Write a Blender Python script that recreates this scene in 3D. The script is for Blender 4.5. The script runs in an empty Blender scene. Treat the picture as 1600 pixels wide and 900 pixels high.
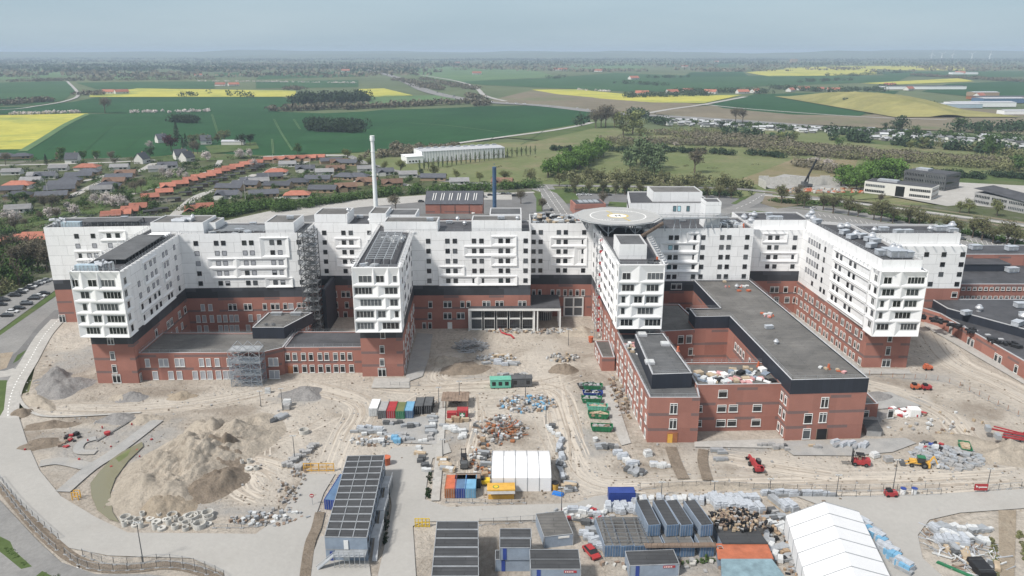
import bpy, math, random
import numpy as np
from mathutils import noise as mnoise, Vector
R = math.radians
rnd = random.Random(7)
scene = bpy.context.scene
COL = scene.collection
# ------------------------------------------------------------------ camera, sky, sun, exposure
PITCH = R(17.14); CAMH = 100.0; FPX = 1200.0
cam = bpy.data.objects.new("camera", bpy.data.cameras.new("camera")); COL.objects.link(cam)
cam.location = (0, 0, CAMH); cam.rotation_euler = (math.pi/2 - PITCH, 0, 0)
cam.data.sensor_width = 36; cam.data.lens = 36*FPX/1600; cam.data.clip_start = 1; cam.data.clip_end = 90000
scene.camera = cam
SUN_EL, SUN_AZ = R(50), R(235)      # azimuth of the sun, clockwise from +Y: behind and to the left of the camera
w = bpy.data.worlds.new("World"); scene.world = w; w.use_nodes = True
nt = w.node_tree; bg = nt.nodes["Background"]
sky = nt.nodes.new("ShaderNodeTexSky"); sky.sky_type = 'NISHITA'; sky.sun_disc = False
sky.sun_elevation = SUN_EL; sky.sun_rotation = SUN_AZ; sky.air_density = 1.0; sky.dust_density = 1.6; sky.ozone_density = 1.5
# thin high overcast: the clear sky seen through an even pale veil with faint streaks
tcw = nt.nodes.new('ShaderNodeTexCoord'); mpw = nt.nodes.new('ShaderNodeMapping'); mpw.inputs['Scale'].default_value = (1.2, 1.2, 9)
nw = nt.nodes.new('ShaderNodeTexNoise'); nw.inputs['Scale'].default_value = 2.2; nw.inputs['Detail'].default_value = 5
rw = nt.nodes.new('ShaderNodeValToRGB'); rw.color_ramp.elements[0].position = .3; rw.color_ramp.elements[1].position = .75
rw.color_ramp.elements[0].color = (1.98, 2.66, 3.20, 1); rw.color_ramp.elements[1].color = (2.46, 3.10, 3.56, 1)
mw = nt.nodes.new('ShaderNodeMix'); mw.data_type = 'RGBA'; mw.inputs[0].default_value = .86
# an overcast sky is brightest overhead
sz = nt.nodes.new('ShaderNodeSeparateXYZ'); mr = nt.nodes.new('ShaderNodeMapRange'); mr.interpolation_type = 'SMOOTHSTEP'; mr.inputs[1].default_value = .08; mr.inputs[2].default_value = .75
mz = nt.nodes.new('ShaderNodeMix'); mz.data_type = 'RGBA'; mz.inputs[7].default_value = (3.3, 3.36, 3.48, 1)
for a_, b_ in ((tcw.outputs['Generated'], sz.inputs[0]), (sz.outputs[2], mr.inputs[0]), (mr.outputs[0], mz.inputs[0]), (rw.outputs[0], mz.inputs[6]), (mz.outputs[2], mw.inputs[7])): nt.links.new(a_, b_)
for a_, b_ in ((tcw.outputs['Generated'], mpw.inputs[0]), (mpw.outputs[0], nw.inputs['Vector']), (nw.outputs[0], rw.inputs[0]), (sky.outputs[0], mw.inputs[6]), (mw.outputs[2], bg.inputs[0])): nt.links.new(a_, b_)
bg.inputs[1].default_value = 0.1
sl = bpy.data.lights.new("sun", 'SUN'); sl.energy = 2.3; sl.angle = R(7); sl.color = (1, .95, .88)
so = bpy.data.objects.new("sun", sl); COL.objects.link(so)
so.rotation_euler = (math.pi/2 - SUN_EL, 0, math.pi - SUN_AZ); so.location = (-50, -50, 200)
vs = scene.view_settings; vs.view_transform = 'Standard'; vs.look = 'None'; vs.gamma = 1; vs.exposure = 0.93
cy = scene.cycles; cy.max_bounces = 4; cy.diffuse_bounces = 3; cy.glossy_bounces = 2; cy.transmission_bounces = 2
cy.volume_bounces = 0; cy.transparent_max_bounces = 8; cy.use_denoising = True; cy.caustics_reflective = False; cy.caustics_refractive = False
# ------------------------------------------------------------------ geometry helpers
CP, SP = math.cos(PITCH), math.sin(PITCH)
def G(x, y, z=0.0):
    """photo pixel (1600x900) -> the world point where its ray meets height z"""
    a = (x-800)/FPX; b = (y-450)/FPX
    t = (z-CAMH)/(-SP - b*CP)
    return (a*t, (CP - b*SP)*t)
def uat(A, B, px, z):
    """distance along wall A->B of the point at height z seen in photo column px"""
    k = (px-800)/FPX; L = math.dist(A, B); dx, dy = (B[0]-A[0])/L, (B[1]-A[1])/L
    return (k*(A[1]*CP - (z-CAMH)*SP) - A[0])/(dx - k*dy*CP)
def shade(o):
    o['_'] = 1
def ordn(i):
    return f"{i}{'th' if 10 <= i % 100 <= 20 else {1:'st',2:'nd',3:'rd'}.get(i % 10, 'th')}"
class MB:
    def __init__(s): s.v = []; s.f = []; s.m = []; s.uv = []
    def poly(s, pts, m=0, uv=None):
        n = len(s.v); s.v += [tuple(p) for p in pts]; s.f.append(tuple(range(n, n+len(pts)))); s.m.append(m)
        s.uv += uv if uv else [(0, 0)]*len(pts); return s
    def box(s, c, d, m=0, rz=0, mt=None):
        """c = centre of the BASE, d = size"""
        cx, cy_, cz = c; hx, hy = d[0]/2, d[1]/2; ca, sa = math.cos(rz), math.sin(rz)
        q = [(cx+x*ca-y*sa, cy_+x*sa+y*ca) for x, y in ((-hx,-hy),(hx,-hy),(hx,hy),(-hx,hy))]
        return s.prism(q, cz, cz+d[2], m, m if mt is None else mt, m)
    def prism(s, q, z0, z1, m=0, mt=None, mb=None, cap=True):
        n = len(q); mt = m if mt is None else mt; u = 0
        for i in range(n):
            a, b = q[i], q[(i+1) % n]; L = math.dist(a, b)
            s.poly([(*a, z0), (*b, z0), (*b, z1), (*a, z1)], m, [(u, z0), (u+L, z0), (u+L, z1), (u, z1)]); u += L
        if cap: s.poly([(*p, z1) for p in q], mt, [tuple(p) for p in q])
        if mb is not None: s.poly([(*p, z0) for p in reversed(q)], mb)
        return s
    def bar(s, p, q, w=.1, m=0, h=None):
        p = np.array(p, float); q = np.array(q, float); d = q-p; L = np.linalg.norm(d)
        if L < 1e-6: return s
        d /= L; up = np.array((0, 0, 1.)) if abs(d[2]) < .9 else np.array((1., 0, 0))
        a = np.cross(d, up); a /= np.linalg.norm(a); b = np.cross(a, d); a = a*w/2; b = b*(h or w)/2
        P = [p-a-b, p+a-b, p+a+b, p-a+b]; Q = [x+d*L for x in P]
        for i in range(4):
            j = (i+1) % 4; s.poly([P[i], P[j], Q[j], Q[i]], m)
        s.poly(P[::-1], m); s.poly(Q, m); return s
    def cyl(s, c, r0, r1, h, n=10, m=0, cap=True, mt=None):
        x, y, z = c; A = [2*math.pi*i/n for i in range(n)]
        lo = [(x+r0*math.cos(a), y+r0*math.sin(a), z) for a in A]; hi = [(x+r1*math.cos(a), y+r1*math.sin(a), z+h) for a in A]
        for i in range(n):
            j = (i+1) % n; s.poly([lo[i], lo[j], hi[j], hi[i]], m)
        if cap: s.poly(hi, m if mt is None else mt); s.poly(lo[::-1], m)
        return s
    def tube(s, p, q, r, n=8, m=0):
        p = np.array(p, float); q = np.array(q, float); d = q-p; d /= np.linalg.norm(d)
        up = np.array((0, 0, 1.)) if abs(d[2]) < .9 else np.array((1., 0, 0))
        a = np.cross(d, up); a /= np.linalg.norm(a); b = np.cross(a, d)
        P = [p+r*(a*math.cos(t)+b*math.sin(t)) for t in [2*math.pi*i/n for i in range(n)]]; Q = [x+(q-p) for x in P]
        for i in range(n): j = (i+1) % n; s.poly([P[i], P[j], Q[j], Q[i]], m)
        s.poly(P[::-1], m); s.poly(Q, m); return s
    def mesh(s, name, mats):
        me = bpy.data.meshes.new(name); me.from_pydata(s.v, [], s.f)
        for t in mats: me.materials.append(t)
        me.polygons.foreach_set('material_index', s.m)
        uv = me.uv_layers.new(name='UVMap'); uv.data.foreach_set('uv', [c for p in s.uv for c in p])
        me.update(); return me
    def build(s, name, mats, parent=None, loc=(0, 0, 0), rz=0):
        if not isinstance(mats, (list, tuple)): mats = [mats]
        return link(name, s.mesh(name, mats), parent, loc, rz)
def link(name, me, parent=None, loc=(0, 0, 0), rz=0, sc=None):
    o = bpy.data.objects.new(name, me); COL.objects.link(o); o.location = loc; o.rotation_euler = (0, 0, rz)
    if sc is not None: o.scale = sc if isinstance(sc, (tuple, list)) else (sc,)*3
    if parent is not None: o.parent = parent
    return o
def tag(o, label, cat, group=None, kind=None):
    o['label'] = label; o['category'] = cat
    if group: o['group'] = group
    if kind: o['kind'] = kind
    return o
def thing(name, label, cat, loc=(0, 0, 0), rz=0, group=None):
    o = link(name, None, None, loc, rz); return tag(o, label, cat, group)
def struct(o, label=None):
    o['kind'] = 'structure'
    if label: o['label'] = label
    return o
def dup(root, loc, rz=0, label=None, sc=None, group=None):
    r = root.copy(); COL.objects.link(r); r.location = loc; r.rotation_euler = (0, 0, rz)
    if sc is not None: r.scale = sc if isinstance(sc, (tuple, list)) else (sc,)*3
    if label: r['label'] = label
    if group: r['group'] = group
    for ch in list(root.children):
        c = ch.copy(); COL.objects.link(c); c.parent = r
        for g in ch.children:
            d = g.copy(); COL.objects.link(d); d.parent = c
    return r
used = set()
def put(proto, loc, rz=0, label=None, sc=None, group=None):
    """the first placement moves the thing itself, later ones copy it"""
    if proto.name not in used:
        used.add(proto.name); proto.location = loc; proto.rotation_euler = (0, 0, rz)
        if sc is not None: proto.scale = sc if isinstance(sc, (tuple, list)) else (sc,)*3
        if label: proto['label'] = label
        if group: proto['group'] = group
        return proto
    return dup(proto, loc, rz, label, sc, group)
# ------------------------------------------------------------------ materials
def newmat(name):
    m = bpy.data.materials.new(name); m.use_nodes = True; t = m.node_tree
    return m, t, t.nodes['Principled BSDF']
def nd(t, typ, **k):
    n = t.nodes.new(typ)
    for a, b in k.items(): setattr(n, a, b)
    return n
def ramp(t, fac, stops):
    r = nd(t, 'ShaderNodeValToRGB'); e = r.color_ramp.elements
    while len(e) < len(stops): e.new(.5)
    for i, (p, c) in enumerate(stops): e[i].position = p; e[i].color = (*c, 1) if len(c) == 3 else c
    t.links.new(fac, r.inputs[0]); return r.outputs[0]
def noise(t, vec, scale, detail=4, rough=.6, dist=0):
    n = nd(t, 'ShaderNodeTexNoise'); n.inputs['Scale'].default_value = scale; n.inputs['Detail'].default_value = detail
    n.inputs['Roughness'].default_value = rough; n.inputs['Distortion'].default_value = dist; t.links.new(vec, n.inputs['Vector']); return n.outputs[0]
def mix(t, f, a, b, mode='MIX'):
    n = nd(t, 'ShaderNodeMix', data_type='RGBA', blend_type=mode)
    for s, x in ((0, f), (6, a), (7, b)):
        if isinstance(x, (int, float)): n.inputs[s].default_value = x
        elif isinstance(x, (tuple, list)): n.inputs[s].default_value = (*x, 1)
        else: t.links.new(x, n.inputs[s])
    return n.outputs[2]
def math_(t, op, a, b=0.0, c=0.0):
    n = nd(t, 'ShaderNodeMath', operation=op)
    for i, x in enumerate((a, b, c)):
        if isinstance(x, (int, float)): n.inputs[i].default_value = x
        else: t.links.new(x, n.inputs[i])
    return n.outputs[0]
def posn(t): return nd(t, 'ShaderNodeNewGeometry').outputs['Position']
def mp(t, vec, scale=(1, 1, 1), rot=(0, 0, 0)):
    n = nd(t, 'ShaderNodeMapping'); n.inputs['Scale'].default_value = scale; n.inputs['Rotation'].default_value = rot
    t.links.new(vec, n.inputs[0]); return n.outputs[0]
def bump(t, b, h, strength=.4, dist=.2):
    n = nd(t, 'ShaderNodeBump'); n.inputs['Strength'].default_value = strength; n.inputs['Distance'].default_value = dist
    t.links.new(h, n.inputs['Height']); t.links.new(n.outputs[0], b.inputs['Normal'])
def M(name, c, rough=.8, var=.18, scale=.6, metal=0, bmp=0, spec=.3, objrand=0):
    m, t, b = newmat(name); p = posn(t)
    n1 = noise(t, p, scale, 5, .65)
    lo = tuple(x*(1-var) for x in c); hi = tuple(min(1, x*(1+var)) for x in c)
    col = ramp(t, n1, [(.3, lo), (.7, hi)])
    if objrand:
        oi = nd(t, 'ShaderNodeObjectInfo').outputs['Random']
        g = math_(t, 'MULTIPLY_ADD', oi, 2*objrand, 1-objrand)
        cc = nd(t, 'ShaderNodeCombineColor'); [t.links.new(g, cc.inputs[i]) for i in range(3)]
        col = mix(t, 1.0, col, cc.outputs[0], 'MULTIPLY')
    t.links.new(col, b.inputs['Base Color'])
    b.inputs['Roughness'].default_value = rough; b.inputs['Metallic'].default_value = metal
    b.inputs['Specular IOR Level'].default_value = spec
    if bmp: bump(t, b, noise(t, p, scale*4, 6, .7), .6, bmp)
    return m
def brick_mat(name):
    m, t, b = newmat(name); uv = nd(t, 'ShaderNodeUVMap').outputs[0]
    br = nd(t, 'ShaderNodeTexBrick'); t.links.new(uv, br.inputs['Vector'])
    br.inputs['Scale'].default_value = 1; br.inputs['Brick Width'].default_value = .7; br.inputs['Row Height'].default_value = .2
    br.inputs['Mortar Size'].default_value = .02; br.inputs['Color1'].default_value = (.35, .155, .118, 1); br.inputs['Color2'].default_value = (.27, .118, .09, 1)
    br.inputs['Mortar'].default_value = (.25, .16, .135, 1)
    n = noise(t, uv, .25, 5, .6); col = mix(t, .55, br.outputs[0], ramp(t, n, [(.3, (.24, .105, .082)), (.7, (.40, .185, .142))]))
    # panels laid in different weeks: blocky tone shifts
    snap = nd(t, 'ShaderNodeVectorMath', operation='SNAP'); t.links.new(uv, snap.inputs[0]); snap.inputs[1].default_value = (6.5, 4.4, 1)
    wn = nd(t, 'ShaderNodeTexWhiteNoise'); t.links.new(snap.outputs[0], wn.inputs[0])
    col = mix(t, .5, col, ramp(t, wn.outputs[0], [(0, (.25, .108, .085)), (1, (.42, .19, .148))]))
    # irregular grey-black courses near each floor
    sx = nd(t, 'ShaderNodeSeparateXYZ'); t.links.new(uv, sx.inputs[0])
    ad = nd(t, 'ShaderNodeVectorMath', operation='ADD'); t.links.new(uv, ad.inputs[0]); ad.inputs[1].default_value = (0, .95, 0)
    sn = nd(t, 'ShaderNodeVectorMath', operation='SNAP'); t.links.new(ad.outputs[0], sn.inputs[0]); sn.inputs[1].default_value = (5.6, 4.4, 1)
    wv = nd(t, 'ShaderNodeTexWhiteNoise'); t.links.new(sn.outputs[0], wv.inputs[0])
    fz = math_(t, 'FRACT', math_(t, 'DIVIDE', math_(t, 'ADD', sx.outputs[1], .95), 4.4))
    band = math_(t, 'LESS_THAN', fz, .19)
    msk = math_(t, 'MULTIPLY', band, math_(t, 'GREATER_THAN', wv.outputs[0], .45))
    grey = ramp(t, noise(t, mp(t, uv, (1, 6, 1)), 2.0, 3), [(.3, (.095, .088, .092)), (.7, (.165, .135, .135))])
    col = mix(t, math_(t, 'MULTIPLY', msk, .72), col, grey)
    t.links.new(col, b.inputs['Base Color']); b.inputs['Roughness'].default_value = .9
    return m
def panel_mat(name, c, dz, du, line=.12, dark=.72, var=.05):
    """cladding panels: thin joints on a grid of the wall's own metres, slight tone steps between panels"""
    m, t, b = newmat(name); uv = nd(t, 'ShaderNodeUVMap').outputs[0]
    br = nd(t, 'ShaderNodeTexBrick'); t.links.new(uv, br.inputs['Vector']); br.offset = .35
    br.inputs['Scale'].default_value = 1; br.inputs['Brick Width'].default_value = du; br.inputs['Row Height'].default_value = dz
    br.inputs['Mortar Size'].default_value = line/2; br.inputs['Mortar Smooth'].default_value = .5
    br.inputs['Color1'].default_value = (*[x*(1-var) for x in c], 1); br.inputs['Color2'].default_value = (*[min(1, x*(1+var)) for x in c], 1)
    br.inputs['Mortar'].default_value = (*[x*dark for x in c], 1)
    n = noise(t, mp(t, uv, (1, .35, 1)), .5, 6, .7)
    col = mix(t, 1.0, br.outputs[0], ramp(t, n, [(.28, (.84, .84, .83)), (.45, (.96, .96, .96)), (.6, (1, 1, 1))]), 'MULTIPLY')
    t.links.new(col, b.inputs['Base Color']); b.inputs['Roughness'].default_value = .6; return m
def glass_mat(name, c, rough=.08):
    m, t, b = newmat(name); oi = nd(t, 'ShaderNodeObjectInfo').outputs['Random']
    col = ramp(t, oi, [(0, tuple(x*.4 for x in c)), (.7, tuple(x*1.6 for x in c)), (1, tuple(x*5 for x in c))])
    t.links.new(col, b.inputs['Base Color']); b.inputs['Roughness'].default_value = rough; b.inputs['Specular IOR Level'].default_value = .5; return m
def roof_mat(name, c, var=.38):
    m, t, b = newmat(name); p = posn(t)
    a = ramp(t, noise(t, p, .09, 6, .7, .6), [(.3, tuple(x*(1-var) for x in c)), (.7, tuple(x*(1+var) for x in c))])
    lines = nd(t, 'ShaderNodeTexBrick'); t.links.new(p, lines.inputs['Vector']); lines.inputs['Scale'].default_value = 1
    lines.inputs['Brick Width'].default_value = 9; lines.inputs['Row Height'].default_value = 1.1; lines.inputs['Mortar Size'].default_value = .09
    lines.inputs['Color1'].default_value = (.93, .93, .93, 1); lines.inputs['Color2'].default_value = (1, 1, 1, 1); lines.inputs['Mortar'].default_value = (.6, .6, .6, 1)
    a = mix(t, 1.0, a, lines.outputs[0], 'MULTIPLY')
    st = ramp(t, noise(t, mp(t, p, (.5, 2, 1)), .35, 6, .75), [(.5, (1, 1, 1)), (.7, (1.6, 1.57, 1.5))])
    a = mix(t, .6, a, st, 'MULTIPLY')
    t.links.new(a, b.inputs['Base Color']); b.inputs['Roughness'].default_value = .75; return m
K = {}
K['brick'] = brick_mat('red brickwork')
K['white'] = panel_mat('white cladding', (.84, .845, .85), 3.8, 7.2, .17, .66, .035)
K['band'] = panel_mat('dark band cladding', (.050, .053, .062), 3.9, 5.6, .1, .6, .45)
K['navy'] = panel_mat('navy cladding', (.022, .027, .040), 9, 1.2, .06, .6, .12)
K['whitep'] = M('white painted metal', (.83, .835, .84), .5, .04, .3)
K['roof'] = roof_mat('roof membrane dark', (.062, .063, .070))
K['roofg'] = roof_mat('roof membrane grey', (.13, .126, .12))
K['roofm'] = roof_mat('roof felt', (.10, .103, .107))
K['cop'] = M('coping metal', (.45, .46, .48), .5, .1)
K['frame'] = M('white window frame', (.72, .73, .72), .5, .05)
K['dframe'] = M('dark window frame', (.07, .07, .08), .5, .1)
K['glass'] = glass_mat('window glass', (.022, .024, .026))
K['bglass'] = glass_mat('bluish window glass', (.10, .17, .19))
K['blind'] = M('grey covered pane', (.36, .37, .40), .6, .08)
K['steel'] = M('galvanised steel', (.38, .40, .42), .45, .2, metal=.3)
K['silver'] = M('bright duct metal', (.55, .57, .60), .35, .15, metal=.5)
K['dsteel'] = M('dark steel', (.10, .105, .11), .5, .25)
K['scaf'] = M('weathered scaffold steel', (.17, .18, .19), .6, .3)
K['black'] = M('black plastic', (.02, .02, .022), .5, .2)
K['conc'] = M('pale concrete', (.50, .49, .46), .85, .15)
K['gconc'] = M('grey concrete', (.33, .33, .33), .85, .18)
K['lblue'] = M('pale blue metal', (.45, .55, .62), .4, .15, metal=.2)
K['red'] = M('red paint', (.36, .045, .05), .5, .15)
K['orange'] = M('orange plastic', (.47, .13, .065), .55, .2)
K['amber'] = M('amber yellow paint', (.62, .36, .07), .6, .2)
K['yellow'] = M('yellow paint', (.65, .45, .03), .5, .15)
K['green'] = M('green paint', (.03, .17, .08), .5, .2)
K['mint'] = M('mint green paint', (.14, .42, .32), .5, .12)
K['blue'] = M('blue paint', (.03, .06, .25), .5, .15)
K['sky'] = M('light blue paint', (.16, .35, .52), .5, .15)
K['steelblue'] = M('steel blue paint', (.10, .17, .28), .5, .2)
K['rust'] = M('rust brown paint', (.32, .13, .06), .7, .25)
K['wood'] = M('raw timber', (.42, .34, .245), .8, .25)
K['dwood'] = M('weathered timber', (.24, .18, .14), .85, .25)
K['wrap'] = M('white plastic wrap', (.56, .575, .58), .35, .2, 2)
K['insul'] = M('grey insulated duct', (.42, .45, .49), .35, .25, 1.5)
K['offblue'] = M('grey blue container cladding', (.24, .29, .36), .5, .15)
K['tyre'] = M('tyre rubber', (.02, .02, .02), .8, .2)
K['tent'] = M('white tent fabric', (.76, .765, .775), .55, .03, .4)
K['pink'] = M('wrapped insulation', (.55, .30, .30), .6, .3, 1)
# ------------------------------------------------------------------ hospital
RX, RY = 0, 270
HOSP = thing('hospital_building', 'huge unfinished white and red brick hospital with four projecting wings', 'hospital', (RX, RY, 0))
ZB, ZD, ZT = 13.2, 17.1, 37.4
ZW = [33.95, 30.2, 26.4, 22.65, 18.85]        # window centre heights, top row first
WM = {}
def win_mesh(kind, w_, h_):
    k = (kind, round(w_, 1), round(h_, 1))
    if k in WM: return WM[k]
    mb = MB(); w, h = w_, h_; mats = [K['frame'], K['glass'], K['blind'], K['dframe'], K['bglass']]
    def rect(x0, x1, z0, z1, y, m): mb.poly([(x0, y, z0), (x1, y, z0), (x1, y, z1), (x0, y, z1)], m)
    def fr(x0, x1, z0, z1, m, y0=-.11): mb.box(((x0+x1)/2, y0/2, z0), (x1-x0, -y0, z1-z0), m)
    if kind in ('sq', 'bl', 'half', 'bsq'):
        t = .09
        rect(-w/2+t, w/2-t, -h/2+t, h/2-t, -.03, {'bl': 2, 'bsq': 4}.get(kind, 1))
        if kind == 'half': rect(-w/2+t, w/2-t, 0, h/2-t, -.045, 2)
        f = 3
        fr(-w/2, -w/2+t, -h/2, h/2, f); fr(w/2-t, w/2, -h/2, h/2, f); fr(-w/2+t, w/2-t, h/2-t, h/2, f); fr(-w/2+t, w/2-t, -h/2, -h/2+t, f)
    elif kind in ('b', 'bb', 'b2', 'dr'):
        t = .13
        rect(-w/2+t, w/2-t, -h/2+t, h/2-t, -.03, 2 if kind == 'bb' else 1)
        fr(-w/2, -w/2+t, -h/2, h/2, 0, -.15); fr(w/2-t, w/2, -h/2, h/2, 0, -.15); fr(-w/2+t, w/2-t, h/2-t*1.2, h/2, 0, -.15); fr(-w/2-.1, w/2+.1, -h/2-.08, -h/2+t*.8, 0, -.22)
        if kind != 'bb': fr(-w/2+t, w/2-t, h/2-.62, h/2-.5, 0, -.12)
        if kind in ('b2', 'dr'): fr(-.09, .09, -h/2+t, h/2-t, 0, -.1)
    else:                                            # 'o3' ribbon window with n panes
        n = int(kind[1:]); t = .09
        rect(-w/2+t, w/2-t, -h/2+t, h/2-t, -.03, 4 if n >= 10 else 1); n = n % 10
        fr(-w/2, -w/2+t, -h/2, h/2, 0); fr(w/2-t, w/2, -h/2, h/2, 0); fr(-w/2+t, w/2-t, h/2-t, h/2, 0); fr(-w/2+t, w/2-t, -h/2, -h/2+t, 0)
        for i in range(1, n): x = -w/2+w*i/n; fr(x-.05, x+.05, -h/2+t, h/2-t, 0, -.1)
        for i in range(1, n, 3): x0 = -w/2+w*i/n; fr(x0+.09, x0+w/n-.09, -h*.14, -h*.14+.09, 3, -.1)
    WM[k] = mb.mesh('window', mats); return WM[k]
class Wall:
    """a straight wall A->B (outward normal to the right of the direction)"""
    def __init__(s, A, B, wing): s.A, s.B, s.w = A, B, wing; s.L = math.dist(A, B); s.a = math.atan2(B[1]-A[1], B[0]-A[0]); s.d = ((B[0]-A[0])/s.L, (B[1]-A[1])/s.L); s.n = (s.d[1], -s.d[0])
    def p(s, u, z, o=0): return (s.A[0]+s.d[0]*u+s.n[0]*o, s.A[1]+s.d[1]*u+s.n[1]*o, z)
    def win(s, u, z, kind='sq', w=1.6, h=1.75, o=0, name='window'):
        return link(name, win_mesh(kind, w, h), s.w, s.p(u, z, o), s.a)
    def row(s, pxs, z, kind='sq', w=1.6, h=1.75, kinds=None, o=0):
        for i, px in enumerate(pxs): s.win(uat(s.A, s.B, px, z), z, kinds[i] if kinds else kind, w, h, o)
    def funnel(s, u0, u1, z0, z1, d=.42, ins=1.4, rim=.12, wins=(), o=0, ret=None):
        """a projecting trapezoid frame: outer sides, a thin rim and slopes falling back to the wall"""
        mb = ret or MB(); q = [(u0, z0), (u1, z0), (u1, z1), (u0, z1)]
        r = [(u0+rim, z0+rim*2), (u1-rim, z0+rim*2), (u1-rim, z1-rim*2), (u0+rim, z1-rim*2)]
        i_ = [(u0+ins, z0+.95), (u1-ins, z0+.95), (u1-ins, z1-.95), (u0+ins, z1-.95)]
        P = lambda c, off: s.p(c[0], c[1], off+o)
        for k in range(4):
            j = (k+1) % 4
            mb.poly([P(q[k], -.02), P(q[j], -.02), P(q[j], d), P(q[k], d)]); mb.poly([P(q[k], d), P(q[j], d), P(r[j], d), P(r[k], d)]); mb.poly([P(r[k], d), P(r[j], d), P(i_[j], .02), P(i_[k], .02)])
        if ret is None: mb.build('facade_frame', K['whitep'], s.w)
        return mb
    def fpx(s, px0, px1, r0, r1, zw=ZW, d=.42):
        z1 = zw[r0]+1.85; z0 = zw[r1]-1.85; zm = (z0+z1)/2
        s.funnel(uat(s.A, s.B, px0, zm), uat(s.A, s.B, px1, zm), z0, z1, d)
def wing(levels, roofz, roofmat='roof', parapet=.45, label=None, name='wing'):
    """levels: (polygon counter-clockwise, z0, z1, material)"""
    mats = [K[k] for k in ('brick', 'band', 'white', 'navy', 'cop', 'roof', 'roofg', 'roofm')]
    ix = {k: i for i, k in enumerate(('brick', 'band', 'white', 'navy', 'cop', 'roof', 'roofg', 'roofm'))}
    mb = MB()
    for i, (q, z0, z1, m) in enumerate(levels):
        last = i == len(levels)-1
        mb.prism(q, z0, z1, ix[m], ix[m], ix[m], cap=not last)
        if i and levels[i-1][0] is not q: pass
        if last:
            n = len(q); cx = sum(p[0] for p in q)/n; cyy = sum(p[1] for p in q)/n
            # coping ring and sunken roof
            inn = inset(q, .45)
            for k in range(n):
                j = (k+1) % n
                mb.poly([(*q[k], z1), (*q[j], z1), (*inn[j], z1), (*inn[k], z1)], ix['cop'] if m != 'white' else 2)
                mb.poly([(*inn[k], z1), (*inn[j], z1), (*inn[j], z1-parapet), (*inn[k], z1-parapet)], ix[m])
            mb.poly([(*p, z1-parapet) for p in inn], ix[roofmat])
    o = mb.build(name, mats, HOSP, (-RX, -RY, 0))
    if label: o['label'] = label
    return o
def inset(q, d):
    n = len(q); out = []
    for i in range(n):
        a, b, c = q[i-1], q[i], q[(i+1) % n]
        def nrm(p, r): L = math.dist(p, r); return (-(r[1]-p[1])/L, (r[0]-p[0])/L)
        n1, n2 = nrm(a, b), nrm(b, c); k = 1+n1[0]*n2[0]+n1[1]*n2[1]
        out.append((b[0]+d*(n1[0]+n2[0])/k, b[1]+d*(n1[1]+n2[1])/k))
    return out
def hpart(name, mb, mats, parent=None):
    return mb.build(name, mats, parent or HOSP, (-RX, -RY, 0) if parent is None else (0, 0, 0))
def railing(path, z, h=1.1, step=2.5, w=.07, parent=None, m='steel', name='railing', out=0):
    mb = MB()
    for A, B in zip(path[:-1], path[1:]):
        L = math.dist(A, B); n = max(1, int(L/step)); f = lambda t: (A[0]+(B[0]-A[0])*t, A[1]+(B[1]-A[1])*t)
        for i in range(n+1): p = f(i/n); mb.box((p[0], p[1], z), (w, w, h))
        for zz in (h*.55, h): mb.bar((*A, z+zz), (*B, z+zz), w*.8)
    return hpart(name, mb, K[m], parent)
def oriel(S, sides, rows, ZR, wtop, wbot, depth=.62):
    """the faceted end of a wing: S front wall, rows = [(px centre, px width)] per storey, wrapping cells on the side walls"""
    mb = MB(); hh = (ZR[0]-ZR[-1])/4
    for r, row in enumerate(rows):
        z = ZR[r]; z0, z1 = z-hh/2, z+hh/2
        if r == 0: z1 = wtop+.3
        if r == 4: z0 = wbot-.25
        us = [(uat(S.A, S.B, c, z), ww) for c, ww in row]
        cuts = [-depth*.6]+[((us[i][0]+us[i][1]/2)+(us[i+1][0]-us[i+1][1]/2))/2 for i in range(len(us)-1)]+[S.L+depth*.6]
        for i, (u, ww) in enumerate(us):
            cell(mb, S, cuts[i], cuts[i+1], z0, z1, u, z, ww, 2.2, depth)
            n = max(1, round(ww/1.15)); S.win(u, z, f'o{n}', ww, 2.2, .02)
    for T, at_end, px_n in sides:
        for r in range(5):
            z = ZR[r]; z0, z1 = z-hh/2, z+hh/2
            if r == 0: z1 = wtop+.3
            if r == 4: z0 = wbot-.25
            Lc = 4.4 if r % 2 else 5.6; e = depth*.6
            u0, u1 = (T.L-Lc, T.L+e) if at_end else (-e, Lc); uc = (u0+u1)/2
            cell(mb, T, u0, u1, z0, z1, uc, z, 1.9, 2.2, depth*.8)
            T.win(uc, z, 'o2' if (r % 2 == 0) == at_end else 'o1', 1.9, 2.2, .02)
    hpart('faceted_bay_front', mb, K['whitep'], S.w)
def cell(mb, S, u0, u1, z0, z1, uc, zc, ww, wh, d):
    rim = .12
    q = [(u0, z0), (u1, z0), (u1, z1), (u0, z1)]; r = [(u0+rim, z0+.22), (u1-rim, z0+.22), (u1-rim, z1-.22), (u0+rim, z1-.22)]
    i_ = [(uc-ww/2-.12, zc-wh/2-.12), (uc+ww/2+.12, zc-wh/2-.12), (uc+ww/2+.12, zc+wh/2+.12), (uc-ww/2-.12, zc+wh/2+.12)]
    P = lambda c, o: S.p(c[0], c[1], o)
    for k in range(4):
        j = (k+1) % 4
        mb.poly([P(q[k], -.02), P(q[j], -.02), P(q[j], d), P(q[k], d)]); mb.poly([P(q[k], d), P(q[j], d), P(r[j], d), P(r[k], d)]); mb.poly([P(r[k], d), P(r[j], d), P(i_[j], .02), P(i_[k], .02)])
def pk(xs, x0, y0=None): return [x0+x/4 for x in xs]
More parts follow.
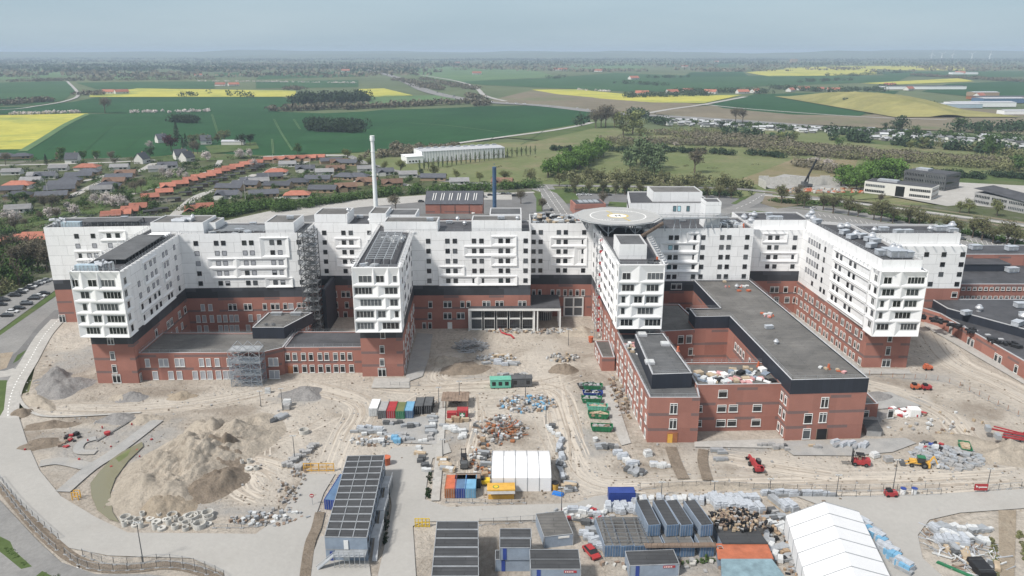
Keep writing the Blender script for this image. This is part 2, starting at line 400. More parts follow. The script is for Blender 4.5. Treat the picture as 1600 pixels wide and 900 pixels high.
# ---- far left block
fl_ = [(-174, 279), (-135, 282), (-137, 300), (-176, 297)]
W_FL = wing([(fl_, 0, ZB, 'brick'), (fl_, ZB, ZD, 'band'), (fl_, ZD, ZT, 'white')], ZT, label='white block at the far left end behind the first wing')
s = Wall(fl_[0], fl_[1], W_FL)
s.row(pk([478, 581, 680, 735], 0), ZW[0]); s.row(pk([487, 591, 690], 0), ZW[1], 'bl'); s.row(pk([498], 0), ZW[2]); s.row(pk([603, 560], 0), ZW[2], 'bl')
s.row([97.5], 1.6, 'dr', 2.4, 3.2); s.fpx(155, 197, 0, 0); s.fpx(117, 160, 2, 2)
# ---- wing 1
b1 = [(-130.3, 222.3), (-117.4, 222.3), (-119.4, 268.4), (-132.6, 268.4)]; w1 = [(-130.8, 219.2), (-116.4, 219.0), (-119.4, 268.4), (-134, 282)]
W1 = wing([(b1, 0, ZB, 'brick'), (b1, ZB, ZD, 'band'), (w1, ZD, ZT, 'white')], ZT, label='first wing from the left with covered grey windows')
S1 = Wall(w1[0], w1[1], W1); T1 = Wall(w1[1], w1[2], W1); L1 = Wall(w1[3], w1[0], W1)
f4 = lambda L, x0, sc: [(x0+c/4, ww/4/sc) for c, ww in L]
oriel(S1, [(T1, False, 0), (L1, True, 0)], [f4([(470, 40), (578, 55), (676, 85)], 0, 5.1), f4([(533, 55), (703, 110)], 0, 5.1), f4([(532, 28), (673, 135)], 0, 5.1), f4([(520, 28), (613, 50), (727, 110)], 0, 5.1), f4([(585, 85), (740, 110)], 0, 5.1)], ZW, ZT, ZD)
c5 = [225, 236.75, 245, 251.25, 264, 268.75, 280.5]; u5 = [uat(T1.A, T1.B, x, ZW[4]) for x in c5]
for r in range(5):
    for i, u in enumerate(u5):
        if i == 0 and r < 1: continue
        T1.win(u, ZW[r], 'bl' if (r < 3 or (r == 3 and i > 3)) else 'sq')
T1.funnel(u5[1]-2, u5[3]+2, ZW[1]-1.8, ZW[0]+1.8); T1.funnel(u5[0]-2, u5[3]+2, ZW[3]-1.8, ZW[3]+1.8); T1.funnel(u5[4]-2, u5[5]+2, ZW[2]-1.8, ZW[1]+1.8); T1.funnel(u5[0]-1.6, u5[5]+2, ZW[4]-1.8, ZW[4]+1.8, .6)
B1 = Wall(b1[0], b1[1], W1); 
B1.win(uat(*b1[:2], 173, 14.2), 14.2, 'b2', 2, 2.2); B1.win(uat(*b1[:2], 176, 9.4), 9.4, 'b', 1.5, 2.8); B1.win(uat(*b1[:2], 179, 5.0), 5.0, 'b', 1.5, 2.8); B1.win(uat(*b1[:2], 182.5, 1.6), 1.7, 'dr', 2.6, 3.0)
C1 = Wall(b1[1], b1[2], W1); C1.row([220], 1.4, 'dr', 1.6, 2.8)
for u in (27, 30, 37.5, 43): C1.win(u, 9.9, 'b' if u > 40 else 'b2', 2.2, 2.6)
for u in (17,): C1.win(u, 10.6, 'b', 1.8, 2.6)
for u in (25, 28, 33.5, 38.5): C1.win(u, 5.3, 'bb', 1.7, 2.5)
# ---- facade between wing 1 and the stair tower
f1 = [(-119.4, 268.4), (-75, 270.6), (-75.4, 289), (-119.8, 287)]
F1 = wing([(f1, 0, ZB, 'brick'), (f1, ZB, ZD, 'band'), (f1, ZD, ZT, 'white')], ZT, label='white facade between the first two wings')
s = Wall(f1[0], f1[1], F1); cols = [313.75, 345, 356, 388, 399, 430.5, 442, 472]
us = [uat(s.A, s.B, x, ZW[4]) for x in cols]
for r in range(5):
    for i, u in enumerate(us):
        k = 'sq' if r == 0 else ('bl' if r in (1, 2, 3) else 'sq')
        if (r, i) in ((1, 5), (3, 0), (3, 3)): k = 'sq'
        if (r, i) in ((4, 2), (4, 6), (3, 5)): k = 'half'
        s.win(u, ZW[r], k)
s.fpx(407, 452, 0, 1); s.fpx(325, 370, 2, 2); s.fpx(330, 371, 3, 3); s.fpx(371, 449, 3, 3); s.fpx(370, 449, 2, 2); s.fpx(415, 458, 4, 4)
s.row(pk([468, 515, 640, 668, 737, 763, 855, 905, 935, 983, 1070, 1100], 200), 9.6, 'b', 1.5, 2.6, ['bb', 'bb']+['b']*10); s.row([454.5], 9.6, 'bb', 1.9, 2.4)
s.row(pk([440, 478, 525, 571, 609, 648, 680, 767, 820], 200), 5.2, 'bb', 1.5, 2.8); s.row(pk([447, 490, 580, 615, 650, 682, 752], 200), 1.3, 'bb', 1.6, 2.6)
# ---- recessed facade behind the stair tower
fb = [(-75.0, 285), (-48, 285), (-48, 303), (-75, 303)]
FB = wing([(fb, 0, ZB, 'brick'), (fb, ZB, ZD, 'band'), (fb, ZD, ZT, 'white')], ZT, label='recessed white facade behind the metal stair tower')
s = Wall(fb[0], fb[1], FB)
for r in range(5): s.row([506.5+r*1.0, 536.5+r*.9, 548+r*.9, 577+r], ZW[r]+.1)
s.fpx(523, 563, 1, 1); s.fpx(526, 566, 3, 3)
for z, xs in ((9.6, [514.5, 523.5, 536.5, 544, 542]), (5.2, [515, 525, 542]), (1.2, [516, 526.5, 540, 556])): s.row(xs[:4], z, 'b', 1.6, 2.6)
# ---- wing 2
b2 = [(-48, 227.5), (-34.8, 227.8), (-36.4, 272), (-50, 285)]; w2 = [(-48, 223.4), (-34.4, 223.6), (-36.6, 272), (-50, 285)]
W2 = wing([(b2, 0, ZB, 'brick'), (b2, ZB, ZD, 'band'), (w2, ZD, ZT, 'white')], ZT, label='second wing with a dark beam grid on its roof')
S2 = Wall(w2[0], w2[1], W2); T2 = Wall(w2[1], w2[2], W2); L2 = Wall(w2[3], w2[0], W2)
oriel(S2, [(T2, False, 0), (L2, True, 0)], [f4([(682, 80), (775, 50), (868, 25)], 400, 5.0), f4([(672, 105), (845, 78)], 400, 5.0), f4([(718, 130), (863, 50)], 400, 5.0), f4([(683, 108), (787, 48), (880, 25)], 400, 5.0), f4([(686, 105), (843, 103)], 400, 5.0)], ZW, ZT, ZD)
for r in range(5):
    for u in (11, 16.5, 19, 26, 29, 36, 38.5, 45): T2.win(u, ZW[r], 'bl' if r > 0 else 'sq')
for u0 in (9, 24): T2.funnel(u0, u0+12, ZW[3]-1.8, ZW[2]+1.8)
T2.funnel(15, 31, ZW[1]-1.8, ZW[0]+1.8)
s = Wall(b2[0], b2[1], W2)
for x, z in ((598, 14.4), (597, 9.4), (597, 5)): s.win(uat(s.A, s.B, x, z), z, 'b', 1.5, 2.7)
s.win(uat(s.A, s.B, 597, 1.5), 1.5, 'dr', 2.6, 3.0)
s = Wall(b2[1], b2[2], W2)
for z in (9.6, 5.2, 1.3):
    for i, u in enumerate((3, 7, 9, 14, 18, 20.5, 26, 30, 33, 38, 41)):
        if (i+int(z)) % 5: s.win(u, z, 'b', 1.5, 2.6)
# ---- centre facade
f2 = [(-36.6, 272), (6.9, 272.6), (6.9, 292), (-36.6, 292)]
F2 = wing([(f2, 0, ZB, 'brick'), (f2, ZB, ZD, 'band'), (f2, ZD, ZT, 'white')], ZT, label='white facade above the main entrance canopy')
s = Wall(f2[0], f2[1], F2); us = [uat(s.A, s.B, x, ZW[4]) for x in (671, 700.5, 712, 741.5, 753, 782.5, 793.5, 821)]
for r in range(5):
    for u in us: s.win(u, ZW[r])
s.fpx(767, 807, 0, 0); s.fpx(725, 807, 1, 1); s.fpx(685, 726, 3, 3); s.fpx(767, 808, 2, 2); s.fpx(686, 747, 4, 4); s.fpx(747, 808, 4, 4); 
s.row(pk([290, 384, 411, 490, 528, 627, 652, 708, 735, 850, 877], 600), 9.7, 'b', 1.5, 2.6); s.row(pk([287, 384, 411, 467, 492], 600), 5.2, 'b', 1.5, 2.6); s.row(pk([252, 288], 600), 1.3, 'b', 1.4, 2.6)
dr = MB().box((0, -.1, 0), (1.7, .2, 2.6)); dr.box((.6, -.22, 1.1), (.1, .08, .2)); dr.build('door', K['frame'], F2, s.p(uat(s.A, s.B, 703, 1), 0, 0), s.a)
# ---- recessed facade right of the entrance
f2b = [(6.9, 286.3), (31.1, 286.3), (31.1, 304), (6.9, 304)]
F2B = wing([(f2b, 0, ZB, 'brick'), (f2b, ZB, ZD, 'band'), (f2b, ZD, ZT, 'white')], ZT, label='recessed white facade left of the helipad')
s = Wall(f2b[0], f2b[1], F2B); us = [uat(s.A, s.B, 800+x/4, ZW[4]) for x in (134, 177, 288, 331, 444)]
for r in range(5):
    for u in us: s.win(u, ZW[r])
s.fpx(860, 917, 1, 1); s.fpx(860, 897, 3, 3); s.fpx(897, 917, 2, 3)
s.row(pk([136, 173, 253, 290, 332, 367, 408, 444], 800), 9.8, 'b', 1.4, 2.6)
mb = MB(); ua, ub = uat(s.A, s.B, 881.5, 4), uat(s.A, s.B, 910.5, 4); um = (ua+ub)/2
for u in (ua, um, ub): mb.box(s.p(u, 0, .15), (.55, .4, 8), 0)
for z in (.0, 3.7, 7.6): mb.box(s.p(um, z, .13), (ub-ua, .3, .5), 0)
for u0, u1 in ((ua, um), (um, ub)):
    for z in (.4, 4.1): mb.box(s.p((u0+u1)/2, z, .05), (u1-u0-.6, .1, 3.4), 1); [mb.box(s.p(u0+(u1-u0)*k/4, z, .12), (.08, .1, 3.4), 2) for k in (1, 2, 3)]
hpart('glazed_bay', mb, [K['frame'], K['glass'], K['dframe']], F2B)
# ---- wing 3 and facades right of it
w3 = [(33.0, 226.6), (46.4, 226.6), (48.3, 277.6), (30.8, 286)]; b3 = [(34.4, 232), (46, 232), (48.3, 277.6), (31.2, 286)]
W3 = wing([(b3, 0, ZB, 'brick'), (b3, ZB, ZD, 'band'), (w3, ZD, ZT, 'white')], ZT, label='third wing under the round helipad')
S3 = Wall(w3[0], w3[1], W3); T3 = Wall(w3[1], w3[2], W3); L3 = Wall(w3[3], w3[0], W3)
oriel(S3, [(T3, False, 0), (L3, True, 0)], [f4([(715, 50), (897, 100)], 800, 4.9), f4([(725, 75), (878, 75)], 800, 4.9), f4([(695, 25), (787, 50), (875, 75)], 800, 4.9), f4([(692, 25), (833, 97)], 800, 4.9), f4([(715, 75), (880, 100)], 800, 4.9)], ZW, ZT, ZD)
for r in range(5):
    for u in (5, 12, 14.5, 22, 25, 32, 35, 42, 47, 50): L3.win(u, ZW[r], 'bl' if (r+int(u)) % 3 == 0 else 'sq')
    L3.funnel(18+r % 2*4, 52.5, ZW[r]-1.7, ZW[r]+1.7, .5)
L3b = Wall(b3[3], b3[0], W3)
for z in (9.6, 5.2, 1.3):
    for u in (4, 8, 11, 17, 21, 24, 30, 34, 38, 44, 47): L3b.win(u, z, 'b', 1.5, 2.5)
f3 = [(48.3, 277.2), (89.6, 278.2), (89.6, 298), (48.3, 298)]
F3 = wing([(f3, 0, ZB, 'brick'), (f3, ZB, ZD, 'band'), (f3, ZD, ZT, 'white')], ZT, label='white facade behind the big podium roof')
s = Wall(f3[0], f3[1], F3); us = [uat(s.A, s.B, x, ZW[4]) for x in (1044.5, 1053.5, 1082.75, 1094.25, 1123.25, 1134, 1162)]
for r in range(5):
    for i, u in enumerate(us): s.win(u, ZW[r], 'bsq' if i == 0 and r in (1, 3) else 'sq')
s.fpx(1073, 1094, 0, 0); s.fpx(1031, 1092, 1, 1); s.fpx(1030, 1091, 3, 3, d=.7); s.fpx(1033, 1090, 2, 2, d=.5)
s.row(pk([1010, 1045], 800), 15.1, 'b', 1.9, 2.4); s.row(pk([960, 1005, 1100], 800), 5.6, 'b', 1.9, 2.0)
ZR = [30.75, 26.9, 23.0, 19.2]
f3b = [(89.6, 290.8), (114, 290.8), (114, 308), (89.6, 308)]; f3c = [(89.6, 292.4), (116, 292.4), (116, 308), (89.6, 308)]
F3B = wing([(f3b, 0, ZB, 'brick'), (f3b, ZB, 17.3, 'band'), (f3b, 17.3, 34, 'white'), (f3c, 34, 37.4, 'white')], 37.4, label='recessed white facade in the right corner')
s = Wall(f3b[0], f3b[1], F3B)
for r, z in enumerate(ZR): s.row([1203.5-r*1.6, 1214.5-r*1.6, 1242.5-r*1.5], z)
s.fpx(1191, 1230, 0, 0, ZR); s.fpx(1188, 1246, 2, 2, ZR)
s.row([1206.5, 1213.5, 1227.5, 1244], 9.7, 'b', 1.7, 2.6); s.row([1201, 1213, 1229.5, 1242.5], 5.4, 'b', 2, 2.6)
# ---- wing 4
Z4 = [31.5, 27.6, 23.8, 19.95, 16.1]
w4 = [(115.2, 230.2), (129.2, 230.2), (129, 285), (113, 290.8)]; b4 = [(116, 235), (130.2, 234.8), (129, 285), (112.6, 290.8)]; t4 = [(115.9, 232), (128.4, 232), (128.2, 285), (113.9, 290.8)]
W4 = wing([(b4, 0, ZB, 'brick'), (w4, ZB, 34.3, 'white'), (t4, 34.3, 37.6, 'white')], 37.6, parapet=.9, label='fourth wing at the right with many roof fans')
S4 = Wall(w4[0], w4[1], W4); T4 = Wall(w4[1], w4[2], W4); L4 = Wall(w4[3], w4[0], W4)
oriel(S4, [(T4, False, 0), (L4, True, 0)], [f4([(1148, 50), (1325, 100)], 1100, 4.8), f4([(1150, 75), (1302, 75)], 1100, 4.8), f4([(1112, 25), (1203, 50), (1290, 75)], 1100, 4.8), f4([(1102, 25), (1240, 95)], 1100, 4.8), f4([(1115, 72), (1278, 100)], 1100, 4.8)], Z4, 34.3, ZB)
u4 = [uat(L4.A, L4.B, x, Z4[4]) for x in (1269, 1282, 1287.5, 1300, 1306, 1320, 1327, 1352.5)]
nn = [uat(L4.A, L4.B, x, Z4[0]) for x in (1265, 1269, 1273, 1277, 1281)]
for r in range(5):
    for i, u in enumerate(u4):
        if i < 3 and r < 4: continue
        L4.win(u, Z4[r])
    if r < 4:
        for u in nn+[u4[1]]: L4.win(u, Z4[r]-.3, 'bl' if u < nn[-1] else 'sq', 1.3, 2.0)
    L4.funnel(u4[3]-3+(.8 if r % 2 else 0), L4.L-6, Z4[r]-1.8, Z4[r]+1.8, .5)
lb = Wall(b4[3], b4[0], W4); k = 0
for z, u0 in ((10.0, 3), (5.6, 2), (1.3, 4)):
    u = u0
    while u < 54:
        lb.win(u, z, ('b', 'b', 'b2')[k % 3], (1.4, 1.4, 2.0)[k % 3], 2.5); u += (2.3, 4.2, 3.4)[k % 3]; k += 1
s = Wall(b4[0], b4[1], W4)
s.row([1390.5], 10.4, 'b', 1.5, 2.5); s.row([1387.5], 6.0, 'b', 1.6, 3.0); s.row([1384.5], 1.7, 'dr', 2.8, 2.8)
# ---- right block behind wing 4
rb = [(120, 281), (171.6, 281), (169.5, 300), (120, 300)]; rt = [(120, 282.6), (169.3, 282.6), (168.3, 299), (120, 299)]
RB = wing([(rb, 0, ZB, 'brick'), (rb, ZB, 29.8, 'white'), (rt, 29.8, 34.4, 'white')], 34.4, parapet=.8, label='lower white block behind the fourth wing')
s = Wall(rb[0], rb[1], RB)
for z, xs in ((26.6, (991, 1100, 1217)), (22.7, (1090, 1206)), (18.8, (1080, 1195)), (14.9, (1013, 1180))): s.row(pk(xs, 1200), z, 'sq', 1.8, 1.8)
s.row([1491], 10.7, 'b', 2.2, 2.2); s.row([1461, 1470.5, 1489], 6.3, 'b', 1.8, 2.2)
# ---- low link between wings 1 and 2
lk = [(-117.6, 224.6), (-78.9, 225.4), (-73.4, 229.6), (-73.4, 243), (-117.9, 243)]
LK = wing([(lk, 0, 9.3, 'brick')], 9.3, 'roofg', .35, label='long low brick link right of the first wing', name='low_link')
s = Wall(lk[0], lk[1], LK)
s.row(pk([123, 208, 239, 308, 339, 460, 503, 558, 633, 893, 925], 200), 6.0, 'bb', 1.5, 2.8); s.row(pk([172, 270, 323, 421, 470, 513, 567, 612, 642, 900, 932], 200), 1.7, 'bb', 1.7, 2.9)
s2 = Wall(lk[1], lk[2], LK)
lm = [(-73.4, 230.2), (-48.05, 230.6), (-48.05, 245), (-73.4, 245)]
LM = wing([(lm, 0, 9.0, 'brick')], 9.0, 'roof', .3, label='low brick link left of the second wing', name='low_link')
s = Wall(lm[0], lm[1], LM)
s.row(pk([998, 1043, 1097, 1144, 1200, 1242, 1297, 1342, 1387], 200), 5.8, 'b', 1.5, 2.7); s.row(pk([1049, 1104, 1152, 1205, 1252, 1301, 1342, 1398], 200), 1.6, 'b', 1.6, 2.7)
dr = MB().box((0, -.1, 0), (1.5, .2, 2.5)); dr.box((.5, -.22, 1.1), (.1, .08, .2)); dr.build('door', K['rust'], LM, s.p(1.6, 0), s.a)
ln = [(-80, 243), (-72.5, 243), (-73.5, 270.6), (-80, 270.4)]
LN = wing([(ln, 0, 9.1, 'brick')], 9.1, 'roofg', .3, name='low_link'); s = Wall(ln[1], ln[2], LN)
for u in (4, 7, 13, 16, 21): s.win(u, 6, 'bb', 1.4, 2.4)
pb = [G(393.5, 531, 9.0), G(443.5, 531, 9.0), (-69.5, 253.5), (-85, 253.5)]; pb[0] = (pb[0][0], 238.2); pb[1] = (pb[1][0], 238.2)
PB = wing([(pb, 9.02, 12.9, 'navy')], 12.9, 'roofg', .25, name='roof_plant_room')
# ---- podium block in front of wing 3
pf = [(36.1, 184), (49.4, 184), (50.2, 190.2), (50.2, 206), (48, 232), (33.9, 233)]
PF = wing([(pf, 0, ZB, 'brick')], ZB, 'roofm', .5, label='brick corner block in front of the third wing', name='podium_block')
s = Wall(pf[0], pf[1], PF); s.row([1052.5], 10.0, 'dr', 2.0, 3.1); s.row([1051.5], 5.6, 'dr', 2.0, 3.0); 
dr = MB().box((0, -.08, 0), (2.8, .16, 3)); dr.box((-.6, -.2, 0), (1.3, .1, 2.6), 1); dr.build('door', [K['rust'], K['amber']], PF, s.p(uat(s.A, s.B, 1050, 1), 0), s.a)
s = Wall(pf[5], pf[0], PF)
for z in (10.1, 5.7, 1.4):
    for i, u in enumerate((3, 8, 11, 16, 21, 24, 26.5, 31, 34.5, 40, 45.5)):
        s.win(u+(z < 6)*.8, z, 'b2' if i % 3 == 1 else 'b', 1.7, 2.6)
pm = [(49.8, 190.2), (73.2, 191), (73.2, 206), (49.8, 206)]
PM = wing([(pm, 0, 14.0, 'brick')], 14.0, 'roofg', .5, label='brick middle block with rubbish on its flat roof', name='podium_block')
s = Wall(pm[0], pm[1], PM)
s.row([1129.5], 11.3, 'b', 2.5, 2.3); s.row([1127.5, 1145.5, 1183], 6.9, 'b', 2.5, 2.2); s.row([1126, 1143.5, 1181], 2.5, 'b', 2.6, 2.2); s.row([1094], 6.9, 'b', 1.2, 2.0); s.row([1093], 2.5, 'b', 1.2, 2.0)
pr = [(72.9, 185), (94.2, 186.2), (89.8, 277), (75.6, 277), (75.6, 262), (64, 247.4), (60.4, 237.2), (73.4, 237.6), (73.4, 205)]
Zr = 13.6
def gz(L, z): return [G(x, y, z) for x, y in L]
prt = gz([(1233, 593.5), (1352, 591), (1171, 439), (1085, 439), (1125, 481), (1077, 482), (1087, 495), (1140, 494)], 17.7)
prt[0] = (72.9+.3, 185.1); prt[1] = (94.1, 186.3); prt[2] = (89.5, 277.1); prt[3] = (prt[3][0], 277.1)
PR = wing([(prt, 0, Zr, 'brick'), (prt, Zr, 17.7, 'navy')], 17.7, 'roofg', .35, label='large flat roofed block with navy parapet', name='podium_block')
s = Wall(prt[0], prt[1], PR)
s.row([1288.5], 11.0, 'dr', 2.1, 3.1); s.row([1285.5], 6.6, 'dr', 2.1, 3.0); s.row([1262.5], 6.4, 'b', 2.3, 3.0); s.row([1260], 1.9, 'b', 2.2, 3.1)
dr = MB().box((0, -.05, 0), (2.8, .1, 3.2), 0); dr.box((-1.45, -.1, 0), (.12, .2, 3.3), 1); dr.box((1.45, -.1, 0), (.12, .2, 3.3), 1); dr.build('doorway', [K['black'], K['dwood']], PR, s.p(uat(s.A, s.B, 1283, 1), 0), s.a)
s = Wall(prt[7], prt[0], PR); 
for z in (10.9, 6.6, 1.9): s.win(s.L-2, z, 'b', 1.5, 2.6); s.win(s.L-4.6, z, 'b', 1.5, 2.6)
for u in (8, 10.5, 13, 15.5, 21): s.win(u, 10.4, 'b', 1.5, 2.4)
pbk = [(48.2, 233.6), (73, 237.4), (62, 246), (60, 262), (48.6, 262)]
PK = wing([(pbk, 0, ZB, 'brick')], ZB, 'roofg', .4, name='podium_block')
s = Wall(pbk[0], pbk[1], PK)
s.row([1063.5, 1076.5], 10, 'b', 2.0, 2.9); s.row([1082], 5.6, 'b2', 3, 2.6); s.row([1084, 1107, 1120], 1.6, 'b', 2, 2.4); s.row([1040], 10, 'b', 1.8, 2.6)
pt = gz([(1019, 585), (1082, 583), (1036, 520), (992, 522)], 17.0)
PT = wing([(pt, 12.8, 17.0, 'navy')], 17.0, 'roofm', .3, name='roof_plant_room')
an = [G(940, 580), G(960, 580), (33.6, 247), (28.4, 247)]
AN = wing([(an, 0, 4.9, 'brick')], 4.9, 'roofg', .3, name='low_annex'); s = Wall(an[3], an[0], AN)
for u in (3, 6, 10): s.win(u, 2.2, 'b', 1.5, 2.4)
ar = [(94.4, 196), (103.2, 197), (103.4, 206), (94, 206)]
AR = wing([(ar, 0, 5.2, 'brick')], 5.2, 'roofg', .35, name='low_annex'); s = Wall(ar[0], ar[1], AR)
s.row([1353], 1.9, 'b', 1.6, 2.8); s.row([1391.5], 1.9, 'b', 1.8, 2.8)
# ---- penthouses on the roofs
def pent(name, q, z0, z1, label=None, roofm='roofg', wall='white'):
    return wing([(q, z0, z1, wall)], z1, roofm, .3, label=label, name=name)
def pbox(x0, x1, y, dep, h, z0=36.95, **k):
    a, b = G(x0, y, z0), G(x1, y, z0); ym = (a[1]+b[1])/2
    return pent('roof_plant_room', [(a[0], ym), (b[0], ym), (b[0], ym+dep), (a[0], ym+dep)], z0, z0+h, **k)
pbox(237, 319, 366, 13, 4.3); pbox(319.5, 338, 362, 9, 3.4); pbox(415, 460, 364, 14, 3.9); pbox(492, 543, 352, 13, 4.2); pbox(577, 604, 352, 13, 4.6); pbox(600, 684, 363, 9, 3.9); pbox(737, 815, 362, 9, 4.2); 
pbox(606, 650, 349, 12, 3.3, roofm='roofm'); pbox(765, 815, 348, 13, 3.3, roofm='roofm')
pbox(967, 1010, 405, 14, 4.8, roofm='roofm'); 
# lift tower beside the helipad
a, b = G(1101, 357, 37), G(1125, 357, 37)
LT = pent('lift_tower', [(a[0], 280), (b[0], 280), (b[0]+.6, 288), (a[0], 288)], 36.95, 46.8, roofm='roofm')
# white building part behind the helipad
WB = wing([([(47, 303), (80, 303), (80, 330), (50, 330)], 0, 42, 'white')], 42, 'roof', .4, label='white rear block behind the helipad')
s = Wall((47, 303), (80, 303), WB)
s2 = Wall((50, 330), (47, 303), WB); [s2.win(3+i*2.6, 38.5-4*j, 'sq', 1.5, 1.8) for i in range(9) for j in range(3)]
s.row([1054, 1061, 1075], 39.8, 'bsq', 1.3, 2.2)
pent('roof_plant_room', [(57, 308), (77, 308), (77, 322), (57, 322)], 41.6, 45.6)
# ------------------------------------------------------------------ roof gear
def sub(name, mb, mats, parent, loc=None, rz=0):
    o = mb.build(name, mats, parent); 
    if loc is not None: o.location = loc; o.rotation_euler = (0, 0, rz)
    return o
HB = (-RX, -RY, 0)
# helipad
hc = (38.9, 277.5); HR = 15.1; hz = 42.2
m, t, b = newmat('helipad deck'); uvp = nd(t, 'ShaderNodeTexCoord').outputs['Object']
sx = nd(t, 'ShaderNodeSeparateXYZ'); t.links.new(uvp, sx.inputs[0])
c = ramp(t, noise(t, uvp, .3, 5), [(.3, (.36, .36, .35)), (.7, (.44, .435, .42))])
t.links.new(c, b.inputs['Base Color']); K['deck'] = m
oc = [(HR*math.cos(a+.26), HR*math.sin(a+.26)) for a in [2*math.pi*i/12 for i in range(12)]]
mb = MB().prism(oc, -.5, 0, 1, 0, 1)
HP = sub('helipad', mb, [K['deck'], K['steel']], HOSP, (hc[0]-RX, hc[1]-RY, hz))
def ring(r0, r1, z, n=64): 
    q = MB()
    for i in range(n):
        a, b_ = 2*math.pi*i/n, 2*math.pi*(i+1)/n
        q.poly([(r0*math.cos(a), r0*math.sin(a), z), (r1*math.cos(a), r1*math.sin(a), z), (r1*math.cos(b_), r1*math.sin(b_), z), (r0*math.cos(b_), r0*math.sin(b_), z)])
    return q
K['padyel'] = M('faded yellow paint', (.55, .43, .14), .7, .1); K['mark'] = M('white road paint', (.75, .75, .73), .6, .06)
sub('landing_circle', ring(9.9, 10.35, .02), K['mark'], HP)
sub('touchdown_ring', ring(3.2, 4.0, .02), K['padyel'], HP)
q = MB()
for i in range(40):
    a, b_ = 2*math.pi*i/40, 2*math.pi*(i+1)/40; q.poly([(0, 0, .015), (3.2*math.cos(a), 3.2*math.sin(a), .015), (3.2*math.cos(b_), 3.2*math.sin(b_), .015)])
sub('touchdown_disc', q, K['mark'], HP)
q = MB(); [q.box((x, 0, .03), (.42, 2.6, .02)) for x in (-.75, .75)]; q.box((0, 0, .03), (1.1, .42, .02)); sub('letter_mark', q, K['black'], HP, (0, 0, 0), .1)
q = MB(); q.bar((1.6, -3.9, .04), (3.2, -9.2, .04), .6, 0, .02); q.bar((-1.6, 3.9, .04), (-3.2, 9.2, .04), .6, 0, .02); sub('direction_line', q, K['padyel'], HP)
q = MB()
for i in range(5): q.box((-6.5+i*1.0, -7.0, .03), (.45, .6, .02)); q.box((2.0+i*1.0, 7.2, .03), (.45, .6, .02))
sub('pad_number', q, K['mark'], HP)
# safety net ring and legs
q = MB(); o2 = [(x*1.09, y*1.09) for x, y in oc]
for i in range(12):
    j = (i+1) % 12; q.poly([(*oc[i], -.3), (*oc[j], -.3), (*o2[j], -.05), (*o2[i], -.05)]); q.bar((*o2[i], -.05), (*o2[j], -.05), .15); q.bar((*oc[i], -.35), (*o2[i], -.05), .12)
K['net'] = M('safety net', (.42, .43, .43), .6, .25, 3)
sub('safety_net', q, K['net'], HP)
q = MB()
for r in (6, 12.5):
    for i in range(8):
        a = 2*math.pi*(i+.5)/8; x, y = r*math.cos(a), r*math.sin(a)
        q.bar((x, y, -5), (x, y, -.5), .35)
        for da in (-.28, .28): q.bar((x, y, -4.2), (r*1.12*math.cos(a+da), r*1.12*math.sin(a+da), -.6), .22)
for k in range(-12, 13, 4): hl = math.sqrt(14.5**2-k*k); q.bar((k, -hl, -.8), (k, hl, -.8), .3, 0, .7); q.bar((-hl, k, -.9), (hl, k, -.9), .3, 0, .7)
sub('support_frame', q, K['steel'], HP)
q = MB(); q.bar((14.5, -3, -.4), (41, 1.5, -.9), 2.6, 0, .3)
for s_ in (-1.3, 1.3): q.bar((14.5, -3+s_, .8), (41, 1.5+s_, .3), .12); q.bar((14.5, -3+s_, .2), (41, 1.5+s_, -.3), .1)
for i in range(9): x = 17+i*3; y = -3+(x-14.5)*.17; q.bar((x, y-1, -5), (x+(.8 if i % 2 else -.8), y, -.8), .25); q.bar((x, y-1.3, -.5), (x, y-1.3, .7), .1)
sub('access_bridge', q, K['steel'], HP)
q = MB(); q.bar((6, -15, -4.6), (14.8, -9, -1.0), 1.6, 0, .35); q.bar((6, -15.9, -3.6), (14.8, -9.9, 0), .15); q.bar((6, -15.9, -4.1), (14.8, -9.9, -.5), .4); sub('access_stair', q, K['dwood'], HP)
# pergola of dark beams over the roof of wing 2
q = MB()
for i, x in enumerate((-45.2, -42.4, -39.6, -37.4)):
    q.bar((x+.2, 228, 38.8), (x-1.6, 266, 38.8), .22, 0, .35)
    for y in range(229, 266, 6): q.box((x-(y-228)*.04, y, 37), (.18, .18, 1.8))
for i in range(17): y = 229+i*2.25; q.bar((-45.2-(y-228)*.042, y, 38.95), (-37.0-(y-228)*.042, y, 38.95), .25, 0, .2)
hpart('roof_beam_grid', q, K['steel'])
# long dark screens over the roofs of wing 1 and the far left block
q = MB()
def shed(q, P, z0, z1, cols=True, m=0):
    q.poly([(*p, z1) for p in P], 0); q.poly([(*p, z1-.25) for p in reversed(P)], 0)
    for i in range(4):
        a, b_ = P[i], P[(i+1) % 4]; q.poly([(*a, z1-.25), (*b_, z1-.25), (*b_, z1), (*a, z1)], 1)
        n = int(math.dist(a, b_)/2.4)
        for k in range(n+1): q.box((a[0]+(b_[0]-a[0])*k/max(n, 1), a[1]+(b_[1]-a[1])*k/max(n, 1), z0), (.25, .25, z1-z0-.25), 1)
shed(q, [(-128.6, 229), (-119.3, 229), (-121.6, 262), (-130.8, 262)], 37, 38.7)
hpart('roof_screen', q, [K['roofm'], K['dsteel']])
q = MB(); shed(q, [(-163, 282.5), (-141, 284), (-142, 291), (-163, 290)], 37, 38.8); hpart('roof_screen', q, [K['roofm'], K['dsteel']])
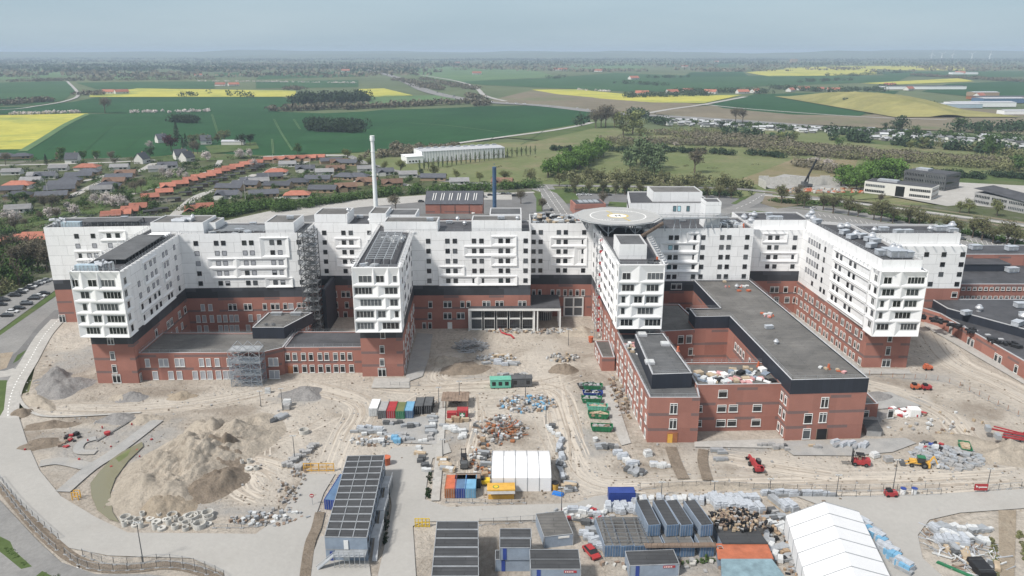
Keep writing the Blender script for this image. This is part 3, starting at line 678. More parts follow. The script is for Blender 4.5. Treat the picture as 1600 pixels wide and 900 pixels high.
# roof machines: ventilation boxes, round fans and ducts
def fan_(z=0):
    q = MB(); q.cyl((0, 0, 0), .75, .75, .9, 12, 0); q.cyl((0, 0, .9), 1.15, 1.15, .35, 12, 0); q.cyl((0, 0, 1.25), 1.15, .45, .75, 12, 0); q.cyl((0, 0, 2.0), .7, .1, .3, 12, 0); return q
fanm = fan_().mesh('roof_fan', [K['silver']])
def fan(x, y, z, s=1.0): return link('roof_fan', fanm, HOSP, (x-RX, y-RY, z), 0, s)
q = MB().box((0, 0, .25), (3.4, 2.0, 1.3)); q.box((0, 0, 0), (2.8, 1.4, .25)); q.box((0, 0, 1.55), (3.6, 2.2, .1)); q.box((-.9, -1.04, .5), (1.2, .08, .9), 1); q.box((.7, -1.04, .5), (1.2, .08, .9), 1)
ahum = q.mesh('air_handling_unit', [K['insul'], K['steel']])
def ahu(x, y, z, rz=0, s=1): return link('air_handling_unit', ahum, HOSP, (x-RX, y-RY, z), rz, s)
def roofpx(L, f, z):
    for a in L:
        X, Y = G(a[0], a[1], z); f(X, Y, z, *a[2:])
roofpx([(1162, 344), (1173, 349), (1178, 340), (1262, 343), (1268, 337), (1270, 346), (1313, 359), (1323, 358), (1337, 370), (1362, 374), (1395, 392), (1404, 394)], lambda x, y, z, s=1: fan(x, y, z, s*1.15), 37.0)
roofpx([(1319, 366, .5), (1330, 373, .5), (1346, 372, .4), (1358, 377, .3), (1367, 380, .3), (1361, 387, .5), (1276, 349, .5), (1390, 398, 0, 1.4), (1400, 402, 0, 1.5), (1414, 402, 0, 1.3), (1378, 399, 0, 1.2), (1215, 344, 0), (1205, 344, .3)], ahu, 36.9)
roofpx([(1366, 363), (1453, 361), (1487, 357, 1.3)], lambda x, y, z, s=1: fan(x, y, z, s), 33.8)
roofpx([(1403, 365, .3), (1418, 365, .2), (1468, 361, 0, 1.2), (1479, 360, .2, 1.2), (1380, 361), (1488, 363, 0, 1.0)], ahu, 33.7)
for x_, y_, z_, k in ((-108, 284, 37, 0), (-98, 285, 37, 1), (-88, 275, 37, 0), (-60, 298, 37, 1), (-55, 291, 37, 0), (-30, 287, 37, 0), (-24, 288, 37, 1), (-18, 286, 37, 0), (-6, 288, 37, 1), (0, 287, 37, 0), (52, 293, 37, 1), (58, 294, 37, 0), (66, 292, 37, 1), (95, 301, 37, 0), (103, 303, 37, 1), (-30, 276, 40.6, 1), (-20, 277, 40.6, 0), (-4, 277, 41, 1), (2, 276, 41, 0), (-63, 291, 41, 0), (-82, 279, 40.7, 1), (-118, 279, 41, 0), (-152, 296, 37, 1), (82, 268, 17.35, 0), (80, 225, 17.35, 1), (78, 212, 17.35, 0)): (ahu if k else fan)(x_, y_, z_, *((.1, .7) if k else (.7,)))
# clustered pipework on wing 1 front and the far left corner
q = MB()
for x0, y0, n in ((-121.5, 222.5, 9), (-170, 283, 10)):
    for i in range(n):
        x = x0+rnd.uniform(-2.5, 2.5); y = y0+rnd.uniform(-1.5, 1.5); h = rnd.uniform(1.4, 3.2); q.cyl((x, y, 37), .35, .35, h, 8); q.tube((x, y, 37+h), (x+rnd.uniform(-2.5, 2.5), y+rnd.uniform(-1, 1), 37+h-.3), .35)
    q.box((x0-5.5 if x0 > -150 else x0+5, y0-.8, 37), (7, 2.2, 2.0), 1)
    for k in range(6): q.box(((x0-8.6 if x0 > -150 else x0+2)+k*1.2, y0-1.95, 37.1), (.1, .1, 1.9), 0)
hpart('duct_cluster', q, [K['silver'], K['lblue']])
q = MB(); [q.box((G(x, 366, 36.9)[0], 272, 36.9), (5, 2, 2.4)) for x in (250, 262)]; [q.tube((-128, 262+i*1.5, 38), (-121.5, 262+i*1.5, 38), .5) for i in range(4)]; hpart('duct_cluster', q, K['whitep'])
q = MB(); [q.tube((-2.4+i*.3, -1.1+i*1.1, 1), (2.4, -1.1+i*1.1, 1), .5) for i in range(3)]; q.box((0, 0, 0), (4.6, 3.4, .9), 0)
for X, Y in (G(281, 347, 41), G(292, 345, 41)): sub('duct_cluster', MB_ := q, K['silver'], HOSP, (X-RX, Y-RY, 40.9))
# debris and goods left on the roofs
def litter(name, cells, z, n, mats, smin=.4, smax=1.8, hmax=.9, rz=None, parent=HOSP):
    q = MB()
    for i in range(n):
        (x0, y0, x1, y1) = rnd.choice(cells); x, y = rnd.uniform(x0, x1), rnd.uniform(y0, y1)
        q.box((x, y, z), (rnd.uniform(smin, smax), rnd.uniform(smin, smax), rnd.uniform(.2, hmax)), rnd.randrange(len(mats)), rnd.uniform(0, 3))
    o = hpart(name, q, [K[m] for m in mats]); o['kind'] = 'stuff'; return o
litter('roof_debris', [(8, 288, 29, 302)], 36.95, 130, ['wrap', 'silver', 'dsteel', 'wood', 'steel', 'black', 'whitep'], .5, 2.2, 1.4)
litter('roof_debris', [(-46, 258, -38, 266)], 37, 26, ['wrap', 'whitep', 'steel'], .5, 2, 1)
litter('roof_debris', [(-46.5, 224.8, -41, 228)], 37, 12, ['wrap', 'silver', 'steel'], .6, 2, 1)
litter('roof_debris', [(76, 281, 88, 290)], 37, 40, ['wrap', 'dsteel', 'silver', 'black'], .5, 2, 1.2)
litter('roof_debris', [(42, 228.5, 46, 232)], 37, 10, ['wrap', 'dsteel', 'black'], .6, 2.6, .8)
litter('roof_debris', [(34.8, 214, 46.5, 226)], 12.75, 42, ['wrap', 'wood', 'silver', 'pink', 'whitep', 'steel'], .4, 1.8, .9)
litter('roof_debris', [(51, 192.2, 62, 199), (60, 192.2, 72, 202)], 13.55, 52, ['wrap', 'wrap', 'pink', 'wood', 'black', 'whitep', 'offblue'], .5, 2.6, 1.0)
litter('roof_debris', [(78, 264, 88, 276), (84, 190, 92, 194), (82, 235, 86, 240)], 17.4, 26, ['wrap', 'pink', 'wood', 'orange'], .3, 1.5, .6)
litter('roof_debris', [(-135, 284, -121, 292), (-112, 271, -95, 276)], 37, 45, ['steel', 'silver', 'roofg', 'dsteel'], .5, 2.6, 1)
q = MB()
for i in range(11): y = 273+i*.9; q.bar((-112, y, 37.6), (-90, y+.5, 37.6), .22)
for i in range(7): q.bar((-112+i*3.6, 272.6, 37.4), (-112+i*3.6, 282.6, 37.4), .22)
hpart('roof_beam_grid', q, K['steel'])
for x, y, z in ((86.5, 281, 37), (73.4, 283, 37), (86, 193, 17.4), (26, 292, 37.5), (45.5, 232.6, 37), (70.5, 203.5, 13.6), (48.0, 207, 17)):
    q = MB().cyl((0, 0, 0), .45, .3, 1.5, 8); q.box((0, 0, 0), (1, 1, .2)); sub('roof_barrel', q, K['orange'], HOSP, (x-RX, y-RY, z))
for x, y in ((38.5, 199), (45.5, 213), (40, 221)):
    q = MB().box((0, 0, 0), (2.6, 2.6, .6), 0); q.box((0, 0, .6), (2.2, 2.2, .15), 1); sub('roof_skylight', q, [K['cop'], K['wrap']], HOSP, (x-RX, y-RY, 16.7))
for x, y in ((-82, 241), (-79.6, 241)): q = MB().cyl((0, 0, 0), .5, .5, .6, 10); q.cyl((0, 0, .6), .75, .3, .3, 10); sub('roof_fan', q, K['dsteel'], HOSP, (x-RX, y-RY, 12.6))
for x, y in ((-81.5, 251.5), (-74.8, 251.5)): q = MB().box((0, 0, 0), (3.4, 1.4, .9)); q.box((0, 0, .9), (3.8, 1.8, .12)); sub('air_handling_unit', q, K['steel'], HOSP, (x-RX, y-RY, 12.6))
# railings and brackets along the eaves
def inn(q, d=.7): return inset(q, d)
for q4, z in ((w1, ZT), (w2, ZT), (w3, ZT)): r_ = inn(q4, .25); railing([r_[3], r_[0], r_[1], r_[2]], z, 1.0, 2.2)
for q4, z in ((t4, 37.6), (rt, 34.4)): r_ = inn(q4, .15); railing([r_[3], r_[0], r_[1], r_[2]], z, 1.1, 2.6)
for q4, z in ((prt, 17.7), (lk, 9.3), (lm, 9.0), (pt, 17.0), (pf, ZB), (f1, ZT), (f2, ZT), (f2b, ZT), (f3, ZT), (pb, 12.9), (fl_, ZT)):
    r_ = inn(q4, .3); railing(r_+[r_[0]], z, 1.0, 3.0, .05)
r_ = inn(pm, .3); railing([r_[2], r_[3]], 14, 1.1, 2)
def brackets(A, B, z, step=2.6, out=1.3, side=1):
    q = MB(); L = math.dist(A, B); d = ((B[0]-A[0])/L, (B[1]-A[1])/L); n = (d[1], -d[0])
    for i in range(int(L/step)+1):
        x, y = A[0]+d[0]*i*step, A[1]+d[1]*i*step
        q.bar((x-n[0]*.2, y-n[1]*.2, z+.05), (x+n[0]*out, y+n[1]*out, z+.25), .3, 0, .12); q.bar((x+n[0]*out, y+n[1]*out, z+.2), (x+n[0]*out, y+n[1]*out, z+1.0), .07)
    hpart('eaves_bracket', q, K['whitep'])
brackets(w4[3], w4[0], 34.35); brackets(w4[0], w4[1], 34.35, 3.2); brackets(w1[1], w1[2], 37.5, 3); brackets(w1[0], w1[1], 37.5, 3); brackets(w1[3], w1[0], 37.5, 4); brackets(w2[1], w2[2], 37.5, 2); brackets(w2[3], w2[0], 37.5, 2); brackets(w3[3], w3[0], 37.5, 2); brackets(w3[1], w3[2], 37.5, 3); brackets(f3b[0], f3b[1], 34, 3); brackets(rb[0], rb[1], 29.85, 3.5)
# ---- entrance canopy
ca, cb = (-16.2, 269.2), (18.1, 269.2)
mb = MB()
cpoly = [ca, cb, (18.1, 286.2), (6.95, 286.2), (6.95, 272.5), (-16.2, 272)]
mb.prism(cpoly, 8.1, 9.0, 0, 1, 0)
cnpy = hpart('entrance_canopy', mb, [K['frame'], K['roof']]); cnpy['label'] = 'white framed entrance canopy with a dark flat roof'
for x in (-16, 8.3, 9.5, 17.9): sub('column', MB().box((0, 0, 0), (.5, .5, 8.1)), K['frame'], cnpy, (x, 269.6, 0))
for y in (275, 280.5): sub('column', MB().box((0, 0, 0), (.5, .5, 8.1)), K['frame'], cnpy, (17.8, y, 0))
for i in range(5):
    x0 = -15.5+i*4.75; q = MB()
    for u in (0, 4.6): q.box((x0+u, 270.6, 0), (.8, .35, 8.1))
    for z in (0, 4.35, 7.6): q.box((x0+2.3, 270.65, z), (4.2, .3, .55))
    for z, h in ((.55, 3.8), (4.9, 2.7)):
        q.box((x0+2.3, 270.8, z), (4.0, .1, h), 1)
        for k in range(1, 6): q.box((x0+.4+k*.68, 270.72, z), (.09, .1, h), 2)
    q.box((x0+2.3, 270.7, 1.8), (4.2, .1, .12), 2); sub('glazed_bay', q, [K['frame'], K['glass'], K['dframe']], cnpy)
q = MB().cyl((13, 283.6, 0), 2.6, 2.6, 7.9, 20, 1)
for k in range(20): a = 2*math.pi*k/20; q.box((13+2.62*math.cos(a), 283.6+2.62*math.sin(a), 0), (.1, .1, 7.9), 0)
q.cyl((13, 283.6, 3.6), 2.75, 2.75, .5, 20, 0); sub('revolving_door', q, [K['frame'], K['glass']], cnpy)
# ------------------------------------------------------------------ low brick buildings at the far right
LB = thing('low_brick_building', 'long low brick building with black roof coils at the right edge', 'building', (142, 250, 0))
qb = [(147.8, 276), (152.2, 273.6), (151, 226), (175, 200), (230, 200), (230, 276)]
qb = [G(1465, 511), G(1600, 592), (175, 210), (240, 210), (240, 290), (153, 290)]
def bld(parent, levels, roofm='roof', name='wall'):
    mats = [K[k] for k in ('brick', 'white', 'navy', 'cop', roofm)]; ix = {'brick': 0, 'white': 1, 'navy': 2}
    px, py = parent.location.x, parent.location.y; obs = []
    for q4, z0, z1, mm in levels:
        mb = MB(); q4 = [(x-px, y-py) for x, y in q4]; mb.prism(q4, z0, z1, ix[mm], 4); i4 = inset(q4, .4); n = len(q4)
        for k in range(n): j = (k+1) % n; mb.prism([q4[k], q4[j], i4[j], i4[k]], z1, z1+.25, 3)
        obs.append(mb.build(name, mats, parent))
    return obs
ob = bld(LB, [(qb, 0, 5.4, 'brick')])
bld(LB, [([(162, 271), (180, 243), (240, 243), (240, 282), (162, 282)], 5.4, 8.4, 'navy')], 'roof', 'roof_plant_room')
class W2c(Wall): pass
s = Wall((qb[0][0]-142, qb[0][1]-250), (qb[1][0]-142, qb[1][1]-250), LB)
for u in (8, 19, 21, 34, 36, 44): s.win(u, 1.6, 'b2' if u < 10 else 'b', 1.7, 2.8)
for x, y in ((166, 262), (169, 258), (172, 247), (175, 244), (163, 268), (158, 272)):
    q = MB()
    for i in range(9): a = rnd.uniform(0, 3); q.box((rnd.uniform(-2, 2), rnd.uniform(-2, 2), 0), (2.4, .9, rnd.uniform(.5, 1.3)), 0, a)
    sub('roof_felt_rolls', q, K['black'], LB, (x-147-2, y-250-3, 5.4))
for i in range(9):
    q = MB().box((0, 0, 0), (1.6, 1.1, .25)); sub('roof_hatch', q, K['cop'], LB, (158+i*2.0-142, 268-i*4.2-250, 5.4))
for x, y, z, s_ in ((172, 268, 8.4, 1.2), (182, 258, 8.4, 1.5)): link('roof_fan', fanm, LB, (x-142, y-250, z), 0, s_)
for x, y, r_, s_ in ((165, 264, .3, 1), (176, 252, .6, 1.2), (185, 262, 0, 1), (190, 272, 0, 1.3), (200, 262, .2, 1)): link('air_handling_unit', ahum, LB, (x-142, y-250, 8.4), r_, s_)
UB = thing('glazed_brick_building', 'brick clinic building with a tall glazed front and flat dark roofs', 'building', (190, 310, 0))
bld(UB, [([(163, 300), (240, 300), (240, 330), (163, 330)], 0, 9, 'brick'), ([(166, 332), (187, 332), (187, 350), (166, 350)], 0, 15, 'white'), ([(187.5, 329), (260, 329), (260, 346), (187.5, 346)], 0, 14, 'brick')], 'roof')
s = Wall((166-190, 331.9-310), (187-190, 331.9-310), UB)
for i in range(7): s.win(1.6+i*3, 12, 'o12' if i < 5 else 'o2', 2.8, 4.6)
s = Wall((163-190, 299.9-310), (240-190, 299.9-310), UB)
for i in range(26): s.win(10+i*2.3, 7.2, 'b', 1.5, 1.4); s.win(10+i*2.3, 3.4, 'b', 1.5, 1.4)
for x, y, z in ((-20, 10, 9), (-5, 6, 9), (10, 12, 9), (25, 8, 9), (5, 27, 14), (20, 28, 14), (35, 26, 14)): link('air_handling_unit', ahum, UB, (x, y, z), .1, 1.4)
q = MB().box((0, 0, 0), (34, 9, 3)); q.box((0, 0, 3), (34.6, 9.6, .3), 1); q.build('roof_plant_room', [K['navy'], K['roof']], UB, (8, 14, 9.02))
q = MB()
for i in range(16): q.bar((-26+i*1.6, 21, 15.3), (-26+i*1.6, 17.5, 15.3), .2)
q.bar((-27, 17.5, 15.3), (0, 17.5, 15.3), .25, 0, .5); sub('sun_canopy', q, K['frame'], UB)
q = MB().box((0, 0, 0), (12, .2, 6)); [q.box((-6+i*1.2, -.15, 0), (.1, .1, 6), 1) for i in range(11)]; sub('glazed_bay', q, [K['bglass'], K['frame']], UB, (-20, -10.2, .5))
# ------------------------------------------------------------------ scaffolds and chimneys
def scaffold(name, label, cat, loc, w_, d_, h_, lift, bays, mat='scaf', stair=True, rz=0, th=.16, z0=0):
    t_ = thing(name, label, cat, loc, rz); bw = w_/bays
    q = MB()
    for i in range(bays+1):
        for y in (0, d_): q.box((-w_/2+i*bw, y, z0), (th, th, h_-z0))
    sub('standard', q, K[mat], t_); q = MB(); p_ = MB(); nl = int((h_-z0)/lift)
    for k in range(1, nl+1):
        z = z0+k*lift
        for y in (0, d_): q.bar((-w_/2, y, z), (w_/2, y, z), th*.8)
        for i in range(bays+1): q.bar((-w_/2+i*bw, 0, z), (-w_/2+i*bw, d_, z), th*.8)
        for i in range(bays):
            if (i+k) % 2: q.bar((-w_/2+i*bw, -.05, z-lift), (-w_/2+(i+1)*bw, -.05, z), th*.6)
            else: q.bar((-w_/2+(i+1)*bw, -.05, z-lift), (-w_/2+i*bw, -.05, z), th*.6)
        if k % 2 == 0: p_.box((0, d_/2, z-.05), (w_-.2, d_-.3, .1))
    sub('ledger', q, K[mat], t_); sub('platform', p_, K['steel'], t_)
    if stair:
        q = MB()
        for k in range(nl):
            z = z0+k*lift; a, b_ = (-w_/2+.6, w_/2-.6) if k % 2 else (w_/2-.6, -w_/2+.6)
            q.bar((a, d_*.45, z), (b_, d_*.45, z+lift), .9, 0, .18); q.bar((a, d_*.2, z+1), (b_, d_*.2, z+lift+1), .1)
        sub('stair_flight', q, K[mat], t_)
    return t_
scaffold('stair_scaffold_tower', 'tall dark steel stair tower between white facades left of the second wing', 'scaffold', (-72.6, 263.5, 0), 5.6, 5.5, 39.5, 1.7, 3, 'dsteel', th=.22)
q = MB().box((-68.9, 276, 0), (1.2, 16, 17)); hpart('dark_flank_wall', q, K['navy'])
scaffold('stair_scaffold_tower', 'grey netted scaffold tower against the long low brick front', 'scaffold', (-82.5, 219.5, 0), 9.6, 4.6, 12, 2.0, 3, 'steel')
tw = bpy.data.objects['stair_scaffold_tower.001']
m, t, b = newmat('blue grey scaffold net'); b.inputs['Base Color'].default_value = (.20, .25, .31, 1); b.inputs['Roughness'].default_value = .9
no = noise(t, posn(t), 6, 4); tr = nd(t, 'ShaderNodeBsdfTransparent'); ms = nd(t, 'ShaderNodeMixShader')
t.links.new(math_(t, 'GREATER_THAN', no, .54), ms.inputs[0]); t.links.new(tr.outputs[0], ms.inputs[1]); t.links.new(b.outputs[0], ms.inputs[2]); t.links.new(ms.outputs[0], t.nodes['Material Output'].inputs[0]); K['snet'] = m
q = MB(); q.poly([(-4.8, -.2, .3), (4.8, -.2, .3), (4.8, -.2, 10.4), (-4.8, -.2, 10.4)]); q.poly([(4.95, 0, .3), (4.95, 4.6, .3), (4.95, 4.6, 10.4), (4.95, 0, 10.4)]); q.poly([(-4.95, 0, .3), (-4.95, 4.6, .3), (-4.95, 4.6, 10.4), (-4.95, 0, 10.4)]); sub('netting', q, K['snet'], tw)
q = MB()
for i in range(3):
    x0 = -4.8+i*3.2
    for y in (0, 4.6): q.bar((x0, y, 12), (x0+1.6, y, 13.6), .14); q.bar((x0+1.6, y, 13.6), (x0+3.2, y, 12), .14)
    q.bar((x0+1.6, 0, 13.6), (x0+1.6, 4.6, 13.6), .14); q.bar((x0, 0, 12), (x0, 4.6, 12), .14)
sub('roof_truss', q, K['steel'], tw)
# mast climber on the left wall of wing 3
mc = scaffold('mast_climber', 'thin lattice hoist mast with red ties on the third wing', 'hoist', (30.4, 261, 0), 1.0, 1.0, 40, 1.6, 1, 'steel', False, th=.1)
for k in range(9): sub('wall_tie', MB().box((.8, .2, 0), (1.0, .8, .9)), K['red'], mc, (0, 0, 3+k*4.2))
def chimney(label, x, y, h, r0, r1, mk, cap):
    t_ = thing('chimney', label, 'chimney', (x, y, 0)); sub('shaft', MB().cyl((0, 0, 0), r0, r1, h, 20), K[mk], t_)
    q = MB()
    if cap: q.cyl((0, 0, h-1.4), r1*1.35, r1*1.45, 1.2, 20); q.cyl((0, 0, h-.2), r1*1.3, r1*1.3, 1.0, 20); [q.cyl((0, 0, z), r1*1.25, r1*1.25, .3, 20) for z in (h*.75, h-6)]
    else: q.cyl((0, 0, h-.4), r1*1.05, r1*1.05, .5, 20); [q.box((0, -r1, h*.3+i*2), (.5, .3, .3)) for i in range(20)]
    sub('rim', q, K[mk], t_); return t_
K['chim'] = M('white lacquered steel', (.78, .80, .79), .45, .05, .2); K['chimb'] = M('blue lacquered steel', (.06, .11, .19), .45, .12, .2)
chimney('tall slender white chimney behind the hospital roofs', -59.3, 330, 65, 1.25, .75, 'chim', True)
chimney('shorter blue chimney behind the hospital roofs', -7.6, 330, 52.5, .9, .85, 'chimb', False)
q = MB(); [q.bar((-61+i*.6, 328.5, 30), (-61+i*.6, 328.5, 40), .1) for i in range(3)]
# ------------------------------------------------------------------ ground
def flat(name, pts, z, m, kind='structure', label=None):
    mb = MB().poly([(x, y, z) for x, y in pts]); o = mb.build(name, m); o['kind'] = kind; return o
def earcut(pts):
    # simple ear clipping so that concave outlines fill correctly
    P = list(range(len(pts))); tri = []
    area = sum(pts[i-1][0]*pts[i][1]-pts[i][0]*pts[i-1][1] for i in range(len(pts)))
    if area < 0: P.reverse()
    cr = lambda a, b, c: (b[0]-a[0])*(c[1]-a[1])-(b[1]-a[1])*(c[0]-a[0])
    g = 0
    while len(P) > 3 and g < 5000:
        g += 1; ok = False
        for i in range(len(P)):
            a, b, c = P[i-1], P[i], P[(i+1) % len(P)]
            A, B, C = pts[a], pts[b], pts[c]
            if cr(A, B, C) <= 1e-9: continue
            if any(cr(A, B, pts[k]) >= 0 and cr(B, C, pts[k]) >= 0 and cr(C, A, pts[k]) >= 0 for k in P if k not in (a, b, c)): continue
            tri.append((a, b, c)); P.pop(i); ok = True; break
        if not ok: P.pop(0)
    if len(P) == 3: tri.append(tuple(P))
    return tri
def area(name, px, z, m):
    """a ground sheet outlined by photo pixels traced on the ground"""
    pts = [G(x, y, z) for x, y in px]; tri = earcut(pts); mb = MB()
    for t_ in tri: mb.poly([(*pts[i], z) for i in t_])
    o = mb.build(name, m); o['kind'] = 'structure'; return o
def ribbon_pts(P, wd):
    L, Rr = [], []
    for i, p in enumerate(P):
        a = P[max(0, i-1)]; b = P[min(len(P)-1, i+1)]; d = math.dist(a, b); n = (-(b[1]-a[1])/d, (b[0]-a[0])/d)
        L.append((p[0]+n[0]*wd/2, p[1]+n[1]*wd/2)); Rr.append((p[0]-n[0]*wd/2, p[1]-n[1]*wd/2))
    return L, Rr
def smooth(P, k=4):
    out = []
    n = len(P)
    for i in range(n-1):
        p0, p1, p2, p3 = P[max(0, i-1)], P[i], P[i+1], P[min(n-1, i+2)]
        for j in range(k):
            t = j/k; out.append(tuple(.5*(2*p1[c]+(p2[c]-p0[c])*t+(2*p0[c]-5*p1[c]+4*p2[c]-p3[c])*t*t+(3*p1[c]-p0[c]-3*p2[c]+p3[c])*t**3) for c in (0, 1)))
    return out+[P[-1]]
def road(name, px, wd, z, m, h=0, sm=4, marks=None):
    P = smooth([G(x, y, z) for x, y in px], sm); L, Rr = ribbon_pts(P, wd); mb = MB()
    for i in range(len(P)-1):
        if h: mb.prism([Rr[i], Rr[i+1], L[i+1], L[i]], 0, h)
        else: mb.poly([(*Rr[i], z), (*Rr[i+1], z), (*L[i+1], z), (*L[i], z)])
    o = mb.build(name, m); o['kind'] = 'structure'
    if marks:
        off, dash, gap, wm = marks; mb = MB()
        for o_ in off:
            acc = 0
            A, B = ribbon_pts(P, abs(o_)*2+1e-6); Q = A if o_ >= 0 else B
            for i in range(len(Q)-1):
                d = math.dist(Q[i], Q[i+1]); t = 0
                if d < .01: continue
                while t < d:
                    u = (acc+t) % (dash+gap); st = min(d-t, (dash if u < dash else dash+gap)-u)+1e-4
                    if u < dash: 
                        p = [Q[i][k]+(Q[i+1][k]-Q[i][k])*t/d for k in (0, 1)]; q_ = [Q[i][k]+(Q[i+1][k]-Q[i][k])*min(1, (t+st)/d) for k in (0, 1)]
                        dx, dy = (q_[0]-p[0]), (q_[1]-p[1]); ll = math.hypot(dx, dy) or 1; nx, ny = -dy/ll*wm/2, dx/ll*wm/2
                        mb.poly([(p[0]-nx, p[1]-ny, z+.006), (q_[0]-nx, q_[1]-ny, z+.006), (q_[0]+nx, q_[1]+ny, z+.006), (p[0]+nx, p[1]+ny, z+.006)])
                    t += st
                acc += d
        o2 = mb.build('road_markings', K['mark']); o2['kind'] = 'structure'
    return o
def ground_mat(name, c1, c2, scale, c3=None, rows=None, rough=1.0, s2=8, amp=1.0):
    m, t, b = newmat(name); p = posn(t); n1 = noise(t, p, scale, 7, .68, .3); n2 = noise(t, p, scale*s2, 5, .7)
    col = ramp(t, n1, [(.35, c1), (.65, c2)])
    if c3: col = mix(t, ramp(t, noise(t, p, scale*.45, 5, .7), [(.52, (0, 0, 0)), (.66, (1, 1, 1))]), col, c3)
    col = mix(t, 1.0, col, ramp(t, n2, [(.25, (1-.18*amp,)*3), (.75, (1+.14*amp,)*3)]), 'MULTIPLY')
    if rows:
        wv = nd(t, 'ShaderNodeTexWave'); wv.inputs['Scale'].default_value = rows[0]; wv.inputs['Distortion'].default_value = rows[2]; wv.inputs['Detail'].default_value = 1
        t.links.new(mp(t, p, (1, 1, 1), (0, 0, rows[1])), wv.inputs[0])
        col = mix(t, rows[3], col, ramp(t, wv.outputs[0], [(rows[4], (1, 1, 1)), (1, rows[5])]), 'MULTIPLY')
    t.links.new(col, b.inputs['Base Color']); b.inputs['Roughness'].default_value = rough; b.inputs['Specular IOR Level'].default_value = .1
    return m
K['farm'] = ground_mat('far farmland', (.085, .115, .060), (.13, .155, .08), .0012, (.10, .14, .07))
K['crop'] = ground_mat('winter wheat', (.016, .060, .022), (.026, .084, .030), .004, None, (.07, .5, .4, .5, .97, (1.5, 1.35, 1.4)))
K['crop2'] = ground_mat('wheat seen thinner', (.030, .080, .032), (.046, .105, .042), .005)
K['palecrop'] = ground_mat('pale young crop', (.085, .15, .07), (.12, .19, .085), .004)
K['rape'] = ground_mat('rapeseed in bloom', (.36, .35, .075), (.49, .46, .10), .012, (.19, .25, .08))
K['rapet'] = ground_mat('thin rapeseed', (.21, .20, .085), (.34, .31, .12), .01, (.20, .20, .07), (.15, .3, 2, .6, .7, (.6, .65, .8)))
K['grass'] = ground_mat('mown grass', (.065, .098, .036), (.098, .135, .05), .05, (.11, .12, .06))
K['meadow'] = ground_mat('rough meadow', (.115, .145, .060), (.165, .180, .090), .02, (.20, .18, .11), (.06, .9, 6, .55, .5, (1.25, 1.2, 1.15)))
K['scrubg'] = ground_mat('brown verge', (.16, .14, .10), (.21, .18, .13), .01, (.14, .155, .085))
K['suburb'] = ground_mat('gardens and lanes', (.065, .085, .035), (.10, .11, .06), .06, (.15, .145, .125))
K['tilled'] = ground_mat('striped trial field', (.15, .145, .075), (.22, .185, .125), .02, (.11, .13, .055), (.10, 1.9, 3, .8, .6, (1.5, 1.35, 1.3)))
K['asph'] = ground_mat('worn asphalt', (.20, .198, .195), (.26, .257, .25), .06, None, s2=20)
K['asphd'] = ground_mat('dark asphalt', (.15, .15, .15), (.19, .19, .19), .05, None, s2=20)
K['road'] = ground_mat('pale dusty road', (.345, .337, .32), (.39, .38, .36), .03, (.33, .318, .297), s2=40, amp=.45)
K['gravel'] = ground_mat('grey gravel', (.29, .29, .285), (.37, .365, .355), .25, (.35, .335, .31), s2=12)
K['path'] = ground_mat('concrete path', (.36, .35, .33), (.43, .42, .40), .12, None)
# the site's bare earth: several tones of sand, wheel tracks, gravelly patches
m, t, b = newmat('site earth'); p = posn(t)
base = ramp(t, noise(t, p, .035, 8, .68, .7), [(.30, (.30, .26, .215)), (.44, (.42, .378, .328)), (.56, (.50, .457, .402)), (.75, (.575, .53, .47))])
greyp = ramp(t, noise(t, p, .055, 6, .7, .4), [(.50, (0, 0, 0)), (.66, (1, 1, 1))])
base = mix(t, math_(t, 'MULTIPLY', greyp, .55), base, (.395, .37, .34))
fine = ramp(t, noise(t, p, .9, 8, .75), [(.25, (.60, .585, .56)), (.48, (1, 1, 1)), (.8, (1.25, 1.23, 1.2))])
base = mix(t, 1.0, base, fine, 'MULTIPLY')
for rot, sc, ds, lo in ((.35, .17, 22, .55), (1.45, .15, 26, .55), (-.5, .12, 30, .57)):
    wv = nd(t, 'ShaderNodeTexWave'); wv.inputs['Scale'].default_value = sc; wv.inputs['Distortion'].default_value = ds; wv.inputs['Detail'].default_value = 3; wv.inputs['Detail Scale'].default_value = .35
    t.links.new(mp(t, p, (1, 1, 1), (0, 0, rot)), wv.inputs[0])
    trk = ramp(t, wv.outputs[0], [(0, (.84, .83, .81)), (.14, (1, 1, 1)), (.85, (1, 1, 1)), (1, (1.08, 1.07, 1.06))])
    mk_ = ramp(t, noise(t, mp(t, p, (1, 1, 1), (0, 0, rot)), .03, 3), [(lo-.04, (0, 0, 0)), (lo+.06, (1, 1, 1))])
    base = mix(t, mk_, base, mix(t, 1.0, base, trk, 'MULTIPLY'))
t.links.new(base, b.inputs['Base Color']); b.inputs['Roughness'].default_value = 1; b.inputs['Specular IOR Level'].default_value = .1
bump(t, b, noise(t, p, .5, 9, .75), .9, 1.2); K['earth'] = m
def earthlike(name, c1, c2, s=.2, bd=1.0):
    m, t, b = newmat(name); p = posn(t); col = ramp(t, noise(t, p, s, 8, .72, .5), [(.3, c1), (.7, c2)]); col = mix(t, 1.0, col, ramp(t, noise(t, p, s*9, 6, .75), [(.3, (.78, .78, .78)), (.7, (1.18, 1.17, 1.15))]), 'MULTIPLY')
    t.links.new(col, b.inputs['Base Color']); b.inputs['Roughness'].default_value = 1; b.inputs['Specular IOR Level'].default_value = .05; bump(t, b, noise(t, p, s*3, 9, .75), 1.0, bd); return m
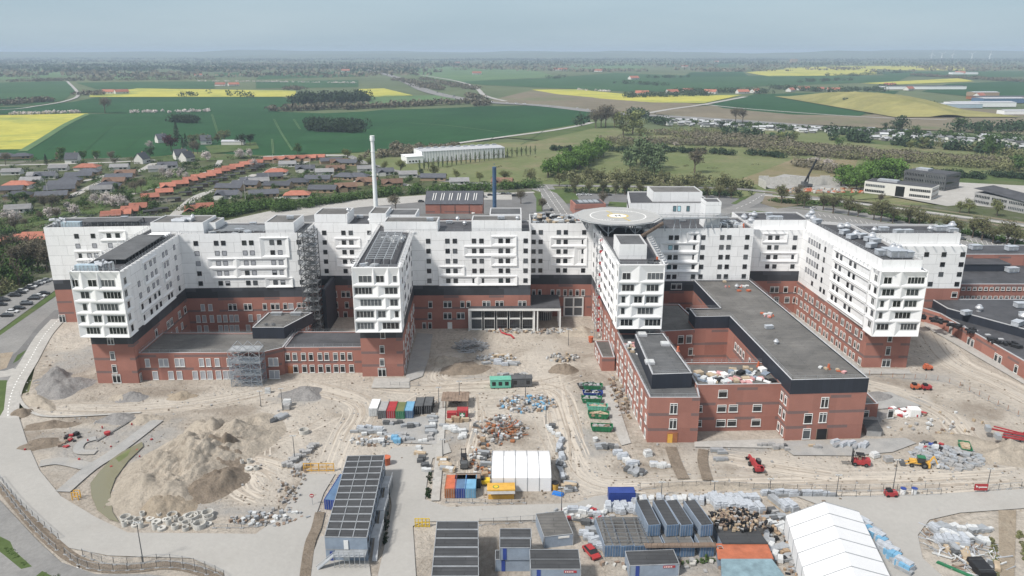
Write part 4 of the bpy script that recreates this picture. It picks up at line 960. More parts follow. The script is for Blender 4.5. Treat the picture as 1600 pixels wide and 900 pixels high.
# compacted haul routes are paler, churned or damp ground darker: stored per ground vertex
vc = nd(t, 'ShaderNodeVertexColor'); vc.layer_name = 'soil'; sv = nd(t, 'ShaderNodeSeparateColor'); t.links.new(vc.outputs[0], sv.inputs[0])
wob = ramp(t, noise(t, p, .25, 6, .75), [(.3, (.35, .35, .35)), (.6, (1, 1, 1))])
b2_ = mix(t, math_(t, 'MULTIPLY', math_(t, 'MULTIPLY', sv.outputs[0], .85), wob), base, mix(t, .35, (.585, .545, .487), base))
b2_ = mix(t, math_(t, 'MULTIPLY', math_(t, 'MULTIPLY', sv.outputs[1], .85), wob), b2_, (.27, .23, .19)); b2_ = mix(t, math_(t, 'MULTIPLY', sv.outputs[2], wob), b2_, (.36, .35, .335))
t.links.new(b2_, b.inputs['Base Color'])
K['heap'] = earthlike('spoil heap earth', (.36, .32, .27), (.52, .465, .395)); K['heapd'] = earthlike('brown spoil earth', (.20, .165, .13), (.32, .27, .22)); K['heapg'] = earthlike('gravel heap', (.23, .225, .225), (.34, .33, .325)); K['heapy'] = earthlike('ochre subsoil', (.34, .28, .215), (.42, .365, .295))
flat('farmland_ground', [(-60000, -2000), (60000, -2000), (60000, 75000), (-60000, 75000)], -1.2, K['farm'])
# near sheet with every edge hidden under the fields
flat('ground', [(-1500, -50), (1500, -50), (1500, 900), (-1500, 900)], -.7, K['meadow'])
fz = [-.62]
def field(px, m, name='field', dz=.011): fz[0] += dz; return area(name, px, fz[0], K[m])
# far fields, farthest first
field([(0, 113), (105, 107), (112, 119), (0, 125)], 'palecrop'); field([(180, 113), (275, 112), (272, 124), (178, 124)], 'palecrop'); field([(60, 107), (110, 106), (110, 110), (60, 110)], 'palecrop')
field([(0, 129), (102, 127), (122, 139), (100, 156), (60, 164), (-200, 168), (-300, 135)], 'crop2'); field([(118, 129), (335, 127), (335, 138), (150, 139)], 'crop2')
field([(410, 113), (560, 111), (575, 119), (400, 124)], 'crop2'); field([(335, 114), (400, 114), (395, 118), (335, 120)], 'crop2'); field([(400, 127), (560, 125), (560, 136), (400, 138)], 'crop2')
field([(600, 112), (640, 103), (780, 101), (845, 112), (870, 120), (712, 128), (640, 117)], 'palecrop'); field([(520, 103), (600, 103), (600, 107), (520, 107)], 'palecrop')
field([(712, 128), (850, 122), (960, 114), (1100, 119), (1300, 117), (1420, 119), (1400, 128), (1200, 134), (1100, 140), (1050, 143), (980, 143), (900, 139), (760, 133)], 'crop2'); field([(1080, 113), (1160, 112), (1170, 119), (1060, 122)], 'crop')
field([(880, 101), (1000, 101), (1010, 108), (900, 108)], 'palecrop'); field([(1030, 99), (1150, 98), (1150, 104), (1040, 104)], 'crop2'); field([(1040, 90), (1130, 90), (1130, 93), (1040, 93)], 'palecrop')
field([(1165, 113), (1200, 110), (1290, 104.5), (1370, 107), (1370, 116), (1300, 118), (1200, 119)], 'rape'); field([(1290, 103), (1500, 103), (1515, 110), (1400, 109.5)], 'rape'); field([(1225, 106), (1290, 104), (1290, 108), (1226, 109)], 'rape'); field([(1345, 130), (1500, 122), (1522, 127), (1400, 132)], 'rape')
field([(1380, 112), (1600, 111), (1750, 117), (1500, 121), (1380, 118)], 'crop2'); field([(1480, 131), (1600, 126), (1800, 128), (1800, 152), (1520, 151), (1440, 143)], 'crop')
field([(560, 139), (600, 138), (646, 149), (560, 152)], 'rape'); field([(140, 148), (215, 138), (462, 141.5), (463, 151), (140, 151.5)], 'rape')
field([(110, 176), (150, 152), (440, 151.5), (480, 160), (420, 178)], 'crop'); field([(-300, 172), (60, 166), (120, 158), (150, 152), (110, 178), (0, 178), (-300, 180)], 'crop')
field([(560, 152), (700, 148), (730, 155), (560, 163)], 'palecrop')
field([(-300, 181), (0, 180), (138, 177), (100, 197), (38, 233), (-300, 236)], 'rape')
field([(-300, 236), (38, 233), (105, 195), (140, 178), (420, 174), (505, 177), (760, 166), (850, 165), (925, 171), (920, 190), (800, 213), (720, 222), (560, 238), (420, 244), (300, 237), (230, 247), (50, 250), (-300, 252)], 'crop')
field([(500, 182), (420, 174), (430, 180), (405, 243), (560, 238), (700, 224), (920, 192), (925, 172), (850, 166), (600, 171)], 'crop')
field([(760, 158), (830, 141), (1100, 163), (1020, 180), (950, 176)], 'scrubg'); field([(830, 140), (900, 139.5), (978, 147), (977, 151), (930, 152.5), (870, 147)], 'rape'); field([(928, 153), (980, 149), (1100, 149), (1160, 148), (1100, 161), (1020, 160)], 'rape')
field([(1040, 168), (1120, 165), (1240, 178), (1340, 181), (1480, 168), (1700, 176), (1700, 215), (1380, 200), (1140, 188), (1000, 176)], 'scrubg')
field([(1112, 163), (1180, 147), (1405, 142), (1345, 181), (1240, 179), (1130, 169)], 'crop'); 
field([(780, 214), (920, 191), (1000, 195), (950, 213), (880, 222)], 'grass'); field([(560, 250), (620, 238), (720, 226), (830, 222), (930, 200), (1250, 205), (1700, 235), (1700, 290), (1200, 320), (850, 292), (690, 286), (600, 262)], 'meadow')
field([(1190, 268), (1240, 248), (1340, 250), (1325, 292), (1210, 294), (1150, 282)], 'tilled'); field([(1480, 272), (1600, 270), (1700, 290), (1700, 305), (1480, 290)], 'grass'); field([(1310, 213), (1420, 216), (1480, 224), (1440, 230), (1320, 222)], 'grass')
# hill under the rapeseed at the right
def mound(name, cx, cy_, rx, ry, h, m, rz=0, seed=0, n=56, power=1.6, rough=.18, kind='structure', z0=-.05, mats=None, sub_=None):
    r_ = random.Random(seed); V = []; F = []; ph = [r_.uniform(0, 6.28) for _ in range(12)]
    for i in range(n+1):
        for j in range(n+1):
            u, v = i/n*2-1, j/n*2-1; ang = math.atan2(v, u); rr = math.hypot(u, v)
            e = 1+.12*math.sin(3*ang+ph[0])+.08*math.sin(5*ang+ph[1]); d = max(0, 1-(rr/e)**2)
            nn = 1.9*mnoise.fractal(Vector((u*rx*.16+seed*7.3, v*ry*.16, seed)), .75, 2.1, 6)-.5*abs(mnoise.noise(Vector((u*rx*.3, v*ry*.12+seed, 3.1))))
            z = h*d**power*(1+rough*nn*1.6)+z0; x, y = u*rx, v*ry
            V.append((cx+x*math.cos(rz)-y*math.sin(rz), cy_+x*math.sin(rz)+y*math.cos(rz), z if d > 0 else z0))
    for i in range(n):
        for j in range(n): a = i*(n+1)+j; F.append((a, a+n+1, a+n+2, a+1))
    me = bpy.data.meshes.new(name); me.from_pydata(V, [], F); me.materials.append(m); me.polygons.foreach_set('use_smooth', [True]*len(F)); me.update()
    o = link(name, me); o['kind'] = kind; return o
hx, hy = G(1405, 172); mound('rapeseed_hill', hx+15, hy+130, 100, 290, 22, K['rapet'], 0, 3, 40, 1.2, .02, z0=1.0)
# a low far ridge closes the horizon
V, F = [], []; nx, ny = 160, 12
for j in range(ny+1):
    for i in range(nx+1):
        x = -17000+34000*i/nx; y = 11000+8000*j/ny; e = math.sin(math.pi*j/ny); V.append((x, y, -1.6+e*(84+55*mnoise.fractal(Vector((x/3200, y/2500, 2)), .7, 2, 4))))
for j in range(ny):
    for i in range(nx): a = j*(nx+1)+i; F.append((a, a+1, a+nx+2, a+nx+1))
me = bpy.data.meshes.new('far_hills'); me.from_pydata(V, [], F); me.materials.append(K['farm']); me.polygons.foreach_set('use_smooth', [True]*len(F)); o = link('far_hills', me); o['kind'] = 'structure'
# highway, country roads
fz[0] = .05
def far_road(px, wd, m='road', name='road'): fz[0] += .008; return road(name, px, wd, fz[0], K[m], sm=4)
far_road([(570, 108), (610, 118), (640, 130), (665, 141), (700, 150), (760, 159), (850, 165), (950, 176), (1050, 182), (1150, 188), (1270, 197), (1400, 206), (1700, 228)], 34, 'asph', 'highway')
far_road([(570, 106.5), (625, 113), (700, 124), (740, 135), (757, 149), (790, 158)], 12); far_road([(1010, 177), (1050, 170), (1100, 163), (1165, 151)], 12)
far_road([(-200, 176), (0, 171.5), (60, 165), (105, 157), (122, 146), (105, 127)], 8, 'road'); far_road([(35, 236), (70, 215), (105, 193), (138, 177.5)], 9, 'palecrop')
far_road([(690, 227), (740, 220), (800, 212), (860, 204), (905, 196), (925, 191)], 9, 'path'); far_road([(1100, 163), (1170, 170), (1340, 182), (1480, 187)], 8, 'path')
for p_ in ([(427, 186), (437, 205), (456, 235)], [(458, 186), (468, 202)], [(424, 217), (426, 240)], [(330, 178), (340, 210)]): 
    for dx in (0, 2.0): far_road([(x+dx, y) for x, y in p_], .8, 'palecrop', 'tractor_track')
for k in range(13):
    x0 = 70+k*62; far_road([(x0, 236 if k < 6 else 226), (x0+34, 205), (x0+58, 184)], .7, 'crop2', 'tractor_track')
far_road([(640, 192), (700, 196), (780, 206)], 2.2, 'palecrop', 'tractor_track')
# ------------------------------------------------------------------ ground near the hospital
area('suburb_ground', [(-500, 420), (-500, 262), (60, 250), (230, 245), (420, 245), (545, 243), (610, 268), (700, 288), (850, 292), (960, 300), (1200, 318), (1700, 322), (2100, 420), (1500, 560), (800, 470), (80, 470), (-200, 560)], .02, K['suburb'])
area('site_earth', [(36, 650), (58, 560), (95, 495), (140, 470), (1440, 455), (1520, 470), (1750, 640), (1800, 1100), (300, 1100), (-60, 760)], .06, K['earth'])
def soil_grid():
    ROU = [([(1700, 735), (1600, 738), (1450, 750), (1250, 755), (1050, 757), (930, 755), (890, 700), (872, 640), (862, 600), (850, 560), (860, 535)], 5.5), ([(1600, 720), (1520, 690), (1480, 650), (1420, 620), (1350, 600), (1300, 590)], 5), ([(560, 640), (640, 612), (700, 608), (780, 612), (860, 612)], 4.5), ([(330, 625), (420, 605), (520, 618), (570, 640), (540, 690), (520, 730)], 5), ([(740, 620), (742, 660), (735, 720), (745, 780)], 4), ([(60, 640), (150, 640), (260, 632), (330, 625)], 4), ([(640, 700), (560, 700), (520, 700)], 5), ([(1440, 500), (1480, 560), (1560, 600), (1640, 640)], 5), ([(700, 560), (680, 590), (720, 604)], 4), ([(790, 640), (880, 650), (880, 680)], 4), ([(1050, 720), (1150, 715), (1300, 730), (1420, 735)], 4), ([(420, 640), (460, 680), (430, 740), (400, 790)], 4)]
    DRK = [(110, 600, 14, 9), (70, 690, 14, 7), (115, 575, 10, 14), (250, 612, 14, 4), (160, 655, 18, 4), (690, 575, 8, 8), (900, 585, 10, 8), (885, 560, 9, 6), (1480, 700, 11, 8), (1580, 715, 12, 9), (1530, 640, 10, 6), (470, 790, 5, 12), (965, 640, 2.5, 22), (360, 640, 12, 4), (420, 700, 7, 6), (60, 620, 5, 14), (1000, 735, 9, 4), (720, 700, 6, 10), (800, 680, 9, 7), (620, 800, 4, 14), (760, 880, 12, 9), (1400, 600, 12, 5), (650, 565, 5, 14)]
    GRY = [(180, 690, 22, 12), (1340, 640, 11, 6), (130, 560, 12, 14), (1395, 630, 12, 5), (470, 622, 9, 4), (760, 592, 8, 3), (1130, 700, 14, 4), (1440, 590, 9, 4), (340, 800, 14, 3), (920, 690, 6, 8), (720, 680, 8, 7), (1060, 880, 14, 4), (1240, 860, 5, 12)]
    seg = [(np.array(a), np.array(b_), w_) for P_, w_ in ROU for Q in [[G(x, y) for x, y in P_]] for a, b_ in zip(Q[:-1], Q[1:])]
    xs, ys = np.arange(-200, 235, 1.6), np.arange(92, 332, 1.6); X, Y = np.meshgrid(xs, ys); R_ = np.zeros_like(X); D_ = R_.copy(); Y_ = R_.copy()
    N = np.array([[mnoise.fractal(Vector((x*.12, y*.12, 0)), .8, 2, 3) for x in xs] for y in ys])
    for a, b_, w_ in seg:
        d = b_-a; t_ = np.clip(((X-a[0])*d[0]+(Y-a[1])*d[1])/(d@d), 0, 1); r = np.hypot(X-a[0]-t_*d[0], Y-a[1]-t_*d[1])+N*2.2; R_ = np.maximum(R_, np.clip((w_*1.25-r)/(w_*.6), 0, 1))
    for L_, A_ in ((DRK, D_), (GRY, Y_)):
        for px, py, rx, ry in L_: x, y = G(px, py); A_[:] = np.maximum(A_, np.clip((1.1-np.hypot((X-x)/rx, (Y-y)/ry)-N*.5)*2, 0, 1))
    D_ *= (1-R_*.8); ny, nx = X.shape
    poly = [G(*p_) for p_ in [(36, 650), (58, 560), (95, 495), (140, 470), (1440, 455), (1520, 470), (1750, 640), (1800, 1100), (300, 1100), (-60, 760)]]
    def ins(x, y):
        c = False
        for (x0, y0), (x1, y1) in zip(poly, poly[1:]+poly[:1]):
            if (y0 > y) != (y1 > y) and x < (x1-x0)*(y-y0)/(y1-y0)+x0: c = not c
        return c
    I = [[ins(x, y) for x in xs] for y in ys]; F = [(j*nx+i, j*nx+i+1, (j+1)*nx+i+1, (j+1)*nx+i) for j in range(ny-1) for i in range(nx-1) if I[j][i] and I[j][i+1] and I[j+1][i] and I[j+1][i+1]]
    me = bpy.data.meshes.new('site_ground'); me.from_pydata([(x, y, .064) for x, y in zip(X.ravel().tolist(), Y.ravel().tolist())], [], F); me.materials.append(K['earth'])
    ca = me.color_attributes.new('soil', 'FLOAT_COLOR', 'POINT'); ca.data.foreach_set('color', np.stack([R_, D_, Y_, np.ones_like(R_)], -1).astype(np.float32).ravel()); o = link('site_ground', me); o['kind'] = 'structure'
soil_grid()
area('rear_yard', [(330, 352), (400, 335), (540, 320), (830, 305), (1130, 305), (1200, 320), (1330, 330), (1700, 400), (1900, 470), (1500, 500), (300, 470)], .04, K['asphd'])
zr = [.09]
def nroad(px, wd, m='asph', name='road', **k): zr[0] += .004; return road(name, px, wd, zr[0], K[m], **k)
def narea(px, m, name): zr[0] += .004; return area(name, px, zr[0], K[m])
# behind the hospital
narea([(300, 356), (420, 330), (560, 312), (700, 302), (830, 302), (835, 312), (700, 312), (560, 324), (430, 345), (330, 362)], 'path', 'paved_lane')
narea([(800, 302), (835, 300), (850, 330), (800, 335)], 'asphd', 'parking_lot')
nroad([(545, 243), (575, 256), (640, 272), (700, 283), (800, 288), (900, 290), (1100, 293), (1165, 296), (1225, 303), (1330, 316), (1480, 336), (1700, 362)], 8, 'asph', marks=([0], 3, 6, .25)); nroad([(-300, 262), (100, 256), (320, 246), (420, 244), (545, 243)], 7, 'path')
nroad([(846, 290), (858, 308), (880, 340)], 17, 'asph', marks=([-4, 0, 4], 4, 3, .3)); nroad([(1195, 302), (1165, 320), (1120, 334), (1060, 345)], 12, 'asph', marks=([0], 4, 4, .3))
narea([(855, 296), (870, 302), (885, 318), (920, 318), (915, 308), (880, 296)], 'grass', 'grass_verge'); narea([(830, 296), (845, 300), (848, 330), (838, 332), (838, 310)], 'grass', 'grass_verge'); narea([(1142, 318), (1160, 308), (1190, 301), (1170, 306), (1150, 319)], 'grass', 'grass_verge'); narea([(952, 315), (992, 317), (996, 325), (950, 322)], 'grass', 'grass_verge')
narea([(830, 350), (900, 300), (1000, 301), (1190, 310), (1175, 318), (1000, 312), (900, 312)], 'asphd', 'parking_lot') if 0 else None
narea([(900, 302), (1000, 303), (990, 313), (905, 312)], 'asphd', 'parking_lot')
narea([(1100, 328), (1200, 324), (1280, 322), (1420, 342), (1600, 374), (1750, 404), (1750, 450), (1600, 412), (1490, 385), (1300, 345), (1180, 340)], 'asph', 'parking_lot')
narea([(1140, 334), (1180, 329), (1210, 332), (1160, 340)], 'grass', 'grass_verge'); narea([(1195, 306), (1220, 308), (1260, 318), (1215, 326), (1190, 318)], 'scrubg', 'grass_verge')
mb = MB()
for i in range(46):
    for r, (ya, yb) in enumerate(((331, 335), (340, 346), (352, 358))):
        x = 1262+i*8.2+r*18; y0 = ya+(x-1262)*.165; y1 = yb+(x-1262)*.175
        if x > 1620: continue
        a, b_ = G(x, y0, .25), G(x+4, y1, .25); mb.bar((*a, .25), (*b_, .25), .18, 0, .01)
o = mb.build('road_markings', K['mark']); o['kind'] = 'structure'
nroad([(1290, 346), (1350, 352), (1480, 378), (1560, 398), (1650, 420)], 5, 'asph'); 
for px in ([(1205, 322), (1300, 332), (1400, 350), (1520, 378), (1620, 402)],): nroad(px, 1.2, 'grass', 'grass_verge')
# railway-like terraces with tracks beyond the tree line at the right
for k, y in enumerate((300, 305, 310)): nroad([(1195, y), (1290, y+8), (1400, y+20), (1500, y+33), (1640, y+54)], 5, 'path' if k % 2 else 'scrubg')
narea([(1330, 292), (1360, 300), (1480, 322), (1520, 318), (1470, 306)], 'road', 'forecourt'); narea([(1480, 290), (1500, 285), (1600, 290), (1700, 300), (1700, 335), (1560, 325), (1440, 312)], 'path', 'parking_lot'); narea([(1540, 293), (1575, 294), (1580, 298), (1545, 297)], 'grass', 'grass_verge')
narea([(1190, 282), (1225, 272), (1305, 280), (1330, 296), (1320, 303), (1200, 294)], 'gravel', 'building_site_ground'); narea([(1300, 303), (1325, 296), (1345, 300), (1330, 306)], 'grass', 'grass_verge')
# suburb: lanes and lawns
for px, wd, mk_ in (([(0, 367), (30, 355), (80, 345), (145, 325)], 4, 'path'), ([(110, 340), (160, 320), (200, 305), (250, 291), (330, 265), (345, 248)], 5, 'path'), ([(108, 308), (160, 283), (175, 272), (215, 268), (240, 255)], 7, 'path'), ([(260, 350), (285, 325), (310, 306), (350, 292), (400, 272)], 7, 'path'), ([(0, 292), (25, 285), (60, 275)], 5, 'path'), ([(545, 243), (520, 242), (440, 243)], 6, 'path'),
        ([(400, 280), (430, 262), (470, 255), (500, 244)], 6, 'path'), ([(430, 310), (480, 300), (560, 288), (600, 283), (640, 290)], 6, 'path'), ([(545, 290), (575, 275), (600, 270)], 5, 'path'), ([(690, 288), (740, 300), (790, 302), (835, 300)], 5, 'path'), ([(130, 283), (172, 272)], 6, 'path')): nroad(px, wd, mk_, 'lane')
for px in ([(195, 300), (230, 280), (335, 258), (340, 262), (270, 285), (215, 302)], [(230, 245), (340, 240), (420, 243), (350, 250), (250, 252)], [(0, 362), (60, 335), (150, 312), (190, 315), (150, 330), (60, 352), (0, 375)], [(320, 228), (400, 222), (405, 232), (330, 240)], [(120, 335), (165, 322), (160, 330), (125, 342)]): narea(px, 'grass', 'lawn')
# left edge: car park, streets, cycle track
narea([(-200, 540), (0, 464), (84, 432), (88, 452), (0, 516), (-200, 610)], 'asph', 'parking_lot'); narea([(-200, 612), (0, 517), (88, 453), (90, 460), (0, 524), (-200, 622)], 'grass', 'grass_verge')
narea([(-200, 622), (0, 524), (90, 461), (110, 500), (95, 500), (60, 530), (30, 570), (8, 600), (-200, 660)], 'asph', 'street')
mb = MB()
def stripe(px, w_=.2, z=.19, dash=None, mt=0):
    P = smooth([G(x, y, z) for x, y in px], 8); acc = 0
    for a, b_ in zip(P[:-1], P[1:]):
        d = math.dist(a, b_); 
        if dash is None or acc % (dash*2) < dash: mb.bar((*a, z), (*b_, z), w_, mt, .01)
        acc += d
stripe([(-60, 580), (0, 541), (85, 474)], .25); stripe([(-60, 600), (0, 561), (88, 486)], .25); stripe([(-60, 625), (0, 590), (30, 565), (88, 500)], .2)
o = mb.build('road_markings', K['mark']); o['kind'] = 'structure'
nroad([(6, 580), (25, 560), (45, 540), (70, 508), (95, 484)], 4.5, 'asphd', 'ramp'); narea([(0, 552), (21, 550), (10, 575), (0, 578)], 'heapy', 'bare_ground'); narea([(20, 568), (27, 555), (42, 546), (30, 562)], 'grass', 'grass_verge')
nroad([(12, 660), (14, 630), (24, 600), (45, 565), (68, 525), (92, 498)], 5.5, 'path', 'cycle_track', marks=([0], 1, 1.4, .3)); nroad([(-60, 585), (0, 585), (28, 578)], 6, 'path', 'street')
narea([(-100, 595), (11, 594), (6, 640), (0, 650), (-100, 660)], 'grass', 'grass_verge')
# pale construction road sweeping round the spoil heap
narea([(-80, 650), (30, 653), (42, 690), (62, 735), (95, 775), (150, 808), (200, 832), (300, 833), (400, 834), (438, 806), (460, 770), (476, 740), (524, 740), (506, 770), (492, 810), (480, 850), (468, 900), (462, 1000), (372, 1000), (350, 895), (300, 872), (170, 868), (108, 856), (50, 805), (0, 752), (-80, 690)], 'road', 'construction_road')
narea([(-100, 700), (0, 782), (60, 846), (95, 878), (150, 897), (230, 897), (320, 906), (360, 1000), (-100, 1000)], 'asph', 'street')
for px in ([(-40, 800), (0, 838), (16, 846), (22, 860), (50, 885), (33, 889), (0, 862), (-40, 830)], [(50, 905), (66, 892), (85, 902), (100, 940), (60, 930)]): narea(px, 'grass', 'traffic_island')
mb = MB()
stripe([(-30, 795), (0, 826), (40, 864), (58, 880), (90, 915)], .22); stripe([(-30, 835), (0, 865), (35, 899)], .22); stripe([(-40, 770), (30, 830), (60, 858)], .01); stripe([(128, 892), (150, 900)], .2); stripe([(36, 893), (64, 880)], .25)
for (x0, y0), (x1, y1) in (((38, 861), (60, 853)), ((101, 899), (129, 887)), ((-5, 881), (10, 874))):
    a, b_ = np.array(G(x0, y0)), np.array(G(x1, y1)); d = (b_-a)/np.linalg.norm(b_-a); n_ = np.array((-d[1], d[0])); L = np.linalg.norm(b_-a)
    for i in range(int(L/.6)):
        for r in range(3):
            if (i+r) % 2 == 0: c = a+d*(i+.5)*.6+n_*(r-1)*.6; mb.box((c[0], c[1], .19), (.58, .58, .01), 0, math.atan2(d[1], d[0]))
o = mb.build('road_markings', K['mark']); o['kind'] = 'structure'
# pale roads between the cabins
narea([(525, 742), (600, 716), (612, 700), (700, 692), (705, 706), (676, 716), (668, 745), (664, 780), (700, 792), (900, 786), (930, 775), (1000, 770), (1010, 786), (935, 800), (905, 812), (660, 815), (645, 822), (650, 900), (665, 1000), (560, 1000), (590, 900), (606, 830), (612, 790), (606, 745), (560, 742)], 'road', 'construction_road')
narea([(1235, 772), (1300, 776), (1450, 772), (1600, 764), (1750, 758), (1750, 792), (1600, 794), (1500, 801), (1452, 812), (1434, 836), (1442, 872), (1478, 905), (1530, 1000), (1440, 1000), (1370, 860), (1310, 800)], 'road', 'construction_road')
narea([(1560, 797), (1588, 797), (1585, 905), (1590, 1000), (1555, 1000), (1562, 900)], 'heapy', 'dirt_track')
narea([(500, 838), (572, 838), (580, 905), (560, 1000), (470, 1000), (482, 880)], 'road', 'paved_yard')
narea([(596, 652), (690, 650), (682, 694), (586, 690), (600, 675)], 'gravel', 'gravel_yard')
narea([(936, 604), (955, 602), (966, 632), (986, 692), (971, 696), (947, 642)], 'path', 'footpath'); narea([(1210, 690), (1415, 684), (1432, 692), (1395, 706), (1330, 712), (1240, 711)], 'gravel', 'gravel_yard'); narea([(1085, 690), (1225, 685), (1224, 700), (1085, 698)], 'path', 'footpath')
narea([(652, 520), (676, 522), (670, 560), (660, 588), (640, 595), (632, 600), (640, 560)], 'gravel', 'paved_strip'); narea([(1342, 575), (1420, 577), (1424, 584), (1340, 584)], 'path', 'footpath'); narea([(1253, 500), (1340, 570), (1348, 590), (1335, 588), (1235, 495)], 'path', 'footpath')
narea([(1300, 616), (1390, 612), (1440, 634), (1360, 640)], 'gravel', 'gravel_yard'); narea([(1440, 480), (1600, 594), (1600, 600), (1445, 510)], 'path', 'footpath')
narea([(585, 590), (640, 590), (640, 606), (580, 606)], 'path', 'paved_strip')
nroad([(98, 768), (140, 732), (186, 702), (246, 656)], 3.6, 'gravel', 'gravel_path'); nroad([(62, 724), (95, 720), (135, 728)], 3.5, 'gravel', 'gravel_path'); nroad([(150, 706), (128, 706), (122, 700), (130, 690), (150, 684)], 2.4, 'gravel', 'gravel_path'); nroad([(26, 612), (36, 632), (60, 648), (110, 650), (220, 644)], 1.0, 'path', 'kerb'); nroad([(150, 689), (215, 650)], .6, 'asphd', 'kerb')
nroad([(1048, 698), (1056, 722), (1068, 748)], 3.0, 'heapd', 'trench'); nroad([(1099, 702), (1098, 722), (1106, 750)], 2.6, 'heapd', 'trench'); nroad([(476, 905), (484, 850), (494, 825), (500, 800)], 2.2, 'heapd', 'trench')
wt, t, b = newmat('muddy water'); b.inputs['Base Color'].default_value = (.19, .18, .115, 1); b.inputs['Roughness'].default_value = .12; K['water'] = wt
narea([(222, 690), (190, 706), (173, 718), (155, 737), (141, 755), (143, 775), (152, 797), (170, 811), (186, 816), (176, 800), (172, 770), (180, 747), (200, 720), (224, 697)], 'water', 'pond_water')
narea([(205, 700), (196, 706), (180, 716), (186, 722), (200, 712)], 'meadow', 'pond_weed')
# spoil heaps
def heap(px, py, rx, ry, h, mk_='heap', rz=0, seed=1, name='spoil_heap', lab=None, **k):
    x, y = G(px, py); o = mound(name, x, y, rx, ry, h, K[mk_], rz, seed, z0=.0, **{'rough': .3, **k})
    return o
A_ = heap(309, 722, 14.5, 29, 4.8, 'heap', -.40, 5, rough=.26, n=110); A_['kind'] = 'thing'; tag(A_, 'largest pale spoil heap beside the muddy pond', 'spoil heap')
for i, (px, py, rx, ry, h, mk_, rz, lab) in enumerate((
    (350, 712, 7.5, 9, 4.2, 'heapd', .2, 'dark brown soil heap on the right flank of the pale heap'), (335, 760, 6, 11, 3.2, 'heapd', -.5, 'brown soil heap at the near end of the pale heap'), (330, 680, 8, 9, 4.2, 'heap', 0, 'pale soil heap at the far end of the big heap'),
    (98, 606, 8.5, 9, 2.3, 'heapg', 0, 'grey gravel heap left of the first wing corner'), (85, 592, 6, 5, 2.5, 'heapg', .5, 'low grey heap behind the gravel heap by the first wing'), (206, 622, 5, 4, 1.3, 'heapg', 0, 'small grey heap in front of the first wing'), (190, 621, 4, 3.5, 1.1, 'heap', 0, 'small pale heap beside the small grey heap'),
    (472, 616, 7, 6, 1.6, 'heapg', 0, 'smooth grey gravel cone right of the netted scaffold tower'), (283, 620, 5, 3, 1.3, 'heapy', 0, 'low ochre heap before the brick link'), (880, 578, 5, 4.5, 2.6, 'heapd', 0, 'brown heap with a dark top in the entrance court'), (725, 577, 9, 6, 1.6, 'heapd', .3, 'wide low brown mound in the entrance court'), (693, 566, 6, 5, 1.6, 'heap', .3, 'pale mound left of the wide brown mound'),
    (1342, 650, 9, 5, 1.8, 'heapg', 0, 'flat grey gravel heap near the right fence'), (1368, 622, 7, 4, 1.2, 'heapg', .4, 'pale gravel spread behind the flat heap'), (1590, 712, 12, 7, 2.2, 'heap', 0, 'sandy heap at the right edge'), (60, 695, 6, 4, 1.2, 'heapd', .4, 'low dark mound near the bend of the pale road'), (80, 665, 8, 3, 1.1, 'heapd', .1, 'long low dark mound near the pale road'), (35, 646, 3.5, 3, 1.6, 'heapd', 0, 'small dark heap at the corner of the pale road'), (185, 655, 6, 4, 1.2, 'heapg', .1, 'grey mound between the two curved tracks'), (228, 656, 5, 3.5, 1.2, 'heap', .1, 'pale mound right of the grey mound'),
    (262, 790, 7, 7, 2.4, 'heapy', .3, 'ochre toe of the big heap near the concrete rings'), (1120, 760, 20, 2.5, .9, 'heap', 0, 'long low bank behind the silver ducts'), (905, 520, 8, 6, 1.5, 'heap', 0, 'pale sand pile at the mouth of the entrance court'), (117, 487, 4, 3, 1.6, 'heapy', 0, 'small ochre heap at the base of the far left block'), (1500, 690, 9, 5, .9, 'heap', 0, 'shallow sandy mound right of the backhoe'), (60, 628, 10, 3, 1.4, 'heap', -.6, 'curved bank inside the ring track'))):
    o = heap(px, py, rx, ry, h, mk_, rz, 20+i, n=34); o['kind'] = 'thing'; tag(o, lab, 'spoil heap', 'heaps of earth and gravel on the site')
# wheel ruts pressed into the sand along the haul routes
K['rutd'] = M('damp wheel rut', (.36, .315, .265), 1, .2, .4); K['rutl'] = M('dry pale rut', (.495, .45, .39), 1, .12, .4)
qd, ql = MB(), MB(); rk = [0]
def ruts(px, n, spread):
    for k in range(n*2):
        rk[0] += 1; off = rnd.uniform(-spread, spread); z = .068+.0006*(rk[0] % 60); P = smooth([(G(x, y)[0]+rnd.uniform(-.8, .8), G(x, y)[1]+rnd.uniform(-.8, .8)) for x, y in px], 10)
        for o_ in (off, off+2.0):
            A, _ = ribbon_pts(P, abs(o_)*2+1e-4) if o_ >= 0 else ribbon_pts(P, 1e-4)[::-1]
            if o_ < 0: _, A = ribbon_pts(P, abs(o_)*2)
            L, Rr = ribbon_pts(A, rnd.uniform(.2, .5)); q_ = ql if rnd.random() < .5 else qd
            i0 = rnd.randint(0, len(A)*2//3); i1 = min(len(A)-1, i0+rnd.randint(6, 24))
            for i in range(i0, i1): q_.poly([(*Rr[i], z), (*Rr[i+1], z), (*L[i+1], z), (*L[i], z)])
